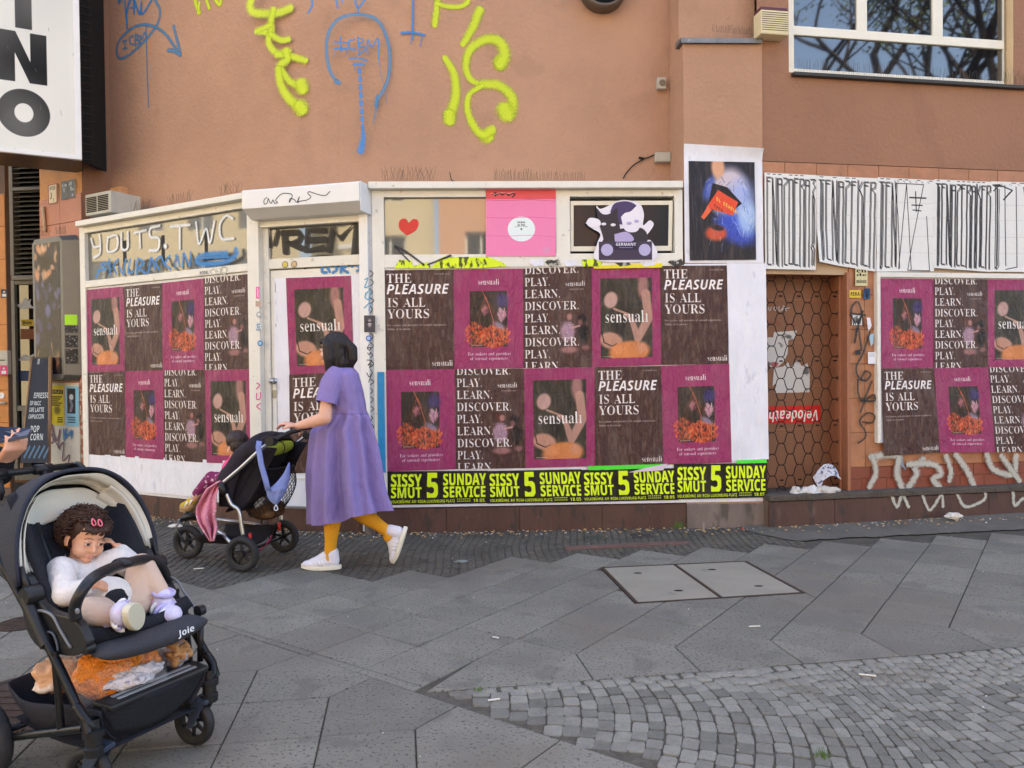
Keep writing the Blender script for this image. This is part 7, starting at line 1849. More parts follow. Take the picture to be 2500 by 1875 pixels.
 # ---- plates on the pier
LO=OFFL
def plate(x0, y0, x1, y1, col, border, lines, lab, tcol):
 w_, h_=x1-x0, y1-y0
 im=Img(w_, h_, 90, col)
 if border:
  for q in((0, 0, w_, 2), (0, h_-2, w_, h_), (0, 0, 2, h_), (w_-2, 0, w_, h_)):im.rect(*q, border)
 for(t, x, y, cp, wd)in lines:im.text('b', t, x*w_, y*h_, cp*h_, tcol, width=wd*w_)
 m=printmat('plate%d'%x0, im.image('plate%d'%x0), rough=.4, wr=.02, streak=.1, scale=20)
 e=empty('wall_plate', Lf.w(x0, y1, LO), lab, 'sign')
 a, c=Lf.px(x0, y0, LO+.02), Lf.px(x1, y1-6, LO+.02)
 MB().fbox(Lf, a[0], c[0], c[1], a[1], LO, LO+.018).build('backing', m_grey, e, bevel=.002)
 V=[Lf.pt(a[0], c[1], LO+.02), Lf.pt(c[0], c[1], LO+.02), Lf.pt(c[0], a[1], LO+.02), Lf.pt(a[0], a[1], LO+.02)]
 mesh('print', V, [(0, 1, 2, 3)], m, e, uv=[(0, 0), (1, 0), (1, 1), (0, 1)])
plate(117, 452, 140, 501, (206, 196, 168), (150, 54, 44), [('H150', .18, .3, .2, .64), ('J', .25, .68, .25, .2), ('1', .5, .92, .18, .15)], 'cream hydrant plate with red border on the orange pier', (60, 50, 40))
plate(149, 444, 165, 492, (72, 80, 90), None, [('S', .1, .3, .18, .25), ('100', .4, .3, .12, .5), ('T', .3, .6, .2, .3), ('22', .4, .9, .12, .4)], 'slate grey plate, left one of the pair on the orange pier', (206, 210, 214))
plate(166, 440, 182, 488, (72, 80, 90), None, [('LV', .1, .3, .18, .5), ('T', .3, .6, .2, .3), ('18', .5, .6, .12, .4), ('20', .4, .9, .12, .4)], 'slate grey plate, right one of the pair on the orange pier', (206, 210, 214))
b=MB();q0, q1=Lf.w(110, 566, LO+.03), Lf.w(105, 506, LO+.03)
b.tube([q0, q1, q1-Lf.t*.05+Vector((0, 0, .01))-Lf.n*.04], .016, 10)
tag(b.build('cable_conduit', mat('cream_pipe', (196, 176, 150), .5), None, smooth=True), 'short cream pipe on the pier above the display case', 'pipe')
# ---- air conditioner on the cap rail
ac=empty('air_conditioner', FA.w(245, 535, -.1), 'old grey slotted air conditioner box at the left end of cap rail', 'air conditioner')
AO_, AI=.0, -.34
u0_, z1_=FA.px(208, 476, AO_);u1_, z0_=FA.px(258, 524, AO_)
MB().fbox(FA, u0_, u0_+.62*.68, z0_+.02, z1_, AI, AO_).build('casing', m_grey, ac, bevel=.008)
for r2 in range(2):
 for k in range(9):
  zz=z0_+.05+k*(z1_-z0_-.08)/9
  MB().fbox(FA, u0_+.02+r2*.19, u0_+.19+r2*.19, zz, zz+.012, AO_, AO_+.003).build('slot', m_dark, ac)
MB().fbox(FA, u0_-.075, u0_-.01, z0_-.02, z1_-.02, AI, AO_-.1).build('bracket', mat('bracket_brown', (110, 86, 70), .8), ac, bevel=.004)
jb=empty('junction_box', FA.w(280, 470, -.45), 'terracotta coloured junction box with loose cables above the air conditioner', 'junction box')
a, c=FA.px(268, 459, -.42), FA.px(294, 478, -.42)
MB().fbox(FA, a[0], c[0], c[1], a[1], -.52, -.42).build('box', m_pier, jb, bevel=.006)
for k in range(3):
 b=MB();q=FA.w(284+k*3, 478, -.43)
 b.tube(curve([q, q+Vector((.02*k, -.02, -.12)), q+Vector((-.03+.03*k, -.03, -.22)), q+Vector((.02-.02*k, -.05, -.36))], 5), .006, 6)
 b.build('cable', mat('cable_grey', (96, 86, 76), .7), jb, smooth=True)
 # ---- display case
dc=empty('display_case', Lf.w(130, 930, LO), 'tall rounded grey metal poster display case on the pier', 'display case')
def case_pts(f, x0, y0, x1, y1, off, ch):
 a, c=f.px(x0, y0, off), f.px(x1, y1, off)
 return a[0], c[0], c[1], a[1]
u0_, u1_, z0_, z1_=case_pts(Lf, 82, 587, 162, 926, LO+.12, 0)
def octo(u0, u1, z0, z1, c, off):return[Lf.pt(*p, off)for p in((u0+c, z0), (u1-c, z0), (u1, z0+c), (u1, z1-c), (u1-c, z1), (u0+c, z1), (u0, z1-c), (u0, z0+c))]
o1=octo(u0_, u1_, z0_, z1_, .05, LO+.14);o2=octo(u0_-.0, u1_+.12, z0_-.02, z1_+.02, .06, LO+.02)
b=MB()
b.add(o1+o2, [tuple(range(8)), tuple(range(8, 16))[::-1]]+[(i, (i+1)%8, 8+(i+1)%8, 8+i)for i in range(8)])
b.build('casing', mat('case_grey', (104, 104, 102), .4, .5, var=(6, .06)), dc, bevel=.006)
im=Img(62, 155, 220, (36, 35, 48))
for k in range(90):
 x, y=r_.uniform(0, 62), r_.uniform(0, 155)
 t=y/155
 c=r_.choice([(214, 150, 110), (232, 180, 140), (36, 24, 22)])if t<.3 else r_.choice([(60, 66, 110), (24, 24, 40), (96, 98, 140), (36, 30, 34)])if t<.75 else r_.choice([(40, 36, 34), (150, 110, 80), (24, 22, 22)])
 im.ell(x, y, r_.uniform(2, 9), r_.uniform(3, 12), c, .7, r_.uniform(-1, 1), soft=.5)
im.ell(24, 22, 16, 13, (20, 15, 13), .9, soft=.5)
im.rect(10, 150, 40, 154, (210, 214, 216))
mC=printmat('case_print', im.image('case_print'), rough=.2, wr=.02, streak=0, spec=.25)
e_=.045
V=[Lf.pt(u0_+e_, z0_+e_*1.3, LO+.142), Lf.pt(u1_-e_, z0_+e_*1.3, LO+.142), Lf.pt(u1_-e_, z1_-e_*1.3, LO+.142), Lf.pt(u0_+e_, z1_-e_*1.3, LO+.142)]
mesh('poster_window', V, [(0, 1, 2, 3)], mC, dc, uv=[(0, 0), (1, 0), (1, 1), (0, 1)])
# stickers on its side
FSd=Fac(Lf.pt(u1_, 0, LO+.14), Lf.a+math.atan2(.12, .12))
def side_st(z, h, col, lab, nm='sticker'):
 e=MB()
 p=[Lf.pt(u1_+.012, z, LO+.132), Lf.pt(u1_+.10, z, LO+.047), Lf.pt(u1_+.10, z+h, LO+.047), Lf.pt(u1_+.012, z+h, LO+.132)]
 e.prism(p, (Lf.n+Lf.t)*.0012)
 tag(e.build(nm, mat('sst%d'%int(z*100), col, .5, speck=(60, .6, (200, 200, 196), .5)if max(col)<80 else None), None), lab, 'sticker')
zc=lambda y:Lf.px(172, y, LO+.1)[1]
side_st(zc(793), .11, (170, 230, 40), 'neon green sticker on the side of the display case')
side_st(zc(812), .075, (40, 40, 44), 'upper small black sticker on the side of the display case')
side_st(zc(848), .13, (30, 30, 32), 'scribbled black sticker in the middle of display case side')
side_st(zc(888), .16, (24, 24, 26), 'long black sticker low on the side of display case')
# ---- white panel with leaflets under the case
wp_=empty('white_panel', Lf.w(150, 1160, LO), 'dirty white painted panel below the display case with purple tag', 'panel')
a, c=Lf.px(108, 935, LO+.02), Lf.px(196, 1166, LO+.02)
MB().fbox(Lf, a[0], c[0], .32, a[1], LO, LO+.02).build('board', mat('dirty_white_panel', (206, 204, 192), .6, bump=(14, .2), var=(4, .06), speck=(14, .66, (140, 124, 110), .6)), wp_, bevel=.003)
MB().fbox(Lf, c[0]+.005, pc_u, .25, a[1]+.02, LO, LO+.014).build('rusty_edge', mat('peeling_edge', (150, 92, 70), .8, bump=(40, .6), speck=(20, .5, (196, 180, 160), .8)), wp_)
lgp=lambda pts:cr(640/1435, 0, 500, pts)
strokes('graffiti', Lf, LO+.024, [(lgp([(275, 1165), (250, 1270), (290, 1300), (285, 1200), (310, 1290), (330, 1230), (320, 1330), (350, 1300), (345, 1400), (380, 1370), (375, 1420)]), 2.4), (lgp([(250, 1200), (330, 1340)]), 2), (lgp([(335, 1460), (345, 1430), (362, 1450)]), 2)], SP, wp_, 'purple marker tag on the white panel', True)
strokes('graffiti', Lf, LO+.024, [(lgp([(350, 1230), (352, 1285)]), 5), (lgp([(365, 1230), (360, 1270), (395, 1240), (392, 1275)]), 5)], SB, wp_, 'short blue spray strokes under the leaflets')
def leaf_(x0, y0, x1, y1, col, lab, ex):
 im=Img(x1-x0, y1-y0, 70, col);ex(im, x1-x0, y1-y0)
 m=printmat('leaflet%d'%x0, im.image('leaflet%d'%x0), rough=.6, wr=.2, streak=0)
 sheet('leaflet', Lf, [(x0, y0), (x1, y0+1), (x1+1, y1+1), (x0+1, y1)], LO+.024, m, lab, 'leaflet', nu=3, nv=5, amp=.002)
leaf_(123, 941, 156, 1037, (226, 208, 40), 'yellow leaflet with black print on the white panel', lambda im, w_, h_:[im.rect(2, 10, w_-2, 20, (30, 28, 20)), im.text('b', 'O-PLATZ', w_/2, 18, 6, (226, 208, 40), anchor='c', width=w_-8), im.ell(w_*.5, h_*.62, 10, 14, (60, 54, 30), .6, soft=.6)]+[im.rect(3, 26+k*5, w_-5-(k%3)*4, 29+k*5, (40, 36, 20), .85)for k in range(5)]+[im.rect(w_*.5, h_*.8+k*5, w_-3, h_*.8+3+k*5, (40, 36, 20), .85)for k in range(3)])
leaf_(160, 943, 192, 1040, (132, 190, 214), 'pale blue leaflet with dark photo on the white panel', lambda im, w_, h_:[im.rect(4, 5, 24, 66, (40, 40, 44)), im.ell(14, 26, 6, 9, (200, 200, 206), 1, soft=.3), im.line([(12, 34), (16, 46), (12, 60)], 6, (120, 120, 130)), ]+[im.rect(4, 74+k*6, w_-8, 77+k*6, (40, 50, 60), .8)for k in range(3)])
# ---- cinema entrance at far left
FB=Fac(PY(60, 900, 9.9), R(-6))
ent=empty('cinema_entrance', FB.w(60, 1060), 'recessed cinema entrance with louvres, dark glass door and orange column', 'entrance')
bw=MB();bw.fbox(FB, -4.5, 1.6, 0, 7, -.3, -.12);bw.build('wall', m_st2, ent)
lou=MB();a, c=FB.px(28, 396, 0), FB.px(97, 672, 0)
fr=MB();fr.fbox(FB, a[0]-.02, a[0]+.03, c[1], a[1]+.4, -.1, .03);fr.fbox(FB, a[0], c[0]+.05, FB.px(60, 462, 0)[1]-.02, FB.px(60, 462, 0)[1]+.02, -.1, .03)
fr.build('louvre_frame', m_grey, ent, bevel=.003)
MB().fbox(FB, a[0], c[0]+.1, c[1], a[1]+.4, -.11, -.1).build('louvre_back', m_dark, ent)
for k in range(29):
 z=c[1]+.03+k*(a[1]+.3-c[1])/29
 b=MB();p=[FB.pt(a[0]+.03, z, .02), FB.pt(c[0]+.1, z, .02), FB.pt(c[0]+.1, z+.035, -.04), FB.pt(a[0]+.03, z+.035, -.04)]
 b.prism(p, Vector((0, 0, .006)))
 b.build('slat', mat('slat_grey', (128, 122, 108), .5, .3), ent)
MB().fbox(FB, a[0], c[0]+.1, c[1]-.06, c[1]-.001, -.1, .035).build('lintel', m_grey, ent, bevel=.003)
dr=MB();d0_, d1_=FB.px(30, 900, 0)[0], FB.px(97, 900, 0)[0]
dz0, dz1_=.05, c[1]-.062
dr.fbox(FB, d0_, d0_+.05, dz0, dz1_, -.08, .0);dr.fbox(FB, d0_+.05, d1_+.2, .95, 1.02, -.06, -.005);dr.fbox(FB, d0_+.05, d1_+.2, dz0, .2, -.06, -.004);dr.fbox(FB, d0_+.05, d1_+.2, dz1_-.05, dz1_, -.06, -.004)
do=dr.build('door_frame', m_grey, ent, bevel=.003)
MB().fbox(FB, d0_+.04, d1_+.2, .19, dz1_-.04, -.05, -.045).build('pane', m_glass2, do)
# prints seen in the glass
def entp(x0, y0, x1, y1, col, nm, off=-.04, txt=None, tcol=(20, 20, 20)):
 im=Img(x1-x0, y1-y0, 60, col)
 if txt:im.text('b', txt, 3, (y1-y0)*.75, (y1-y0)*.5, tcol)
 m=printmat(nm+str(x0), im.image(nm+str(x0)), rough=.4, wr=.05, streak=0)
 return sheet(nm, FB, [(x0, y0), (x1, y0), (x1, y1), (x0, y1)], off, m, '', None, nu=2, nv=2, amp=0, parent=do)
entp(52, 780, 86, 796, (226, 190, 50), 'label_print', txt='Bon', off=-.04)
entp(50, 803, 84, 828, (150, 80, 50), 'photo_print')
entp(44, 905, 84, 930, (30, 70, 130), 'blue_print')
b=cutout('dove_sticker', FB, [(38, 744), (52, 740), (60, 728), (68, 734), (76, 730), (74, 742), (82, 752), (66, 752), (52, 754)], -.035, .002, m_alu, do)
b=cutout('leaf_sticker', FB, [(44, 880), (58, 866), (70, 870), (86, 862), (76, 876), (60, 880)], -.035, .002, m_alu, do)
cl=MB();FC=Fac(PY(28, 900, 9.0), R(62))
FC2=Fac(PY(0, 900, 8.9), R(-6))
x_a=FC2.px(-220, 900)[0];x_b=FC2.px(19, 900)[0]
clm=MB().fbox(FC2, x_a, x_b, 0, 5.5, -.07, -.012).build('column', m_groutd, ent)
rc=[];zz=.1
while zz<3.2:
 for k in range(3):rc.append((x_b-.38*(k+1), x_b-.38*k, zz, zz+.38))
 zz+=.38
pieces('tile', FC2, rc, -.012, .0, mat('amber_tile', (186, 122, 66), .4, bump=(12, .1), var=(5, .12), rand=.08), clm)
pc1=FC2.pt(x_b, 0, -.5)
for x0, y0, x1, y1, c_, lab in((2, 706, 18, 727, (60, 58, 62), 'small dark photo sticker on the amber tiled column'), (0, 892, 18, 916, (196, 60, 110), 'pink and black sticker on the box of the amber column')):
 im=Img(16, 22, 40, c_);im.rect(3, 12, 13, 19, (210, 210, 206));im.ell(8, 7, 3, 3, (200, 190, 190), 1, soft=.4)
 sheet('sticker', FC2, [(x0, y0), (x1, y0), (x1, y1), (x0, y1)], .016 if y0<800 else.062, printmat('colst%d'%y0, im.image('colst%d'%y0), wr=.05, streak=0), lab, 'sticker', nu=2, nv=2, amp=0)
e=empty('letter_box', FC2.w(8, 915), 'small grey metal box on the amber tiled column', 'box')
a, c=FC2.px(-20, 856, .06), FC2.px(19, 914, .06)
MB().fbox(FC2, a[0], c[0], c[1], a[1], 0, .06).build('case', m_grey, e, bevel=.006)
MB().fbox(FC2, a[0]+.02, c[0]-.03, c[1]+.16, c[1]+.17, .06, .064).build('slit', m_dark, e)
e=empty('door_pull', FC2.w(5, 985), 'short grey pull handle at the left edge beside the chalkboard', 'handle')
b=MB();b.tube([FC2.w(-12, 984, .04), FC2.w(14, 984, .04)], .014, 8);b.build('grip', m_grey, e, smooth=True)
b=MB();b.lathe(FC2.w(5, 966, .0), FC2.n, [(.035, 0), (.035, .01), (.02, .012), (.018, .004), (0, .004)], 16);b.build('rosette', m_alu, e)
# ---- chalkboard
CBY=8.35
kb=empty('chalkboard', PY(78, 1130, CBY), 'dark blue chalkboard with white coffee prices beside the pier', 'chalkboard')
im=Img(62, 118, 240, (36, 44, 58))
CH=(206, 214, 216)
im.rect(0, 0, 62, 2, (60, 56, 50))
for t, y, cp in(('M', 8, 6), ('ESPRESSO', 46, 6), ('ESP MACC', 54, 4.6), ('CAFE LATTE', 61.5, 4.8), ('CAPPUCCIN', 69, 4.8), ('POP', 84, 7), ('CORN', 93, 7)):
 im.text('b', t, 20 if t in('M', 'ESPRESSO', 'POP', 'CORN')else 10, y, cp, CH, thin=.04, slant=.12)
for k in range(5):im.line([(8+k*11, 112), (20+k*11, 100)], 3, (90, 130, 166), .8)
mK=printmat('chalk_print', im.image('chalk_print'), rough=.7, wr=.05, streak=.05)
FK=Fac(PY(78, 1130, CBY), R(-20))
tp=[FK.w(78, 872, -.04), FK.w(122, 872, -.04), FK.w(118, 1130, .12), FK.w(50, 1130, .12)]
V=[tp[3], tp[2], tp[1], tp[0]]
mesh('board_face', V, [(0, 1, 2, 3)], mK, kb, uv=[(0, 0), (1, 0), (1, 1), (0, 1)])
b=MB();b.prism([v-FK.n*.006 for v in V], FK.n*-.025);b.build('board_back', m_brown, kb)
b=MB();b.tube([tp[0], tp[3]+Vector((0, 0, -.14))], .016, 4);b.build('leg', mat('pine_leg', (150, 116, 78), .6), kb)
b=MB();b.tube([tp[1], tp[2]+Vector((0, 0, -.14))], .016, 4);b.build('leg', MATS['pine_leg'], kb)
b=MB();b.tube([tp[0]-FK.n*.03, tp[3]-FK.n*.5+Vector((0, 0, -.14))], .014, 4);b.build('leg', MATS['pine_leg'], kb)
# ---- siren box beside the upper window
sb=empty('siren_box', FR.w(1895, 90, RO), 'cream slotted alarm siren box with purple lid beside the upper window', 'alarm box')
SO_=RO+.14
u0_, z1_=FR.px(1858, 22, SO_);u1_, z0_=FR.px(1926, 86, SO_)
MB().fbox(FR, u0_, u1_, z0_, z1_, RO, SO_).build('casing', mat('cream_plastic', (214, 200, 160), .45, var=(6, .04)), sb, bevel=.012)
MB().fbox(FR, u0_+.004, u1_-.004, z1_+.001, z1_+.03, RO, SO_-.01).build('lid', mat('plum_plastic', (92, 44, 58), .45), sb, bevel=.004)
for k in range(9):
 z=z1_-.02-k*.0185
 MB().fbox(FR, u0_+.008, u1_-.008, z-.005, z, SO_, SO_+.0015).build('slot', m_dark, sb)
 # ---- small sensor and junction box with its cable
WO_=OFFU
e=empty('wall_sensor', FM.w(1615, 217, WO_), 'small square grey sensor box with round eye on the wall', 'sensor')
a, c=FM.px(1605, 188, WO_+.06), FM.px(1627, 216, WO_+.06)
MB().fbox(FM, a[0], c[0], c[1], a[1], WO_, WO_+.06).build('casing', m_grey, e, bevel=.006)
b=MB();b.lathe(FM.w(1617, 202, WO_+.061), FM.n, [(.030, 0), (.03, .004), (.022, .006), (0, .005)], 20);b.build('eye', mat('eye_brown', (120, 108, 90), .4), e)
e=empty('wall_box', FM.w(1618, 395, WO_), 'pale rectangular junction box with dangling black cable on the wall', 'junction box')
a, c=FM.px(1600, 371, WO_+.07), FM.px(1638, 394, WO_+.07)
MB().fbox(FM, a[0], c[0], c[1], a[1], WO_, WO_+.07).build('casing', m_grey, e, bevel=.008)
b=MB();b.tube(curve([FM.w(x, y, WO_+.02)for x, y in((1600, 376), (1584, 384), (1566, 388), (1560, 384), (1572, 388), (1548, 402), (1528, 424), (1522, 436))], 6), .006, 6);b.build('cable', m_black, e, smooth=True)
tg=MB();tg.tube(curve([FM.w(x, y, WO_+.03)for x, y in((1098, 420), (1100, 430), (1103, 440), (1110, 443))], 4), .004, 5);tag(tg.build('loose_cable_end', m_black, None), 'short loose black cable end above the bird spikes', 'cable')
# ---- round vent at the top edge
e=empty('round_vent', FM.w(1470, 0, WO_), 'round dark ventilation outlet cut by the top edge', 'vent')
ctr=FM.w(1470, -22, WO_)
b=MB();b.lathe(ctr, FM.n, [(.215, 0), (.225, .10), (.215, .16), (.19, .165), (.175, .12), (.17, .02)], 40);b.build('collar', mat('vent_brown', (98, 84, 72), .5, .3), e, smooth=True)
b=MB();b.lathe(ctr, FM.n, [(0, .02), (.172, .02)], 32);b.build('void', m_dark, e)
for k in range(-4, 5):
 h=math.sqrt(max(0, .165**2-(k*.035)**2))
 b=MB();b.tube([ctr+FM.n*.06+Vector((0, 0, k*.035))-FM.t*h, ctr+FM.n*.06+Vector((0, 0, k*.035))+FM.t*h], .004, 5);b.build('grid_bar', m_black, e)
 # ================================================================== across the street (seen only as reflections)
m_yel=mat('yellow_facade', (206, 190, 152), .9, var=(.6, .05), bump=(20, .2))
m_ora=mat('orange_facade', (204, 154, 116), .9, var=(.6, .05))
def opposite(name, x0, x1, y, h, m, lab, z0w=2.6, balc=True, step=2.6, f=None):
 e=empty(name, ((x0+x1)/2, y, 0), lab, 'building')
 f=f or Fac((x1, y), math.pi)
 wl=x1-x0
 hs=[]
 z=z0w
 while z+1.8<h-1:
  u=1.2
  while u+1.4<wl:
   hs.append((u, u+1.3, z, z+1.6));u+=step
  z+=3.0
 fw_=wall_with_holes('wall', f, 0, wl, 0, h, hs, 0, m, e, .2, m)
 MB().fbox(f, 0, wl, h-.3, h, -9, -.25).build('roof', m_grey, e)
 for i, hh in enumerate(hs):
  b=MB();b.fbox(f, hh[0], hh[1], hh[2], hh[3], -.22, -.18);w_=b.build('window', m_pvc, e)
  b=MB();b.fbox(f, hh[0]+.08, (hh[0]+hh[1])/2-.04, hh[2]+.08, hh[3]-.08, -.18, -.17);b.fbox(f, (hh[0]+hh[1])/2+.04, hh[1]-.08, hh[2]+.08, hh[3]-.08, -.18, -.17);b.build('pane', m_glass2, w_)
  if balc and i%4==1 and hh[2]>3:
   b=MB();b.fbox(f, hh[0]-.8, hh[1]+.8, hh[2]-.9, hh[2]-.7, 0, 1.3);o=b.build('balcony', m_alu, e)
   b=MB();b.fbox(f, hh[0]-.8, hh[1]+.8, hh[2]-.7, hh[2]+.2, 1.26, 1.3);b.build('parapet', m_yel if m is m_yel else m_brown, o)
opposite('ochre_house', -26, -1.5, -19, 13, m_yel, 'sunlit ochre apartment house across the street mirrored in the windows')
opposite('orange_house', -1.3, 7.5, -18.2, 11.5, m_ora, 'sunlit orange house with balconies mirrored in the heart window')
opposite('pale_house', 16, 34, -26, 10, m_yel, 'pale low house farther right across the street', balc=False)
opposite('gold_house', 0, 34, 0, 15, m_yel, 'sunlit golden house down the street mirrored in the left window', balc=False, f=Fac((-23, -15), R(128)))
# the street tree mirrored in the upper right window
d_=ray(2190, 120)
hit=FR.w(2190, 120, WO)
rf_=d_-FR.n*2*d_.dot(FR.n)
rf_.normalize()
tb=hit+rf_*10
tree=empty('street_tree', (tb.x, tb.y, 0), 'bare spring street tree behind the camera mirrored in the upper window', 'tree')
tr=MB();br=MB();lv=MB()
rt=random.Random(11)
def grow(p, d, r, depth, L_):
 n=5
 pts=[p.copy()]
 for k in range(n):
  d=(d+Vector((rt.uniform(-.16, .16), rt.uniform(-.16, .16), rt.uniform(-.05, .12)))).normalized()
  pts.append(pts[-1]+d*(L_/n))
 (tr if depth==0 else br).tube(pts, [r*(1-.4*k/n)for k in range(n+1)], 8 if depth<2 else 4 if depth<4 else 3, caps=False)
 if depth>=4:
  for q in pts[1:]:
   for _ in range(3):
    a=q+Vector((rt.uniform(-.2, .2), rt.uniform(-.2, .2), rt.uniform(-.2, .2)))
    s_=rt.uniform(.03, .06)
    v=Vector((rt.uniform(-1, 1), rt.uniform(-1, 1), rt.uniform(-1, 1))).normalized()*s_
    w_=v.orthogonal().normalized()*s_*.6
    lv.add([a-v, a+w_, a+v, a-w_], [(0, 1, 2, 3)])
 if depth<5:
  nk=3 if depth<4 else 2
  for k in range(nk+(2 if depth==0 else 0)):
   t=.45+.55*(k+1)/(nk+(2 if depth==0 else 0))
   q=pts[min(n, int(t*n))]
   a=rt.uniform(0, 6.28)
   nd=(d+Vector((math.cos(a), math.sin(a), rt.uniform(-.1, .35)))*rt.uniform(.6, .95)).normalized()
   grow(q, nd, r*rt.uniform(.5, .66), depth+1, L_*rt.uniform(.62, .78))
grow(Vector((tb.x, tb.y, 0)), Vector((.12, .0, 1)), .26, 0, 5.2)
m_bark=mat('dark_bark', (62, 52, 44), .9, bump=(20, .6))
tr.build('trunk', m_bark, tree, smooth=True)
br.build('crown', m_bark, tree)
o=lv.build('leaves', mat('young_leaf', (92, 112, 44), .6), tree);o['kind']='stuff'
# ================================================================== litter on the ground
m_litw=mat('litter_white', (214, 210, 200), .7, bump=(60, .6))
m_but=mat('cigarette_butt', (196, 160, 110), .8)
m_leafd=mat('dry_bits', (128, 100, 70), .9)
def ground_line(t):
 "points along the foot of the house, t 0..1"
 if t<.25:
  u0, u1=ug, uP
  f=FA;u=u0+(u1-u0)*t/.25
 elif t<.38:
  f=FD;u=uD0+(uD1-uD0)*(t-.25)/.13
 elif t<.7:
  f=FM;u=mu0+(bu1-mu0)*(t-.38)/.32
 else:
  f=FR;u=du0+(4.0)*(t-.7)/.3
 return f, u
bts, bits, wht=MB(), MB(), MB()
for k in range(900):
 f, u=ground_line(rnd.random())
 dd=.02+abs(rnd.gauss(0, .13))+(.12 if f is FR else 0)
 p=f.pt(u, .006+(.02 if f is FR else 0), dd+(.0 if f is not FR else.0))
 a=rnd.uniform(0, math.pi)
 dv=Vector((math.cos(a), math.sin(a), rnd.uniform(-.1, .2)))
 q=rnd.random()
 if q<.4:bts.tube([p, p+dv*rnd.uniform(.015, .028)], .0035, 5)
 elif q<.86:
  w_=rnd.uniform(.004, .014);n_=Vector((-dv.y, dv.x, .1))*rnd.uniform(.003, .01)
  bits.add([p-dv*w_-n_, p+dv*w_-n_, p+dv*w_+n_+Vector((0, 0, .004)), p-dv*w_+n_], [(0, 1, 2, 3)])
 else:
  w_=rnd.uniform(.006, .018)
  wht.add([p-dv*w_, p+Vector((-dv.y, dv.x, .2))*w_*.6, p+dv*w_+Vector((0, 0, .006)), p-Vector((-dv.y, dv.x, -.1))*w_*.5], [(0, 1, 2, 3)])
for k in range(110):
 p=Vector((rnd.uniform(-3.2, 4.2), rnd.uniform(2.7, 6.4), .003))
 a=rnd.uniform(0, math.pi);dv=Vector((math.cos(a), math.sin(a), 0));w_=rnd.uniform(.003, .008)
 (wht if rnd.random()<.5 else bits).add([p-dv*w_, p+Vector((-dv.y, dv.x, 0))*w_*.6, p+dv*w_+Vector((0, 0, .002)), p-Vector((-dv.y, dv.x, 0))*w_*.5], [(0, 1, 2, 3)])
for b, nm, m_ in((bts, 'cigarette_butts', m_but), (bits, 'dry_litter', m_leafd), (wht, 'paper_litter', m_litw)):
 o=b.build(nm, m_, None);tag(o, {'cigarette_butts':'tan cigarette butts strewn along the foot of the house', 'dry_litter':'brown bits of dry litter along the foot of the house', 'paper_litter':'white paper crumbs scattered over the pavement'}[nm], 'litter', kind='stuff')
def butt(x, y, l, a, lab, m=None):
 g=PG(x, y, .006);dv=Vector((math.cos(a), math.sin(a), 0))*l/2
 b=MB().tube([g-dv, g+dv], .004, 6)
 tag(b.build('cigarette', m or m_litw, None), lab, 'cigarette')
butt(1842, 1529, .06, .05, 'white cigarette lying flat on slabs right of the access cover')
butt(2118, 1648, .07, -.3, 'white cigarette on the cobbles at the right')
butt(1210, 1556, .035, -.5, 'small white cigarette end on the slabs in the middle')
butt(1206, 1708, .05, .25, 'pale cigarette on the first cobbles at their left tip')
butt(485, 1388, .07, .3, 'white cigarette on the small stones in front of the rear stroller')
def crumple(x, y, s, m, lab, seed, cat='paper scrap', z=.0, name='crumpled_paper', f=None, pos=None):
 g=pos if pos is not None else PG(x, y, z)
 bm=bmesh.new()
 bmesh.ops.create_icosphere(bm, subdivisions=3, radius=1)
 for v in bm.verts:
  n_=noise.noise(v.co*1.6+Vector((seed, 0, 0)))+.6*abs(noise.noise(v.co*3.7+Vector((0, seed, 0))))
  v.co=Vector((v.co.x*s[0], v.co.y*s[1], v.co.z*s[2]))*(1+.55*n_)
  v.co+=g+Vector((0, 0, s[2]*.6))
 me=bpy.data.meshes.new(name);bm.to_mesh(me);bm.free();me.materials.append(m)
 o=link(name, me);tag(o, lab, cat)
 return o
crumple(1966, 1272, (.05, .03, .02), m_litw, 'crumpled white tissue by the foot of the brown doorway', 1)
crumple(2328, 1264, (.06, .035, .03), m_litw, 'crumpled white tissue on the asphalt at the far right', 2, z=.05)
crumple(2135, 1268, (.045, .03, .03), mat('grey_pebble', (122, 120, 114), .9), 'grey stone lying against the right plinth', 3, 'stone', z=.03, name='loose_stone')
crumple(1813, 1293, (.012, .012, .008), mat('red_cap', (190, 40, 36), .5), 'tiny red bottle cap by the wall under the white paper', 4, 'bottle cap', name='bottle_cap')
crumple(1126, 1372, (.04, .02, .008), mat('grey_blob', (122, 130, 124), .6), 'flattened grey leaf shaped piece on the mosaic stones', 5, 'debris', name='flat_debris')
crumple(428, 1286, (.06, .03, .015), m_litw, 'white scrap near the front wheel of the rear stroller', 6)
crumple(300, 1260, (.03, .02, .02), mat('blue_white_scrap', (150, 160, 200), .6), 'small blue and white scrap by the wall behind the near stroller', 7)
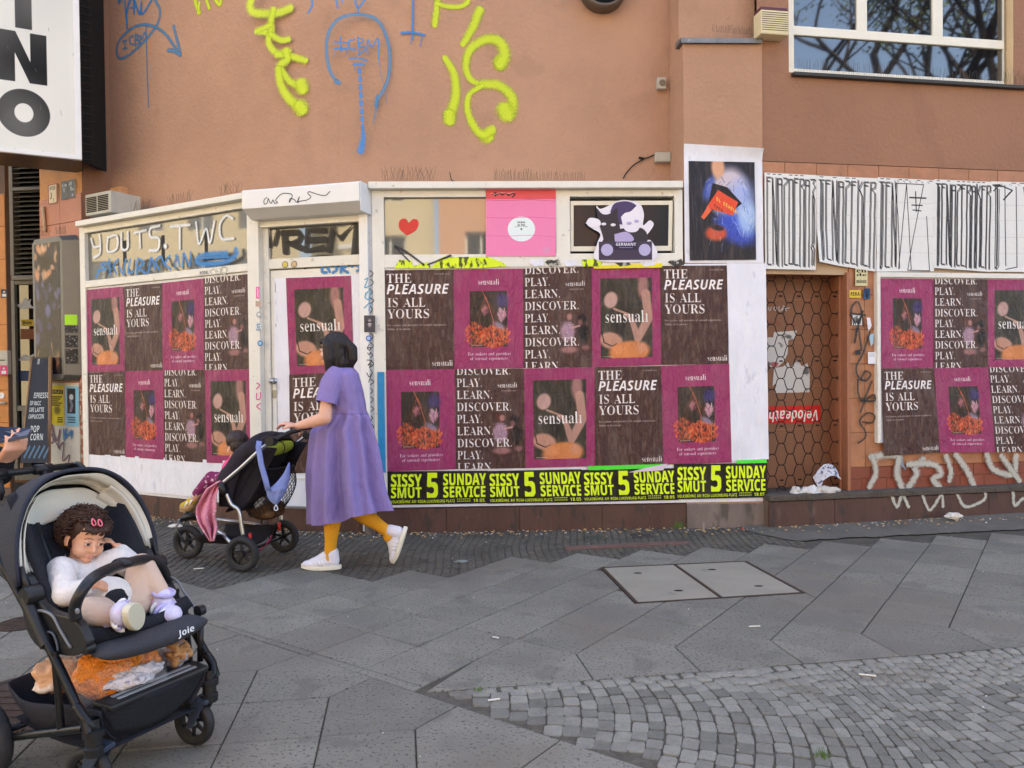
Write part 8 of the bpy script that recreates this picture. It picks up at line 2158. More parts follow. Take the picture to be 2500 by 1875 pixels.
# heap of newspapers in the doorway
zz_=lz
for i, (x, y, s, c, lab)in enumerate(((2000, 1196, (.14, .06, .05), (196, 188, 176), 'cream crumpled bag in the doorway heap'), (1975, 1190, (.10, .05, .05), (206, 204, 200), 'white crumpled paper left in the doorway heap'), (1940, 1196, (.05, .04, .05), (200, 198, 190), 'small white crumpled piece at the left of doorway heap'))):
 crumple(x, y, s, mat('heap%d'%i, c, .7, speck=(30, .6, (50, 60, 110), .7)), lab, 10+i, pos=FR.pt(FR.px(x, y, -.0)[0], lz-.02, .02))
np_=MB()
def npp(u, v):
 x=FR.px(1985+55*u, 1190-32*math.sin(u*2.4)-26*v, -.03)
 return FR.pt(x[0], max(lz+.01, x[1]), -.03+.08*(1-v)+.02*ns(u*5, v*5))
np_.grid(npp, 10, 8)
tag(np_.build('newspaper', mat('newsprint', (196, 196, 200), .7, speck=[(34, .55, (44, 50, 96), .85), (50, .62, (24, 24, 28), .8)]), None, solid=.003), 'folded newspaper with blue pictures standing in the brown doorway', 'newspaper')
# plastic cup and grass tuft
g=PG(848, 1286)
cp=empty('plastic_cup', g, 'clear blue plastic cup lying by the doorstep', 'cup')
b=MB();b.lathe(g+Vector((-.055, 0, .045)), (1, 0, 0), [(.03, 0), (.042, .11), (.044, .115), (.040, .11), (.028, .004), (0, .004)], 24);b.build('body', mat('blue_clear_plastic', (90, 130, 190), .2, trans=.7), cp, smooth=True)
b=MB();b.lathe(g+Vector((-.02, 0, .045)), (1, 0, 0), [(.0345, 0), (.0395, .05)], 24);b.build('label_band', mat('cup_blue', (30, 60, 130), .4), cp, smooth=True)
for(x, y, n_, s_, lab)in((1656, 1290, 60, .09, 'small tuft of green grass at the foot of the wall'), (1168, 1688, 16, .03, 'few green weeds between the cobbles at their left tip'), (2003, 1848, 26, .05, 'green weed in the cobble joints at the bottom right'), (1940, 1258, 10, .05, 'thin weeds by the right plinth')):
 g=PG(x, y);b=MB()
 for k in range(n_):
  a=rnd.uniform(0, 6.28);rr=abs(rnd.gauss(0, s_*.5))
  p=g+Vector((math.cos(a)*rr, math.sin(a)*rr*.5, 0));q=p+Vector((rnd.uniform(-.5, .5), rnd.uniform(-.4, .4), 1))*s_*rnd.uniform(.5, 1)
  wv=Vector((.0016, 0, 0));b.add([p-wv, p+wv, q], [(0, 1, 2)])
 tag(b.build('grass_tuft', mat('weed_green', (84, 112, 46), .7), None), lab, 'weeds', kind='stuff')
 # ================================================================== near stroller
m_frame=mat('black_frame_paint', (26, 27, 30), .32, .4)
m_plast=mat('black_plastic', (24, 25, 28), .45)
m_fab=mat('charcoal_fabric', (52, 54, 60), .9, bump=(160, .25), var=(6, .08))
m_fabd=mat('navy_black_fabric', (26, 28, 36), .92, bump=(120, .3), var=(8, .15))
m_creamf=mat('cream_lining', (206, 202, 188), .85, bump=(14, .35), var=(4, .04))
m_tyre=mat('stroller_tyre', (44, 44, 46), .8, bump=(90, .2), var=(20, .15))
m_trim=mat('grey_trim', (112, 114, 118), .4)
m_silver=mat('silver_tube', (190, 192, 194), .28, .9)
def make_frame(org, deg):
 f=Vector((math.cos(R(deg)), math.sin(R(deg)), 0));s=Vector((-f.y, f.x, 0))
 O=Vector((org[0], org[1], 0))
 def SL(x, y, ps):
  d=ray(x, y)
  t=((O-CAM).dot(s)+ps)/d.dot(s)
  return CAM+d*t
 def LP(a, b, z):return O+f*a+s*b+Vector((0, 0, z))
 def loc(p):return((p-O).dot(f), (p-O).dot(s), p.z)
 return f, s, O, SL, LP, loc
f1, s1v, O1, S1, L1, loc1=make_frame((-1.28, 2.64), -28)
ST1=empty('baby_stroller', O1, 'black baby stroller with cream lined canopy and toddler in near left corner', 'stroller', None)
Z=Vector((0, 0, 1))
def N1(x, y):
 q=loc1(S1(x, y, -.25));return q[0], q[2]
def mir(name, pts, r, m, smooth=True, n=10, par=None):
 for sg in(-1, 1):
  b=MB();b.tube([L1(a, sg*(w_ if w_ is not None else.25), z)for a, w_, z in pts], r, n)
  b.build(name, m, par or ST1, smooth=True, autos=True)
nt_=[N1(x, y)for x, y in((75, 1500), (110, 1560), (150, 1640), (188, 1722), (204, 1752), (214, 1790))]
upt=[(-.79, 1.0), (-.72, .985), (-.43, .77)]
tb_=curve([Vector((a, 0, z))for a, z in upt], 4)+curve([Vector((a, 0, z))for a, z in nt_], 5)
mir('side_tube', [(p.x, None, p.z)for p in tb_], .0145, m_frame)
mir('fold_joint', [(nt_[0][0]-.03, None, nt_[0][1]+.05), (nt_[1][0]+.01, None, nt_[1][1]-.02)], .021, m_plast)
rl=[N1(205, 1778), N1(40, 1795)]
mir('lower_rail', [(rl[0][0], None, rl[0][1]), (rl[1][0], None, .155), (-.47, None, .14)], .0135, m_frame)
va, vb=N1(133, 1590), N1(150, 1785)
mir('upright_tube', [(va[0], None, va[1]), (vb[0], None, vb[1])], .012, m_frame)
b=MB();b.tube([L1(-.79, -.25, 1.0), L1(-.79, .25, 1.0)], .0145, 10);b.build('handlebar', m_plast, ST1, smooth=True)
for t in(-.06, .12):
 b=MB();b.tube([L1(-.79, t-.035, 1.0), L1(-.79, t+.035, 1.0)], .021, 12);b.tube([L1(-.785, t, .99), L1(-.76, t, .93), L1(-.755, t, .9)], [.018, .016, .004], 8);b.build('hand_strap', m_plast, ST1, smooth=True)
b=MB();b.tube([L1(-.47, -.27, .13), L1(-.47, .27, .13)], .012, 8);b.build('rear_axle', m_frame, ST1, smooth=True)
def wheel(parent, c, ax, r, w_, tyre, rim, spokes=5, name='wheel', hub=None):
 ax=ax.normalized()
 b=MB();b.lathe(c, ax, [(r*.70, -w_*.40), (r*.80, -w_*.5), (r*.93, -w_*.46), (r, -w_*.2), (r, w_*.2), (r*.93, w_*.46), (r*.80, w_*.5), (r*.70, w_*.40), (r*.70, -w_*.40)], 40)
 o=b.build(name, tyre, parent, smooth=True)
 x=ax.orthogonal().normalized();y=ax.cross(x)
 b=MB();b.lathe(c, ax, [(r*.60, -w_*.30), (r*.705, -w_*.36), (r*.705, w_*.36), (r*.60, w_*.30), (r*.60, -w_*.30)], 40)
 b.build('rim', rim, o, smooth=True, autos=True)
 for k in range(spokes):
  a=2*math.pi*k/spokes+.3
  d=x*math.cos(a)+y*math.sin(a);t=ax.cross(d)
  b=MB()
  P=[d*r*.12+t*r*.10, d*r*.12-t*r*.10, d*r*.63-t*r*.055, d*r*.63+t*r*.055]
  b.prism([c+p-ax*w_*.14 for p in P], ax*w_*.28)
  b.build('spoke', rim, o, bevel=.002)
 b=MB();b.lathe(c, ax, [(0, -w_*.45), (r*.16, -w_*.45), (r*.19, -w_*.2), (r*.19, w_*.2), (r*.16, w_*.45), (0, w_*.45)], 20);b.build('hub', hub or rim, o, smooth=True, autos=True)
 return o
m_tw=mat('caster_tyre', (34, 34, 36), .6)
for sg, yaw in((-1, 14), (1, 8)):
 wheel(ST1, L1(-.47, sg*.275, .13), s1v, .13, .05, m_tyre, m_plast)
 c=L1(-.015, sg*.205, .086)
 ax=Matrix.Rotation(R(yaw), 3, 'Z')@s1v
 wheel(ST1, c, ax, .086, .036, m_tw, m_plast, 6, hub=m_trim)
 top=L1(.045, sg*.235, .25)
 b=MB();b.lathe(L1(.045, sg*.225, .165), Z, [(.018, -.0), (.030, .004), (.031, .03), (.025, .034), (.024, .06), (.033, .064), (.033, .085), (.020, .09), (.018, .12)], 20)
 cf=b.build('caster_housing', m_plast, ST1, smooth=True, autos=True)
 b=MB()
 fx=ax.cross(Z)
 if fx.dot(f1)<0:fx=-fx
 for q in(-1, 1):
  cc=c+ax*(.026*q)
  b.prism([cc-fx*.012-Z*.012, cc+fx*.016-Z*.012, cc+fx*.075+Z*.09, cc+fx*.02+Z*.105], ax*.006*q)
 b.prism([c+fx*.02+Z*.088-ax*.03, c+fx*.08+Z*.082-ax*.03, c+fx*.08+Z*.082+ax*.03, c+fx*.02+Z*.088+ax*.03], Z*.016)
 b.build('fork', mat('slate_plastic', (48, 58, 74), .45), cf, bevel=.003)
 # bent tube from the frame to the caster
 g2=nt_[-2]
 b=MB();b.tube(curve([L1(nt_[-3][0], sg*.25, nt_[-3][1]), L1(nt_[-2][0], sg*.25, nt_[-2][1]), L1(.05, sg*.235, .262), L1(.045, sg*.225, .24)], 5), .016, 10);b.build('front_leg', m_frame, ST1, smooth=True)
 # seat unit
def shell(fn, nu, nv, name, m, solid, parent, sub=0):
 b=MB();b.grid(fn, nu, nv);return b.build(name, m, parent, smooth=True, solid=solid, sub=sub)
PV=(-.285, .665)
def hoop(th, phi, sc=1.0, wr=0.0):
 "point on the canopy: th along the hoop, phi hinge angle backwards"
 a=-(.105)*math.sin(th)*sc+.0
 h=.365*math.sin(th)**.82*sc
 ca, sa=math.cos(phi), math.sin(phi)
 df, dz=a*ca-h*sa, h*ca+a*sa*.0
 if phi>0:dz=h*ca
 s_=-.262*math.cos(th)*(abs(math.cos(th))**-.18 if abs(math.cos(th))>.02 else 1)*(1 if sc==1 else sc)
 s_=max(-.262, min(.262, s_))
 wv=wr*(ns(th*4, phi*9, 2)+.5*ns(th*11, phi*20, 5))
 return L1(PV[0]+df, s_, PV[1]+dz)+Z*wv
shell(lambda u, v:hoop(math.pi*(.005+.99*u), R(-2+76*v), 1.0, .004*math.sin(v*3.1)), 40, 14, 'canopy', m_fab, .004, ST1)
can=bpy.data.objects['canopy']
b=MB();b.tube([hoop(math.pi*(.005+.99*k/44), R(-2.5), 1.008)for k in range(45)], .0075, 8);b.build('rim_piping', mat('navy_piping', (30, 34, 50), .7), can, smooth=True)
# cream lining: rolled band behind the rim and the sagging folded flap
def lin_(u, v):
 th=math.pi*(.02+.96*u)
 k=.965-.10*v**.8-.012*math.sin(v*9+2*math.sin(u*5))-.02*math.sin(math.pi*u)*math.sin(v*5)
 return hoop(th, R(0+20*v), k)+Z*.007*ns(u*9, v*7, 1)+f1*.006*ns(u*7, v*9, 4)
shell(lin_, 60, 16, 'lining', m_creamf, .002, can)
def flap(u, v):
 th=math.pi*(.12+.72*u)
 k=.85-.02*v
 p=hoop(th, R(20+8*v), k)
 return p-Z*(.105*v*(1-.35*u)*math.sin(math.pi*min(1, max(0, u*.9+.12)))**.4)+f1*(.045*v+.012*math.sin(u*14)*v)+Z*.006*ns(u*8, v*5, 3)
shell(flap, 36, 10, 'folded_flap', m_creamf, .002, can)
for sg in(-1, 1):
 def side(u, v, sg=sg):
  th=(.03+.30*v)*math.pi if sg<0 else math.pi*(1-.03-.30*v)
  return hoop(th, R(2+26*u), .90-.12*u)+f1*.008*math.sin(u*12)
 shell(side, 8, 12, 'lining_side', m_creamf, .002, can)
 # dark inner back and seat
def backp(u, v):
 s_=(u-.5)*.40
 z=.49+.47*v
 a=-.235-.30*v-.03*(1-(2*u-1)**2)+.10*abs(2*u-1)**4
 return L1(a, s_, z)+f1*.006*ns(u*8, v*8)
sb_=shell(backp, 16, 20, 'seat_back', m_fabd, .03, ST1)
for q in(-.10, .10):
 b=MB();b.tube([L1(-.235-.30*v+.0, q, .49+.47*v)for v in(.15, .35, .55, .75)], .012, 6, flat=1.0);b.build('harness_strap', m_plast, sb_, smooth=True)
def seatp(u, v):
 return L1(-.26+.24*v, (u-.5)*.40, .485+.035*abs(2*u-1)**3+.02*v-.02*math.sin(math.pi*v))
shell(seatp, 14, 8, 'seat_base', m_fabd, .045, ST1)
for sg in(-1, 1):
# side shell of the seat with grey edge
 b=MB()
 P=[(-.34, .72), (-.28, .70), (-.235, .635), (-.16, .60), (-.04, .595), (.012, .56), (.03, .515), (-.03, .475), (-.16, .465), (-.25, .48), (-.31, .55)]
 if sg>0:P=[(min(a, -.12)if a>-.12 else a, min(z, .56)if a>-.2 else z)for a, z in P if a<-.03]
 P=[(p.x, p.y)for p in curve([Vector((a, z, 0))for a, z in P+[P[0]]], 3)[:-1]]
 b.prism([L1(a, sg*.205, z)for a, z in P], s1v*(sg*.03))
 sp=b.build('seat_side', m_plast, ST1, bevel=.005)
 b=MB();b.tube(curve([L1(a, sg*.238, z)for a, z in((-.28, .585), (-.20, .60), (-.14, .59), (-.10, .55), (-.045, .50))], 5), .005, 6);b.build('edge_trim', m_trim, sp, smooth=True)
 b=MB();b.tube(curve([L1(a, sg*.24, z)for a, z in((-.20, .53), (-.14, .535), (-.115, .50), (-.11, .455))], 5), .004, 6);b.build('edge_trim', mat('slate_trim', (70, 78, 90), .4), sp, smooth=True)
 b=MB();b.lathe(L1(PV[0]+.03, sg*.235, PV[1]-.02), s1v*sg, [(0, .03), (.028, .03), (.034, .02), (.034, -.02), (0, -.02)], 24);b.build('canopy_hinge', m_plast, sp, smooth=True, autos=True)
 b=MB();b.lathe(L1(.012, sg*.22, .502), s1v*sg, [(0, .014), (.012, .014), (.019, .010), (.021, -.016), (0, -.016)], 24);b.build('adjuster', m_plast, sp, smooth=True, autos=True)
 b=MB();b.tube([L1(PV[0]+.03, sg*.245, PV[1]-.02), L1(PV[0]-.015, sg*.25, PV[1]+.07)], .016, 8, flat=.5);b.build('canopy_arm', m_plast, sp, smooth=True)
 # foot rest pad
def foot_rest():
 b=MB()
 prof=[(-.05, .508), (.045, .514), (.085, .506), (.096, .488), (.085, .464), (.055, .452), (.02, .454), (-.03, .468)]
 n=16
 V=[]
 for k in range(n+1):
  s_=(k/n-.5)*.42
  e=(1-(abs(2*k/n-1))**6)**.5 if 0<k<n else.15
  bul=.02*(1-(2*k/n-1)**2)
  for a, z in prof:
   V.append(L1(-.0+(a-.02)*(.6+.4*e)+.02+bul, s_, .476+(z-.476)*e-.012*bul/.02))
 m_=len(prof)
 F=[(k*m_+i, k*m_+(i+1)%m_, (k+1)*m_+(i+1)%m_, (k+1)*m_+i)for k in range(n)for i in range(m_)]+[tuple(range(m_))[::-1], tuple(n*m_+i for i in range(m_))]
 b.add(V, F)
 return b.build('foot_rest', m_fab, ST1, smooth=True, sub=1)
fr_=foot_rest()
# brand lettering on the pad
im=Img(46, 20, 160, (52, 54, 60, 0));im.a[:, :, 3]=0
im.text('b', 'Joie', 23, 14, 12, (226, 228, 230), anchor='c', width=42)
mj=printmat('pad_print', im.image('pad_print'), wr=.05, streak=0, alpha=True, spec=.2)
p0, p1, p2, p3=[L1(.1165, s_, z)for s_, z in((.040, .462), (.118, .462), (.118, .497), (.040, .497))]
mesh('logo_print', [p0, p1-f1*.008, p2-f1*.014, p3-f1*.004], [(0, 1, 2, 3)], mj, fr_, uv=[(0, 0), (1, 0), (1, 1), (0, 1)])
# bumper bar
bp_pts=[S1(186, 1512, -.235), S1(183, 1485, -.24), S1(196, 1450, -.235), S1(226, 1412, -.19), S1(270, 1388, -.10), S1(320, 1372, .03), S1(362, 1366, .13), S1(392, 1382, .20), S1(408, 1415, .235), S1(404, 1450, .24), S1(396, 1470, .24)]
b=MB();b.tube(curve(bp_pts, 6), .0185, 12);bb=b.build('bumper_bar', mat('leatherette', (28, 28, 31), .38, bump=(120, .12)), ST1, smooth=True)
b=MB();b.ell(S1(300, 1374, -.03), (.04, .03, .018), None, 14, 8);b.build('bar_clip', m_plast, bb, smooth=True)
b=MB();b.lathe(S1(190, 1492, -.262), -s1v, [(.010, 0), (.009, .004), (0, .005)], 14);b.build('bar_button', m_trim, bb, smooth=True)
# harness buckle and crotch pad
# basket with tray
def bask(u, v):
# u round the basket from front-near to back to front-far, v down
 pts=[(.055, -.205), (-.12, -.222), (-.36, -.225), (-.50, -.19), (-.52, 0), (-.50, .19), (-.36, .225), (-.12, .222), (.055, .205)]
 k=u*(len(pts)-1);i=min(int(k), len(pts)-2);t=k-i
 a=pts[i][0]*(1-t)+pts[i+1][0]*t;s_=pts[i][1]*(1-t)+pts[i+1][1]*t
 top=.30 if a>-.1 else.30-.03*math.sin((-.1-a)*7)
 sag=.02*math.sin(u*31)
 q=1-.28*v*v
 return L1(a*(1-.10*v)-.01*v, s_*q, top-.115*v-.03*v*v*math.sin(math.pi*u)+.004*ns(u*20, v*4))
bk_=shell(bask, 60, 8, 'basket', mat('basket_mesh_fabric', (34, 35, 46), .85, bump=(200, .4)), .003, ST1)
shell(lambda u, v:L1(.04-.53*u, (v-.5)*.34, .158-.03*math.sin(math.pi*u)), 10, 6, 'basket_floor', m_fabd, .003, ST1)
def tray_front(u, v):
 s_=(u-.5)*.41
 return L1(.06-.03*v+.03*math.sin(math.pi*u)*(1-v), s_*(1-.25*v), .31-.10*v-.04*v*math.sin(math.pi*u))
shell(tray_front, 20, 6, 'basket_front', m_fabd, .004, ST1)
tr_=MB()
tr_.box8([L1(.0, -.20, .300), L1(.085, -.19, .296), L1(.085, .19, .296), L1(.0, .20, .300), L1(.0, -.20, .322), L1(.085, -.19, .318), L1(.085, .19, .318), L1(.0, .20, .322)])
to=tr_.build('tray', m_plast, ST1, bevel=.008)
for q in(.022, .052):
 tr_=MB();tr_.box8([L1(q, -.15, .3205), L1(q+.014, -.15, .3200), L1(q+.014, .155, .3200), L1(q, .155, .3205), L1(q, -.15, .3245), L1(q+.014, -.15, .3235), L1(q+.014, .155, .3235), L1(q, .155, .3245)])
 tr_.build('grip_strip', mat('grip_grey', (128, 132, 134), .5), to, bevel=.001)
b=MB();b.tube([L1(-.02, .24, .30), L1(-.02, .245, .45)], .012, 8);b.build('cross_brace', m_plast, ST1, smooth=True)
# things in the basket
def crumple3(c, s, m, name, lab, cat, seed, amp=.55, freq=1.6, sub=4, par=None, rot=0):
 bm=bmesh.new();bmesh.ops.create_icosphere(bm, subdivisions=sub, radius=1)
 M=Matrix.Rotation(rot, 3, 'Z')
 for v in bm.verts:
  n_=noise.noise(v.co*freq+Vector((seed, 0, 0)))+.5*abs(noise.noise(v.co*freq*2.6+Vector((0, seed, 0))))+.22*noise.noise(v.co*freq*6+Vector((0, 0, seed)))
  v.co=M@Vector((v.co.x*s[0], v.co.y*s[1], v.co.z*s[2]))*(1+amp*n_)+Vector(c)
 me=bpy.data.meshes.new(name);bm.to_mesh(me);bm.free();me.materials.append(m)
 me.polygons.foreach_set('use_smooth', [True]*len(me.polygons))
 o=link(name, me, par)
 if lab:tag(o, lab, cat)
 return o
m_onet=mat('orange_net', (226, 124, 10), .5, bump=(70, .9, 2), var=(30, .3), speck=(160, .58, (240, 190, 90), .5))
m_poly=mat('clear_polythene', (226, 228, 232), .14, alpha=.11, bump=(20, .6), spec=.8)
R1=R(-28)
crumple3(L1(-.12, -.04, .345), (.125, .10, .095), m_onet, 'orange_bag', 'orange net shopping bag lying in the basket of near stroller', 'bag', 3, .38, 1.2, rot=R1)
crumple3(L1(-.10, .055, .375), (.07, .04, .06), m_onet, 'orange_bag', 'upright fold of orange netting beside the bag in stroller basket', 'bag', 9, .4, 1.4, rot=R1)
crumple3(L1(-.15, -.02, .335), (.17, .13, .10), m_poly, 'plastic_bag', 'clear thin plastic bag wrapped loosely round the orange shopping', 'bag', 5, .45, 1.8, rot=R1)
crumple3(L1(-.01, -.04, .345), (.05, .09, .03), mat('white_label_paper', (214, 206, 208), .5, bump=(60, .8), speck=(30, .62, (90, 96, 130), .7)), 'paper_packet', 'white printed packet at the front of near stroller basket', 'packet', 8, .5, 1.7, rot=R1)
crumple3(L1(-.06, .15, .35), (.06, .035, .04), mat('lilac_polythene', (186, 186, 206), .25, alpha=.6, bump=(30, .6)), 'plastic_bag', 'greyish lilac plastic bag behind the orange shopping', 'bag', 12, .5, 1.7, rot=R1)
crumple3(L1(-.03, .15, .36), (.045, .04, .035), mat('kraft_paper', (176, 132, 86), .75, bump=(40, .5)), 'paper_bag', 'crumpled brown paper bag at the far end of the basket', 'bag', 14, .6, 1.8, rot=R1)
crumple3(L1(-.36, -.10, .31), (.07, .07, .06), mat('tan_packet', (206, 158, 118), .45, bump=(20, .4), speck=(9, .6, (226, 220, 214), .8)), 'tan_bag', 'tan and white packet at the rear of near stroller basket', 'packet', 17, .4, 1.6, rot=R1)
# ================================================================== rear stroller
f2, s2v, O2, S2, L2, loc2=make_frame((-1.845, 5.635), 168.5)
m_blk=mat('black_canvas', (26, 22, 28), .9, bump=(90, .3), var=(5, .15))
NE, FE=.28, -.28
qc=lambda x, y, s_:S2(420+x*.2411, 1020+y*.2411, s_)
ST2=empty('jogging_stroller', O2, 'black three wheeled stroller with silver frame pushed along the left panel', 'stroller')
cw1=L2(0, .285, .124);
wheel(ST2, L2(-.0, .30, .124), s2v, .124, .05, m_tyre, m_plast, 5)
wheel(ST2, L2(-.0, -.29, .124), s2v, .124, .05, m_tyre, m_plast, 5)
wheel(ST2, L2(.63, .0, .124), s2v, .124, .05, m_tyre, m_plast, 5)
b=MB();b.tube([L2(0, -.29, .124), L2(0, .30, .124)], .012, 8);b.build('rear_axle', m_frame, ST2, smooth=True)
b=MB()
for q in(-.045, .045):b.tube([L2(.63, q, .124), L2(.70, q, .24), L2(.66, q*.8, .31)], .008, 8)
b.build('front_fork', mat('fork_grey', (110, 112, 114), .35, .8), ST2, smooth=True)
b=MB();b.tube([L2(.66, 0, .30), L2(.60, 0, .32), L2(.52, 0, .31)], [.025, .03, .02], 10);b.build('fork_joint', m_plast, ST2, smooth=True)
for sg in(1, -1):
 e=NE if sg>0 else FE
 P1=[loc2(qc(x, y, NE))for x, y in((715, 1195), (700, 1100), (672, 940), (600, 880), (560, 800), (545, 760))]
 b=MB();b.tube(curve([L2(a, e*(.98), z)for a, _, z in P1], 5), .0145, 10);b.build('rear_strut', m_silver, ST2, smooth=True)
 P1=[loc2(qc(x, y, NE))for x, y in((505, 665), (600, 585), (700, 500), (860, 350), (990, 245))]
 b=MB();b.tube(curve([L2(a, e*.98, z)for a, _, z in P1], 4), .0135, 10);b.build('handle_tube', m_silver, ST2, smooth=True)
 jt=loc2(qc(512, 705, NE))
 b=MB();b.tube([L2(jt[0]+.015, e, jt[2]+.035), L2(jt[0]-.02, e, jt[2]-.05)], .024, 10);b.build('joint', m_plast, ST2, smooth=True)
 j2=loc2(qc(1005, 238, NE))
 b=MB();b.lathe(L2(j2[0], e*1.0, j2[2]), s2v, [(0, -.03), (.034, -.03), (.036, 0), (.034, .03), (0, .03)], 20);b.build('handle_joint', m_plast, ST2, smooth=True, autos=True)
 P1=[loc2(qc(x, y, NE))for x, y in((985, 250), (1060, 205), (1140, 160), (1230, 132))]
 b=MB();b.tube(curve([L2(a, e*(1-.12*i), z)for i, (a, _, z)in enumerate(P1)], 4), .017, 10);b.build('handle_arm', m_plast, ST2, smooth=True)
 P1=[loc2(qc(x, y, NE))for x, y in((585, 1272), (450, 1205))]+[(.52, 0, .31)]
 b=MB();b.tube([L2(P1[0][0], e*.95, P1[0][2]), L2(P1[1][0], e*.7, P1[1][2]), L2(.50, e*.12, .30)], .0135, 10);b.build('lower_tube', m_silver, ST2, smooth=True)
hb2=loc2(qc(1230, 132, NE))
b=MB();b.tube([L2(hb2[0], s_, hb2[2]+.01)for s_ in(NE*.66, 0, FE*.66)], .018, 10);b.build('handlebar', m_plast, ST2, smooth=True)
# seat hammock, side canvas
def canv(u, v):
 top=[(680, 450), (760, 370), (840, 330), (920, 300), (1000, 300), (1060, 310)]
 bot=[(470, 700), (470, 900), (560, 900), (680, 950), (790, 830), (930, 560)]
 k=u*5;i=min(4, int(k));t=k-i
 a=(top[i][0]*(1-t)+top[i+1][0]*t, top[i][1]*(1-t)+top[i+1][1]*t)
 c=(bot[i][0]*(1-t)+bot[i+1][0]*t, bot[i][1]*(1-t)+bot[i+1][1]*t)
 x, y=a[0]*(1-v)+c[0]*v, a[1]*(1-v)+c[1]*v
 q=loc2(qc(x, y, .24))
 return q
for sg in(1, -1):
 shell(lambda u, v, sg=sg:L2(canv(u, v)[0], sg*(.235-.015*math.sin(v*3)), canv(u, v)[2])+s2v*.006*ns(u*7, v*7, sg), 20, 12, 'side_canvas', m_blk, .004, ST2)
shell(lambda u, v:L2(canv(v, 1)[0], (u-.5)*.46, canv(v, 1)[2]+.0), 6, 20, 'seat_hammock', m_blk, .006, ST2)
bq=[loc2(qc(x, y, 0))for x, y in((720, 900), (860, 700), (980, 480), (1060, 300))]
shell(lambda u, v:L2(bq[int(min(2, v*3))][0]*(1-(v*3-int(min(2, v*3))))+bq[int(min(2, v*3))+1][0]*(v*3-int(min(2, v*3))), (u-.5)*.46, bq[int(min(2, v*3))][2]*(1-(v*3-int(min(2, v*3))))+bq[int(min(2, v*3))+1][2]*(v*3-int(min(2, v*3)))), 6, 12, 'back_panel', m_blk, .01, ST2)
# canopy pushed back
P=[(550, 575), (600, 470), (700, 340), (800, 235), (900, 165), (1000, 145), (1065, 148), (1120, 215)]
PL=[loc2(qc(x, y, .0))for x, y in P]
def cano2(u, v):
 k=v*(len(PL)-1);i=min(len(PL)-2, int(k));t=k-i
 a=PL[i][0]*(1-t)+PL[i+1][0]*t;z=PL[i][2]*(1-t)+PL[i+1][2]*t
 w_=math.sin(math.pi*u)**.55
 pv=loc2(qc(960, 420, 0))
 return L2(pv[0]*(1-w_)*.6+a*(1-.6*(1-w_)), .255*math.cos(math.pi*u), z-(1-w_)*.16)+Z*.010*math.sin(v*22)*w_
shell(cano2, 20, 30, 'canopy', mat('plum_black_canvas', (32, 24, 32), .88, bump=(50, .4), var=(5, .2)), .005, ST2)
# lower basket, red tabs, toe bar
shell(lambda u, v:L2(.44-.40*u, (.2)*math.cos(math.pi*v), .23-.10*math.sin(math.pi*v)), 10, 12, 'under_basket', m_blk, .004, ST2)
for x, y, s_ in((790, 1210, .24), (1085, 1100, -.2)):
 q=loc2(qc(x, y, s_));b=MB();b.tube([L2(q[0], s_, q[2]+.03), L2(q[0], s_, q[2]-.03)], .012, 8);b.build('brake_tab', mat('red_tab', (190, 40, 36), .5), ST2, smooth=True)
b=MB();b.tube(curve([qc(860, 1355, 0), qc(900, 1330, 0), qc(980, 1250, 0), qc(1010, 1190, 0)], 5), .006, 6);b.build('wrist_strap', mat('magenta_strap', (160, 34, 86), .7), ST2, smooth=True)
# foot platform
b=MB();b.tube([qc(95, 1020, .05), qc(240, 980, .05)], .016, 8);b.tube([qc(95, 1040, -.05), qc(160, 950, 0)], .014, 8);b.build('foot_plate', m_plast, ST2, smooth=True)
# green roll, net bag with brown bag, blue bag
gr_=empty('green_roll', qc(1070, 320, 0), 'lime green rolled bag strapped behind the rear stroller seat', 'bag')
b=MB()
P=[qc(955, 335, .2), qc(1185, 275, -.16)]
b.tube([P[0], P[0]*.8+P[1]*.2, (P[0]+P[1])/2, P[1]*.8+P[0]*.2, P[1]], [.035, .048, .05, .048, .038], 14);b.build('roll', mat('lime_canvas', (150, 164, 38), .8, bump=(60, .3)), gr_, smooth=True)
b=MB();q=(P[0]+P[1])/2;d=(P[1]-P[0]).normalized()
b.lathe(q-d*.006, d, [(.051, 0), (.0535, .002), (.0535, .012), (.051, .014)], 20);b.build('strap', m_plast, gr_, smooth=True)
def netbag(u, v):
 k=.14+.05*math.sin(math.pi*v)-.06*v**3
 c=[(1010, 480), (1000, 650), (960, 820), (960, 960)]
 i=min(2, int(v*3));t=v*3-i
 x, y=c[i][0]*(1-t)+c[i+1][0]*t, c[i][1]*(1-t)+c[i+1][1]*t
 q=loc2(qc(x, y, 0))
 return L2(q[0]+k*math.cos(2*math.pi*u)*1.0, .19*math.sin(2*math.pi*u), q[2])
nb=empty('net_bag', qc(960, 900, 0), 'black net shopping bag hanging behind the rear stroller seat', 'bag')
b=MB()
for k in range(30):
 for sg in(1, -1):
  b.tube([netbag((k/30+sg*v*.28)%1.0, v)for v in[i/14 for i in range(15)]], .0022, 3, caps=False)
o=b.build('net', mat('black_cord', (22, 20, 22), .8), nb)
b=MB();b.tube([netbag(k/24, 0.02)for k in range(25)], .007, 6);b.build('net_rim', m_plast, nb, smooth=True)
crumple3(qc(960, 930, 0), (.13, .15, .055), mat('brown_sack', (92, 62, 30), .7, bump=(30, .6), var=(10, .3)), 'brown_bag', 'brown sack inside the black net bag of rear stroller', 'bag', 22, .35, 1.3)
crumple3(qc(900, 830, 0), (.06, .1, .06), mat('silver_polythene', (190, 192, 190), .3, bump=(30, .8), speck=(18, .5, (30, 28, 28), .9)), 'plastic_bag', 'silvery plastic bag inside the net of rear stroller', 'bag', 25, .4, 1.8)
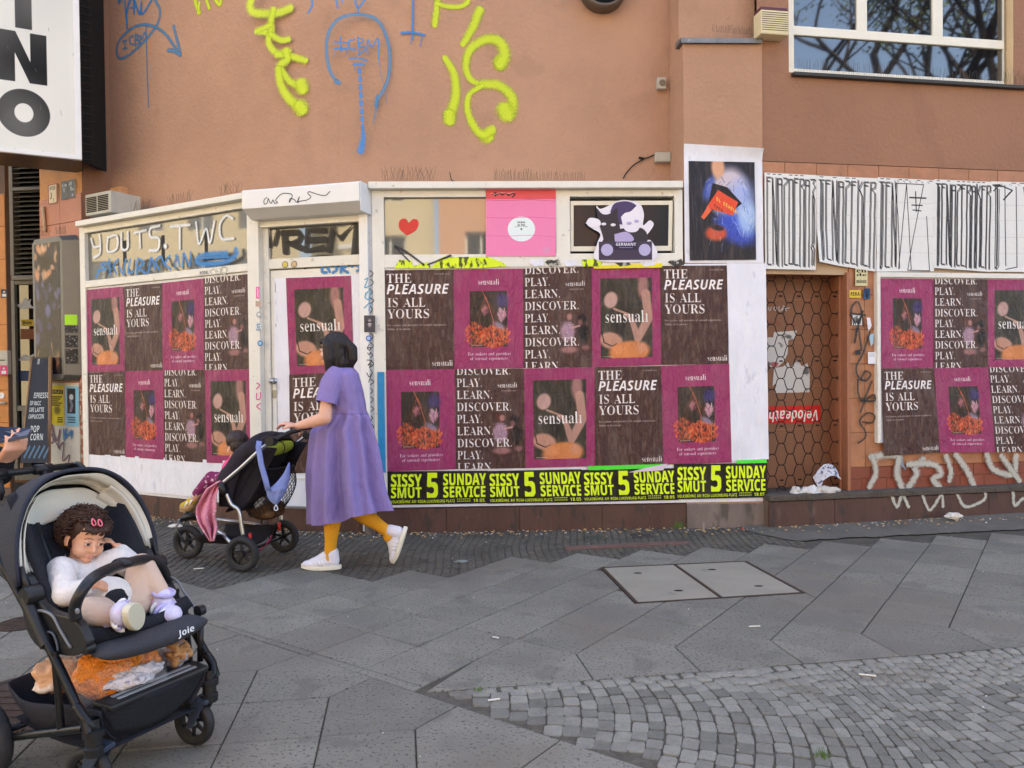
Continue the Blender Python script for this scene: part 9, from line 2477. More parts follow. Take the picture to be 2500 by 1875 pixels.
blu=empty('blue_bag', qc(1080, 700, .3), 'periwinkle blue drawstring bag hanging from the rear stroller handle', 'bag')
m_bl=mat('periwinkle_cloth', (124, 140, 200), .8, bump=(26, .4), var=(5, .08))
bl=[(955, 745), (1000, 705), (1060, 650), (1130, 560), (1185, 450), (1196, 520), (1190, 620), (1165, 720), (1120, 800), (1075, 868), (1050, 882), (1000, 850), (965, 800)]
def fill(pts, s_, th, name, m, par, bulge=.03, n=14, conv=qc):
 "soft cloth body from an outline: rings shrinking to the middle, bulged"
 cc=curve([Vector((x, y, 0))for x, y in pts+[pts[0]]], 4)[:-1]
 ctr=sum(cc, Vector())/len(cc)
 V, F=[], []
 m_=len(cc)
 rings=6
 for side in(1, -1):
  base=len(V)
  for r_ in range(rings):
   t=1-r_/rings
   for p in cc:
    q=ctr+(p-ctr)*t
    h=bulge*math.sqrt(max(0, 1-t*t))*(1+.5*ns(q.x*.02, q.y*.02, side))
    V.append(conv(q.x, q.y, s_+side*h))
  V.append(conv(ctr.x, ctr.y, s_+side*bulge))
  for r_ in range(rings-1):
   for k in range(m_):
    F.append((base+r_*m_+k, base+r_*m_+(k+1)%m_, base+(r_+1)*m_+(k+1)%m_, base+(r_+1)*m_+k))
  for k in range(m_):F.append((base+(rings-1)*m_+k, base+(rings-1)*m_+(k+1)%m_, base+rings*m_))
 b=MB();b.add(V, F)
 return b.build(name, m, par, smooth=True)
fill(bl, .27, 0, 'body', m_bl, blu, .04)
b=MB();b.tube([qc(885, 235, .31), qc(875, 300, .315), qc(905, 480, .315), qc(950, 640, .315), qc(975, 740, .31)], .020, 8, flat=.35);b.build('strap', m_bl, blu, smooth=True)
b=MB();b.tube(curve([qc(1055, 880, .3), qc(1035, 915, .3), qc(1048, 938, .3), qc(1072, 925, .3), qc(1058, 885, .3)], 5), .004, 6);b.build('loop_cord', mat('white_cord', (206, 214, 230), .7), blu, smooth=True)
# pink blanket
def blk(u, v):
 Lx=[(480, 640), (350, 720), (300, 800), (245, 900), (240, 980), (265, 1060), (320, 1150), (385, 1250)]
 Rx=[(500, 640), (470, 700), (448, 790), (452, 900), (440, 1000), (455, 1070), (460, 1120), (425, 1250)]
 k=v*7;i=min(6, int(k));t=k-i
 a=(Lx[i][0]*(1-t)+Lx[i+1][0]*t, Lx[i][1]*(1-t)+Lx[i+1][1]*t)
 c=(Rx[i][0]*(1-t)+Rx[i+1][0]*t, Rx[i][1]*(1-t)+Rx[i+1][1]*t)
 x, y=a[0]*(1-u)+c[0]*u, a[1]*(1-u)+c[1]*u
 return qc(x, y, .27+.03*math.sin(u*13+v*3)*(.4+v)+.02*math.sin(u*5+9*v))
bkm=mat('pink_fleece', (222, 144, 166), .95, bump=(70, .5), var=(5, .06))
ntm=bkm.node_tree
vo=_n(ntm, 'TexVoronoi');vo.inputs['Scale'].default_value=26
tc_=_n(ntm, 'TexCoord');ntm.links.new(tc_.outputs['Object'], vo.inputs['Vector'])
mr_=_n(ntm, 'MapRange');mr_.inputs['From Min'].default_value=.26;mr_.inputs['From Max'].default_value=.2;ntm.links.new(vo.outputs['Distance'], mr_.inputs[0])
mx_=_n(ntm, 'Mix', data_type='RGBA');ntm.links.new(mr_.outputs[0], mx_.inputs[0])
bs=ntm.nodes['Principled BSDF'];ntm.links.new(bs.inputs['Base Color'].links[0].from_socket, mx_.inputs[6]);mx_.inputs[7].default_value=(*lin((244, 196, 206)), 1)
ntm.links.new(mx_.outputs[2], bs.inputs['Base Color'])
b=MB();b.grid(blk, 30, 40);o=b.build('pink_blanket', bkm, None, smooth=True, solid=.008)
tag(o, 'pink dotted fleece blanket hanging over the side of the rear stroller', 'blanket')
# ================================================================== people
m_skin=mat('fair_skin', (222, 168, 142), .5, bump=(70, .06), var=(14, .05))
m_skinc=mat('child_skin', (220, 164, 132), .48, bump=(60, .04), var=(9, .04))
m_brow=mat('soft_brow', (92, 62, 48), .8)
m_lid=mat('eyelid_skin', (206, 146, 118), .7)
m_hair=mat('dark_hair', (32, 24, 24), .55, bump=(60, .5), stretch=(1, 1, .12), var=(40, .3))
m_curl=mat('brown_curls', (66, 42, 30), .6, var=(30, .3))
def hand(b, w, d, n, L, curl=.5, sd=1, thumb=.6):
 d=d.normalized();n=(n-d*n.dot(d)).normalized();x=d.cross(n)*sd
 lens=(.40, .45, .42, .33)
 for k in range(4):
  o_=x*L*(.20-.125*k)
  kn=w+d*L*(.50-.02*abs(k-1))+o_
  b.cap(w+o_*.55, .085*L, kn, .075*L, 10)
  p=kn;dd=d.copy();a=curl*(.55+.12*k)
  for j, q in enumerate((.45, .32, .23)):
   dd=(dd*math.cos(a)+n*math.sin(a)).normalized()if j>=0 else dd
   nn=n*math.cos(a)-d*math.sin(a)
   r=L*(.060-.009*j-(.006 if k==3 else 0))
   e=p+dd*lens[k]*L*q
   b.cap(p, r, e, r*.9, 10)
   p=e
   n_=dd.cross(x).normalized()
   ax=x
   M=Quaternion(ax, 0)
   a=curl*.8
   # keep bending in the plane of d and n
   side_=(n-dd*n.dot(dd))
   if side_.length<.05:side_=-d
   n2=side_.normalized()
   dd0=dd
   n=n
 t0=w+d*L*.14+x*L*.17
 t1=t0+(d*.62+x*.55+n*thumb*.5).normalized()*L*.24
 t2=t1+(d*.85+x*.05+n*thumb).normalized()*L*.20
 b.cap(t0, .085*L, t1, .068*L, 10);b.cap(t1, .066*L, t2, .055*L, 10)
def face_bits(par, C, F, L, U, s, skin_lip=(176, 96, 92), iris=(52, 34, 24)):
 "eyes, brows, lips placed on a head whose eye level is C; s = scale (1 = adult)"
 def q(a, l, u):return C+(F*a+L*l+U*u)*s
 for sg in(-1, 1):
  b=MB();b.ell(q(.082, sg*.031, .0), (.0125*s, )*3, None, 16, 12);e=b.build('eye', mat('eye_white', (226, 218, 212), .15), par, smooth=True)
  g=(F*.93+L*.12+U*-.05).normalized()
  c=q(.082, sg*.031, .0)
  b=MB();b.ell(c+g*.0072*s, (.0086*s, )*3, None, 14, 10);b.build('iris', mat('iris_dark', iris, .12), e, smooth=True)
  for nm, zz, rr, cc in(('upper_lid', .0098, .0042, m_lid), ('lashes', .0062, .0014, m_hair), ('lower_lid', -.0094, .0034, m_lid)):
   b=MB();b.tube(curve([q(.084+.010*math.cos(t), sg*(.031+.0150*math.sin(t)), zz*math.cos(t)**.5 if nm!='lower_lid' else zz*math.cos(t)**.5)for t in(-1.35, -.8, 0, .8, 1.35)], 4), rr*s, 6)
   b.build(nm, cc, e, smooth=True)
  b=MB();b.tube(curve([q(.092, sg*.013, .022), q(.096, sg*.026, .0285), q(.090, sg*.040, .0275), q(.080, sg*.050, .021)], 4), [.0016*s]*12+[.0006*s], 6, flat=.7);b.build('eyebrow', m_brow, par, smooth=True)
 for z_, w_, r_, nm in((-.0575, .0165, .0032, 'upper_lip'), (-.0635, .013, .0042, 'lower_lip')):
  b=MB();b.tube(curve([q(.084, -w_, z_-.001), q(.0945, -w_*.5, z_+.001), q(.0965, 0, z_), q(.0945, w_*.5, z_+.001), q(.084, w_, z_-.001)], 4), [.0012*s]+[r_*s]*15+[.0012*s], 8)
  b.build(nm, mat('lip_%d'%sum(skin_lip), skin_lip, .4), par, smooth=True)
def head_ops(b, C, F, L, U, s):
 M=Matrix((F, L, U)).transposed()
 def q(a, l, u):return C+(F*a+L*l+U*u)*s
 b.ell(q(-.005, 0, .045), (.098*s, .078*s, .082*s), M, 24, 16)
 b.ell(q(.030, 0, -.012), (.062*s, .064*s, .075*s), M, 24, 16)
 b.ell(q(.048, 0, .030), (.042*s, .052*s, .032*s), M, 20, 12)
 for sg in(-1, 1):
  b.ell(q(.050, sg*.034, -.036), ((.036 if s>.9 else.040)*s, (.031 if s>.9 else.037)*s, (.032 if s>.9 else.036)*s), M, 16, 12)
  b.ell(q(-.012, sg*.078, -.010), (.018*s, .008*s, .028*s), M, 14, 10)
  b.ell(q(-.004, sg*.076, -.030), (.010*s, .007*s, .012*s), M, 10, 8)
  b.ell(q(.094, sg*.008, -.036), (.009*s, .008*s, .007*s), M, 10, 8)
 b.cap(q(.082, 0, .004), .009*s, q(.102, 0, -.030), .0115*s, 12)
 b.ell(q(.060, 0, -.080), (.030*s, .028*s, .020*s), M, 16, 12)
 b.ell(q(.080, 0, -.060), (.014*s, .024*s, .012*s), M, 14, 10)
 b.ell(q(.02, 0, -.062), (.05*s, .048*s, .03*s), M, 16, 12)
 # ---- toddler in the near stroller
TOD=empty('toddler', L1(-.2, 0, .50), 'toddler with curly brown hair and pink clips leaning on one hand in near stroller', 'person')
az=R(-34)
Fh=Vector((math.cos(az), math.sin(az), -.20)).normalized()
Uh=Vector((-.02, .05, 1));Uh=(Uh-Fh*Uh.dot(Fh)).normalized()
Lh=Uh.cross(Fh)
rollM=Matrix.Rotation(R(-9), 3, Fh)
Uh=rollM@Uh;Lh=rollM@Lh
sc=.765
eye_mid=S1(229, 1328, .0)
HC=eye_mid-Fh*.086*sc
b=MB()
head_ops(b, HC, Fh, Lh, Uh, sc)
nk=HC-Uh*.085*sc-Fh*.01
chest=S1(222, 1425, -.005)-f1*.06
pelv=L1(-.19, 0, .545)
b.chain([nk+Uh*.03, nk-Z*.04, chest, pelv], [.032, .036, .062, .066])
shN, elN, wrN=S1(160, 1392, -.095)-f1*.03, S1(160, 1452, -.155), S1(228, 1424, -.09)
haN=S1(262, 1432, -.04)
b.chain([shN, elN, wrN], [.030, .026, .019])
hand(b, wrN, (haN-wrN), -Z*.5-f1*.2+s1v*.5, .085, .35, 1)
shF, elF, wrF=S1(300, 1368, .10)-f1*.03, S1(336, 1392, .165), S1(287, 1338, .125)
haF=S1(268, 1318, .10)
b.chain([shF, elF, wrF], [.030, .027, .020])
hand(b, wrF, (haF-wrF), -f1*.3-s1v*.6+Z*.1, .082, .85, -1)
hiN, knN, anN=L1(-.15, -.07, .55), S1(212, 1492, -.16), S1(282, 1506, -.08)
hiF, knF, anF=L1(-.15, .07, .55), S1(345, 1382, .115), S1(392, 1452, .135)
b.chain([pelv, hiN, knN, anN], [.05, .046, .036, .024])
b.chain([pelv, hiF, knF, anF], [.05, .046, .036, .024])
b.build('body', m_skinc, TOD, remesh=.0036, sm=4)
face_bits(TOD, HC, Fh, Lh, Uh, sc, (208, 138, 120))
b=MB();b.ell(HC+(Lh*-.083-Fh*.004-Uh*.033)*sc, (.0034, )*3, None, 10, 8);b.build('earring', mat('gold', (220, 170, 80), .25, .9), TOD, smooth=True)
m_swt=mat('white_jersey', (222, 216, 210), .9, bump=(24, .9, 3), var=(5, .03), stretch=(1, 1, .6))
b=MB()
b.chain([nk-Z*.045, chest+Z*.015, chest-Z*.06, pelv+Z*.03], [.052, .078, .084, .080], 20)
b.chain([chest+Z*.03-s1v*.03, shN, elN, wrN-(wrN-elN).normalized()*.03], [.055, .046, .042, .030], 16)
b.chain([chest+Z*.03+s1v*.03, shF, elF, wrF-(wrF-elF).normalized()*.02], [.055, .046, .044, .030], 16)
rr_=random.Random(4)
b.build('jersey', m_swt, TOD, remesh=.004, sm=5)
b=MB();b.lathe(nk-Z*.012+f1*.004, (f1*.25+Z).normalized(), [(.046, -.012), (.052, 0), (.046, .010), (.040, 0), (.046, -.012)], 28);b.build('collar', m_swt, TOD, smooth=True)
for(a, c_)in((wrN, elN), (wrF, elF)):
 dv=(a-c_).normalized()
 b=MB();b.lathe(a-dv*.026, dv, [(.027, -.01), (.030, 0), (.029, .014), (.024, .016), (.022, 0)], 20);b.build('cuff', m_swt, TOD, smooth=True)
b=MB();b.ell(chest+f1*.076-Z*.052-s1v*.0, (.022, .075, .028), Matrix.Rotation(R(-24), 3, 'Z')@Matrix.Rotation(R(22), 3, 'X'), 20, 10);b.build('chest_print', mat('rose_print', (208, 168, 156), .9, var=(20, .12)), TOD, smooth=True)
m_bei=mat('beige_jersey', (206, 178, 158), .92, bump=(22, .3), var=(5, .04))
b=MB()
b.chain([pelv, hiN, knN, anN+(knN-anN)*.12], [.066, .058, .047, .037], 18)
b.chain([pelv, hiF, knF, anF+(knF-anF)*.12], [.066, .058, .047, .037], 18)
b.build('leggings', m_bei, TOD, remesh=.004, sm=5)
def shoe_c(an, d, up_, name):
 "small strapped sneaker: ankle, direction of the toe, up"
 S_=1.28
 d=d.normalized();up_=(up_-d*up_.dot(d)).normalized();x=d.cross(up_)
 d, up_, x=d*S_, up_*S_, x*S_
 M=Matrix((d, x, up_)).transposed()
 b=MB()
 b.ell(an+d*.002-up_*.012, (.036, .031, .032), M, 18, 12);b.ell(an+d*.045-up_*.024, (.040, .031, .024), M, 18, 12)
 b.cap(an+up_*.006, .034, an-up_*.02, .036, 14);b.cap(an-up_*.03, .030, an+d*.05-up_*.032, .028, 12)
 o=b.build('shoe', mat('lilac_canvas', (206, 200, 226), .7, var=(60, .12), speck=(24, .60, (226, 178, 204), .7)), TOD, remesh=.003, sm=3)
 b=MB()
 n=24
 ring=[an+d*(.024+.062*math.cos(2*math.pi*k/n))+x*(.033*math.sin(2*math.pi*k/n)*(1-.12*math.cos(2*math.pi*k/n)))-up_*.058 for k in range(n)]
 b.prism(ring, up_*.018);b.build('sole', mat('cream_rubber', (214, 206, 180), .6), o, bevel=.003)
 for k in range(3):
  c=an+d*(.012+.019*k)-up_*.004
  b=MB();b.tube([c+x*(.036*math.cos(t))+up_*(.030-.007*k)*math.sin(t)-up_*.018 for t in[math.pi*i/10 for i in range(-1, 12)]], .0075, 6, flat=.5)
  b.build('strap', mat('white_strap', (232, 230, 226), .6)if k!=1 else mat('lilac_strap', (186, 178, 222), .6), o, smooth=True)
 b=MB();b.lathe(an+up_*.012, up_, [(.036, 0), (.042, .006), (.043, .014), (.036, .018), (.030, .008)], 22);b.build('sock_frill', mat('lilac_knit', (200, 190, 230), .9, bump=(90, .8)), o, smooth=True)
toeN=S1(338, 1490, -.02)
shoe_c(anN+f1*.012, (f1*.5-s1v*.75+Z*.55), (-f1*.72-s1v*.50+Z*.1), 'near')
shoe_c(anF+(f1*.01-Z*.015), (f1*.86-s1v*.12-Z*.18), (Z+f1*.25), 'far')
b=MB();b.ell(S1(284, 1468, -.01), (.035, .055, .052), Matrix.Rotation(R1, 3, 'Z'), 18, 12);b.build('harness_pad', m_fabd, ST1, smooth=True)
# curls
b=MB()
M_=Matrix((Fh, Lh, Uh)).transposed()
b.ell(HC+(Fh*-.018+Uh*.052)*sc, (.103*sc, .088*sc, .086*sc), M_, 24, 16)
b.ell(HC+(Fh*-.060+Uh*-.01)*sc, (.062*sc, .080*sc, .075*sc), M_, 20, 14)
scalp=b.build('hair', m_curl, TOD, remesh=.005, sm=2)
rc_=random.Random(21)
b=MB()
for k in range(820):
# directions over the skull, leaving the face free
 for _ in range(20):
  v=Vector((rc_.gauss(0, 1), rc_.gauss(0, 1), rc_.gauss(0, 1))).normalized()
  if v.x>.40 and v.z<.44-.16*v.y:continue
  if v.x>.05 and v.z<.12 and abs(v.y)<.96:continue
  if v.z<-.72:continue
  if v.z<-.1 and v.x>-.12:continue
  break
 else:continue
 root=HC+M_@Vector((v.x*.110-.026, v.y*.104, v.z*.098+.038))*sc*rc_.uniform(.97, 1.07)
 out=(M_@v).normalized()
 down=(-Uh-out*(-Uh).dot(out)).normalized()if abs(out.dot(Uh))<.98 else-Fh
 side_=out.cross(down)
 turns=rc_.uniform(1.0, 2.0);rad=rc_.uniform(.0075, .0135);ln=rc_.uniform(.012, .030)
 ph=rc_.uniform(0, 6.28)
 n=int(turns*8)+3
 ax=(down*rc_.uniform(.5, 1)+side_*rc_.uniform(-.8, .8)+out*.15).normalized()
 e1=out-ax*out.dot(ax);e1.normalize();e2=ax.cross(e1)
 pts=[]
 for i in range(n):
  t=i/(n-1);a=ph+turns*6.283*t
  pts.append(root+out*rc_.uniform(.0, .001)+ax*ln*(t-.4)+(e1*math.cos(a)+e2*math.sin(a))*rad*(.6+.4*t))
 b.tube(pts, [.0028*(1-.45*i/n)for i in range(n)], 4)
for k in range(80):
 l=rc_.uniform(-.055, .062)
 a_=HC+(Fh*.062+Lh*l+Uh*.096)*sc
 p1_=HC+(Fh*.096+Lh*(l-.012)+Uh*.066)*sc
 p2_=HC+(Fh*(.100-abs(l)*.35)+Lh*(l-.026)+Uh*(rc_.uniform(.044, .058)+(.012 if l<-.03 else 0)-(.012 if l>.03 else 0)))*sc
 b.tube(curve([a_, p1_+Uh*.002, p2_], 4), [.0020]*5+[.0014]*3+[.0006], 4)
o=b.build('curls', m_curl, scalp, smooth=True);o['kind']='stuff'
for k, (a, l)in enumerate(((.074, -.030), (.080, -.002))):
 c=HC+(Fh*a+Lh*l+Uh*.098)*sc
 d=(Uh*.75-Fh*.45+Lh*-.28).normalized();nn=(Fh*.8+Uh*.6).normalized();x=d.cross(nn)
 b=MB();b.tube([c+nn*.010+d*.013*math.cos(t)+x*.0055*math.sin(t)*(1.2-.5*math.cos(t))for t in[6.283*i/16 for i in range(17)]], .0024, 6);b.build('hair_clip', mat('pink_clip', (236, 120, 140), .3), scalp, smooth=True)
 # ---- woman pushing the rear stroller
WY=5.42
def W_(x, y, dy=0.0):return PY(x, y, WY+dy)
def wd(x, y, dy=0.0):return W_(660+x*.3133, 780+y*.3133, dy)
WOM=empty('woman', PG(785, 1393), 'woman in lilac dress and mustard tights pushing a stroller past the door', 'person')
Fw=Vector((-.97, .24, .02)).normalized();Uw=Vector((.0, 0, 1));Uw=(Uw-Fw*Uw.dot(Fw)).normalized();Lw=Uw.cross(Fw)
hc=wd(500, 235, .0)+Uw*-.005
b=MB()
head_ops(b, hc, Fw, Lw, Uw, 1.0)
neck=wd(520, 350)
ch=wd(600, 560, .0)
b.chain([hc-Uw*.06-Fw*.02, neck, wd(560, 430), ch, wd(610, 750), wd(580, 900)], [.05, .052, .075, .10, .10, .12])
sh, el, wr=wd(455, 470, -.16), wd(425, 770, -.23), wd(215, 830, -.20)
hn=wd(125, 840, -.20)
b.chain([sh, el, el.lerp(wr, .45), wr], [.034, .046, .041, .027])
hand(b, wr, (wd(150, 815, -.2)-wr), Vector((-.35, 0, -1)), .17, .75, 1)
sh2, el2, wr2=wd(480, 470, .16), wd(440, 760, .2), wd(345, 835, .18)
b.chain([sh2, el2, wr2], [.034, .042, .028])
hand(b, wr2, Vector((-1, .1, -.1)), Vector((-.2, 0, -1)), .165, .8, -1)
kn1, an1=wd(490, 1450, -.06), W_(806, 1352, -.04)
kn2, an2=W_(868, 1242, .05), W_(950, 1300, .04)
hp1, hp2=wd(560, 1000, -.07), wd(600, 1000, .07)
b.chain([hp1, kn1, an1], [.10, .055, .034]);b.chain([hp2, kn2, an2], [.10, .055, .034])
b.build('body', m_skin, WOM, remesh=.007, sm=4)
m_must=mat('mustard_tights', (222, 156, 34), .85, bump=(120, .15), var=(8, .04))
for a, k_, c in((hp1, kn1, an1), (hp2, kn2, an2)):
 b=MB();b.chain([a.lerp(k_, .6), k_, k_.lerp(c, .30), k_.lerp(c, .72), c, c-Vector((0, 0, .03))], [.078, .064, .064, .044, .041, .043], 20)
 b.build('tights_leg', m_must, WOM, remesh=.007, sm=4)
face_bits(WOM, hc, Fw, Lw, Uw, 1.0)
# hair: bob with a tied bunch at the back
b=MB()
Mw=Matrix((Fw, Lw, Uw)).transposed()
b.ell(hc+Fw*-.014+Uw*.046, (.100, .086, .090), Mw, 28, 18)
b.ell(hc-Fw*.03-Uw*.02, (.076, .084, .085), Mw, 24, 16)
for l in(-1, 1):
 b.chain([hc+Fw*.030+Lw*l*.066+Uw*.06, hc+Fw*.022+Lw*l*.080-Uw*.03, hc+Fw*.016+Lw*l*.080-Uw*.13], [.030, .022, .012])
 b.chain([hc+Fw*.01+Lw*l*.080+Uw*.03, hc-Fw*.00+Lw*l*.088-Uw*.06, hc-Fw*.0+Lw*l*.085-Uw*.155], [.040, .036, .020])
b.chain([hc-Fw*.03-Uw*.02, hc-Fw*.055-Uw*.09, hc-Fw*.05-Uw*.15], [.074, .066, .045], 20)
b.chain([hc-Fw*.095+Uw*.060, hc-Fw*.134+Uw*.010, hc-Fw*.140-Uw*.06, hc-Fw*.120-Uw*.13], [.028, .038, .036, .014], 18)
for k in range(110):
 a=rc_.uniform(-2.6, 2.6);p=hc-Fw*(.02+.08*math.cos(a)*.9)+Lw*.083*math.sin(a)+Uw*.06
 b.chain([p, p-Uw*.10+Vector((rc_.uniform(-.008, .008), )*3), p-Uw*rc_.uniform(.17, .215)+Fw*.012], [.0075, .0075, .003], 5)
b.chain([hc+Fw*.078+Lw*y_+Uw*.062 for y_ in(-.035, 0, .035)], [.022, .024, .022])
b.build('hair', m_hair, WOM, remesh=.0045, sm=1)
# dress
m_dress=mat('lilac_linen', (134, 118, 172), .92, bump=(26, .8, 10), var=(3, .07), stretch=(1, 1, .5))
# level, left edge, right edge (crop pixels), depth half width, pleat depth
LV=[(375, 490, 640, .09, 0), (395, 462, 668, .14, 0), (430, 445, 690, .175, .0), (520, 430, 715, .19, .002), (620, 440, 735, .19, .002), (700, 452, 748, .19, .003), (735, 456, 757, .19, .006), (770, 440, 768, .20, .018), (870, 345, 790, .215, .026), (1000, 330, 822, .23, .030), (1150, 315, 850, .245, .034), (1300, 316, 872, .26, .038), (1420, 320, 908, .27, .041), (1500, 324, 938, .275, .042)]
def dress(u, v):
 k=v*(len(LV)-1);i=min(len(LV)-2, int(k));t=k-i
 y, x0, x1, dpt, pl=[LV[i][j]*(1-t)+LV[i+1][j]*t for j in range(5)]
 a=2*math.pi*u
 w_=(x1-x0)/2
 px_=(x0+x1)/2+math.cos(a)*w_
 pleat=pl*(math.sin(a*11+1.3*ns(v*2, 3))+.6*math.sin(a*6+2+v*1.5)+.5*ns(a*2.5, v*5, 2))
 dy=math.sin(a)*(dpt+pleat)+.0
 if v>.97:y+=0
 hemy=0
 if v>.75:
  s_=(v-.75)/.25
  hemy=s_*(90*(1-max(0, math.cos(a-math.pi)))*0+95*max(0, -math.cos(a))**.8+42*max(0, -math.sin(a))*(1-max(0, math.cos(a)))-12*max(0, math.cos(a)))
 p=wd(px_, y+hemy, dy)
 return p+Vector((math.cos(a)*pleat*.8+.006*ns(u*20, v*12, 7), .006*ns(u*16, v*10, 4), 0))
b=MB();b.grid(dress, 220, 90);b.build('dress', m_dress, WOM, smooth=True)
drs=bpy.data.objects['dress']
for(a, c_, sgn)in((sh, el, -1), (sh2, el2, 1)):
 b=MB()
 cuff=a.lerp(c_, .62)
 def slv(u, v, a=a, cuff=cuff, sgn=sgn):
  t=2*math.pi*u
  ax=(cuff-a).normalized();e1=Vector((1, 0, 0))-ax*ax.x;e1.normalize();e2=ax.cross(e1)
  s0=a+Vector((.055, .06*-sgn, .075));c=s0.lerp(cuff, v)
  r=.088-.014*v+.006*math.sin(t*4+v*5)
  return c+(e1*math.cos(t)+e2*math.sin(t))*r*(.60+.40*min(1, v*2.6)**.6)+ax*.012*math.cos(t)
 b.grid(slv, 28, 14);
 b.build('sleeve', m_dress, drs, smooth=True)
b=MB();b.tube([dress(k/60, 6/13)*1 for k in range(61)], .0035, 5);b.build('waist_seam', mat('lilac_seam', (120, 100, 168), .9), drs, smooth=True)
# trainers
m_shw=mat('white_knit', (224, 222, 232), .7, bump=(120, .3), var=(10, .04))
def trainer(an, d, up_, stripe=True):
 d=d.normalized();up_=(up_-d*up_.dot(d)).normalized();x=d.cross(up_)
 M=Matrix((d, x, up_)).transposed()
 q=lambda a, l, u:an+d*a+x*l+up_*u
 b=MB()
 b.cap(q(-.015, 0, .01), .046, q(-.02, 0, -.045), .046, 16);b.ell(q(.055, 0, -.05), (.10, .045, .040), M, 22, 14);b.ell(q(.135, 0, -.062), (.062, .042, .026), M, 20, 12)
 b.cap(q(.03, 0, -.01), .036, q(.10, 0, -.05), .034, 14)
 o=b.build('shoe', m_shw, WOM, remesh=.005, sm=3)
 n=32;b=MB();ring=[]
 for k in range(n):
  t=2*math.pi*k/n
  ring.append(q(.063+.142*math.cos(t), (.049-.008*math.cos(t))*math.sin(t), -.104+(.016*max(0, math.cos(t))**3)))
 b.prism(ring, up_*.030);b.build('sole', mat('foam_white', (226, 222, 204), .6), o, bevel=.006)
 for k in range(3):
  b=MB();sgn=1 if x.y<0 else-1
  b.tube([q(.030+.024*k, sgn*.045, -.075), q(.052+.024*k, sgn*.041, -.035)], .0052, 5, flat=.6);b.build('stripe', mat('stripe_white', (240, 240, 244), .4), o, smooth=True)
 for k in range(4):
  b=MB();b.tube([q(.045+.02*k, -.02, -.012-.009*k), q(.05+.02*k, 0, -.006-.009*k), q(.045+.02*k, .02, -.012-.009*k)], .0035, 5);b.build('lace', m_shw, o, smooth=True)
a1=Vector((an1.x, an1.y, .106))
trainer(a1, Vector((-1, -.06, 0)), Z)
trainer(an2+Vector((.012, 0, -.006)), (W_(960, 1366, .04)-W_(992, 1262, .04)), Vector((-.96, 0, .32)))
# ---- small child in the rear stroller
KID=empty('small_child', qc(560, 620, 0), 'small dark haired child in pink shirt and purple leggings in rear stroller', 'person')
hk=qc(655, 275, .02)
Fk=Vector((-.72, .60, -.1)).normalized();Uk=(Z-Fk*Z.dot(Fk)).normalized();Lk=Uk.cross(Fk)
b=MB();head_ops(b, hk-Uk*.01, Fk, Lk, Uk, .80)
kc=qc(620, 520, 0)
b.chain([hk-Uk*.05, qc(640, 420, 0), kc, qc(620, 640, 0)], [.035, .045, .07, .07])
b.chain([qc(610, 470, .07), qc(525, 580, .11), qc(505, 620, .14)], [.028, .026, .02]);hand(b, qc(505, 620, .14), qc(470, 640, .14)-qc(505, 620, .14), -Z, .075, .5)
b.chain([qc(600, 660, .06), qc(400, 610, .08), qc(230, 810, .08), qc(215, 835, .08)], [.05, .042, .03, .026])
b.chain([qc(600, 660, -.08), qc(400, 640, -.10), qc(215, 830, -.09)], [.05, .042, .03])
b.build('body', m_skinc, KID, remesh=.005, sm=3)
face_bits(KID, hk-Uk*.01, Fk, Lk, Uk, .80, (192, 116, 104))
b=MB();Mk=Matrix((Fk, Lk, Uk)).transposed()
b.ell(hk-Fk*.012+Uk*.036, (.088, .078, .076), Mk, 24, 16);b.ell(hk-Fk*.04-Uk*.005, (.062, .073, .066), Mk, 20, 14)
b.build('hair', mat('brown_black_hair', (46, 32, 28), .5, bump=(80, .5), stretch=(1, 1, .2)), KID, remesh=.005, sm=2)
b=MB();b.chain([qc(640, 440, 0), kc, qc(620, 600, 0)], [.055, .085, .085]);b.chain([qc(610, 465, .07), qc(530, 570, .11)], [.045, .037]);b.build('shirt', mat('hot_pink', (232, 78, 132), .85, bump=(30, .3)), KID, remesh=.005, sm=3)
m_leg=mat('purple_print', (122, 34, 84), .85, speck=(34, .60, (226, 190, 210), .9))
for s_, k_ in((.08, 0), (-.10, 25)):
 b=MB();b.chain([qc(600, 650+k_, s_), qc(400, 612+k_, s_), qc(255, 765+k_, s_)], [.062, .052, .036]);b.build('leggings_leg', m_leg, KID, remesh=.005, sm=3)
 b=MB();b.chain([qc(245, 778+k_, s_), qc(222, 812+k_, s_)], [.031, .029]);b.build('sock', mat('striped_sock', (196, 196, 206), .9, speck=(60, .5, (120, 110, 150), .8)), KID, remesh=.004, sm=1)
 b=MB();b.chain([qc(212, 838+k_, s_), qc(165, 880+k_, s_), qc(115, 892+k_, s_)], [.034, .036, .026]);o=b.build('shoe', mat('mustard_canvas', (190, 160, 36), .7), KID, remesh=.004, sm=2)
 b=MB();b.tube([qc(225, 868+k_, s_+.0), qc(180, 915+k_, s_), qc(95, 905+k_, s_)], [.022, .03, .018], 10, flat=1.5);b.build('sole', mat('gum_rubber', (170, 136, 92), .7), o, smooth=True)
 for x, y in((195, 850), (150, 868)):
  b=MB();b.tube([qc(x-22, y+30+k_, s_+.03), qc(x, y-8+k_, s_+.038), qc(x+22, y-22+k_, s_+.02)], .008, 6, flat=.5);b.build('strap', mat('white_strap', (232, 230, 226), .6), o, smooth=True)
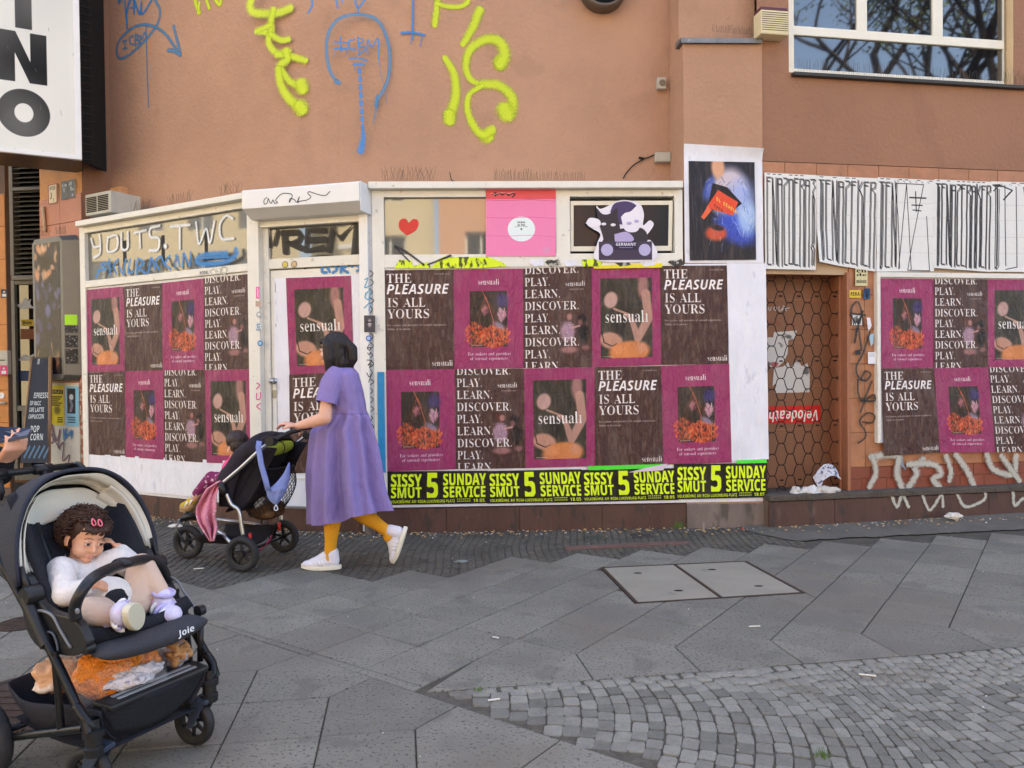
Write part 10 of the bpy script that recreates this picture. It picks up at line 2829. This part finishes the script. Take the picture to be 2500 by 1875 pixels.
  # ---- adult at the left edge, mostly outside the picture
ADL=empty('adult', L1(-1.36, -.16, 0), 'adult in black at the left edge holding a phone over the near stroller', 'person')
la=lambda x, y, Y_:PY(x*.446, 500+y*.446, Y_)
base=L1(-1.36, -.16, 0)
Fa=(f1*.95+s1v*.1).normalized();Ua=Z.copy();La=Ua.cross(Fa)
hA=base+Z*1.58+Fa*.06
b=MB();head_ops(b, hA, Fa, La, Ua, 1.0)
b.chain([hA-Z*.09, base+Z*1.40, base+Z*1.15, base+Z*.95], [.055, .10, .14, .14])
w1, h1_=la(18, 1400, 3.04), la(92, 1358, 3.0)
e1_=la(-190, 1420, 3.15);s1_=base+Z*1.36-La*.18
b.chain([s1_, e1_, w1], [.05, .042, .028])
hand(b, w1+(h1_-w1)*.1, (h1_-w1)+Z*.03, Vector((.25, -.1, 1.0)), .175, .95, -1, thumb=.9)
w2=la(-60, 1480, 3.02);h2_=la(0, 1490, 3.0)
e2_=base+Z*1.02+La*.28-Fa*.02;s2_=base+Z*1.36+La*.18
w2=L1(-.80, -.14, 1.035);
b.chain([s2_, e2_, w2-f1*.06+Z*.01], [.05, .042, .028])
hand(b, w2-f1*.05+Z*.01, f1, -Z, .17, .95, 1)
for sg in(-1, 1):b.chain([base+La*sg*.09+Z*.9, base+La*sg*.10+Z*.48+Fa*.05, base+La*sg*.11+Z*.09-Fa*.02*sg], [.10, .06, .04])
b.build('body', m_skin, ADL, remesh=.007, sm=3)
face_bits(ADL, hA, Fa, La, Ua, 1.0)
m_bcl=mat('black_cloth', (20, 20, 24), .92, bump=(24, .4), var=(5, .2))
b=MB();b.chain([base+Z*1.42, base+Z*1.25, base+Z*1.0, base+Z*.78], [.13, .19, .19, .19], 20)
b.chain([s1_, e1_, e1_.lerp(w1, .5), w1+(e1_-w1).normalized()*.03], [.085, .085, .085, .058], 16);b.chain([e1_.lerp(w1, .5)-Z*.05, w1-Z*.055+(e1_-w1).normalized()*.02], [.07, .045], 14)
b.chain([s2_, e2_, w2-f1*.12+Z*.01], [.085, .075, .055], 16)
b.build('coat', m_bcl, ADL, remesh=.009, sm=4)
b=MB()
for sg in(-1, 1):b.chain([base+La*sg*.09+Z*.9, base+La*sg*.10+Z*.48+Fa*.05, base+La*sg*.11+Z*.12], [.12, .085, .07], 16)
b.build('trousers', mat('dark_denim', (30, 32, 40), .9, bump=(60, .3)), ADL, remesh=.009, sm=3)
for sg in(-1, 1):
 b=MB();p=base+La*sg*.11+Z*.055;b.chain([p-Fa*.05, p+Fa*.09, p+Fa*.16-Z*.01], [.048, .046, .036]);b.build('shoe', m_bcl, ADL, remesh=.006, sm=2)
b=MB();b.ell(hA-Fa*.016+Z*.05, (.11, .094, .098), Matrix((Fa, La, Ua)).transposed(), 24, 16);b.chain([hA-Fa*.05, hA-Fa*.06-Z*.16], [.08, .06]);b.build('hair', m_hair, ADL, remesh=.007, sm=2)
ph=empty('phone', la(80, 1290, 3.0), 'dark blue phone in a case held above the near stroller', 'phone')
p0, p1, p2, p3=la(-30, 1318, 3.0), la(150, 1278, 2.94), la(172, 1240, 3.0), la(-10, 1226, 3.06)
b=MB();b.prism([p0, p1, p2, p3], Vector((0, .004, .012)));b.build('case', mat('navy_case', (22, 34, 60), .35), ph, bevel=.003)
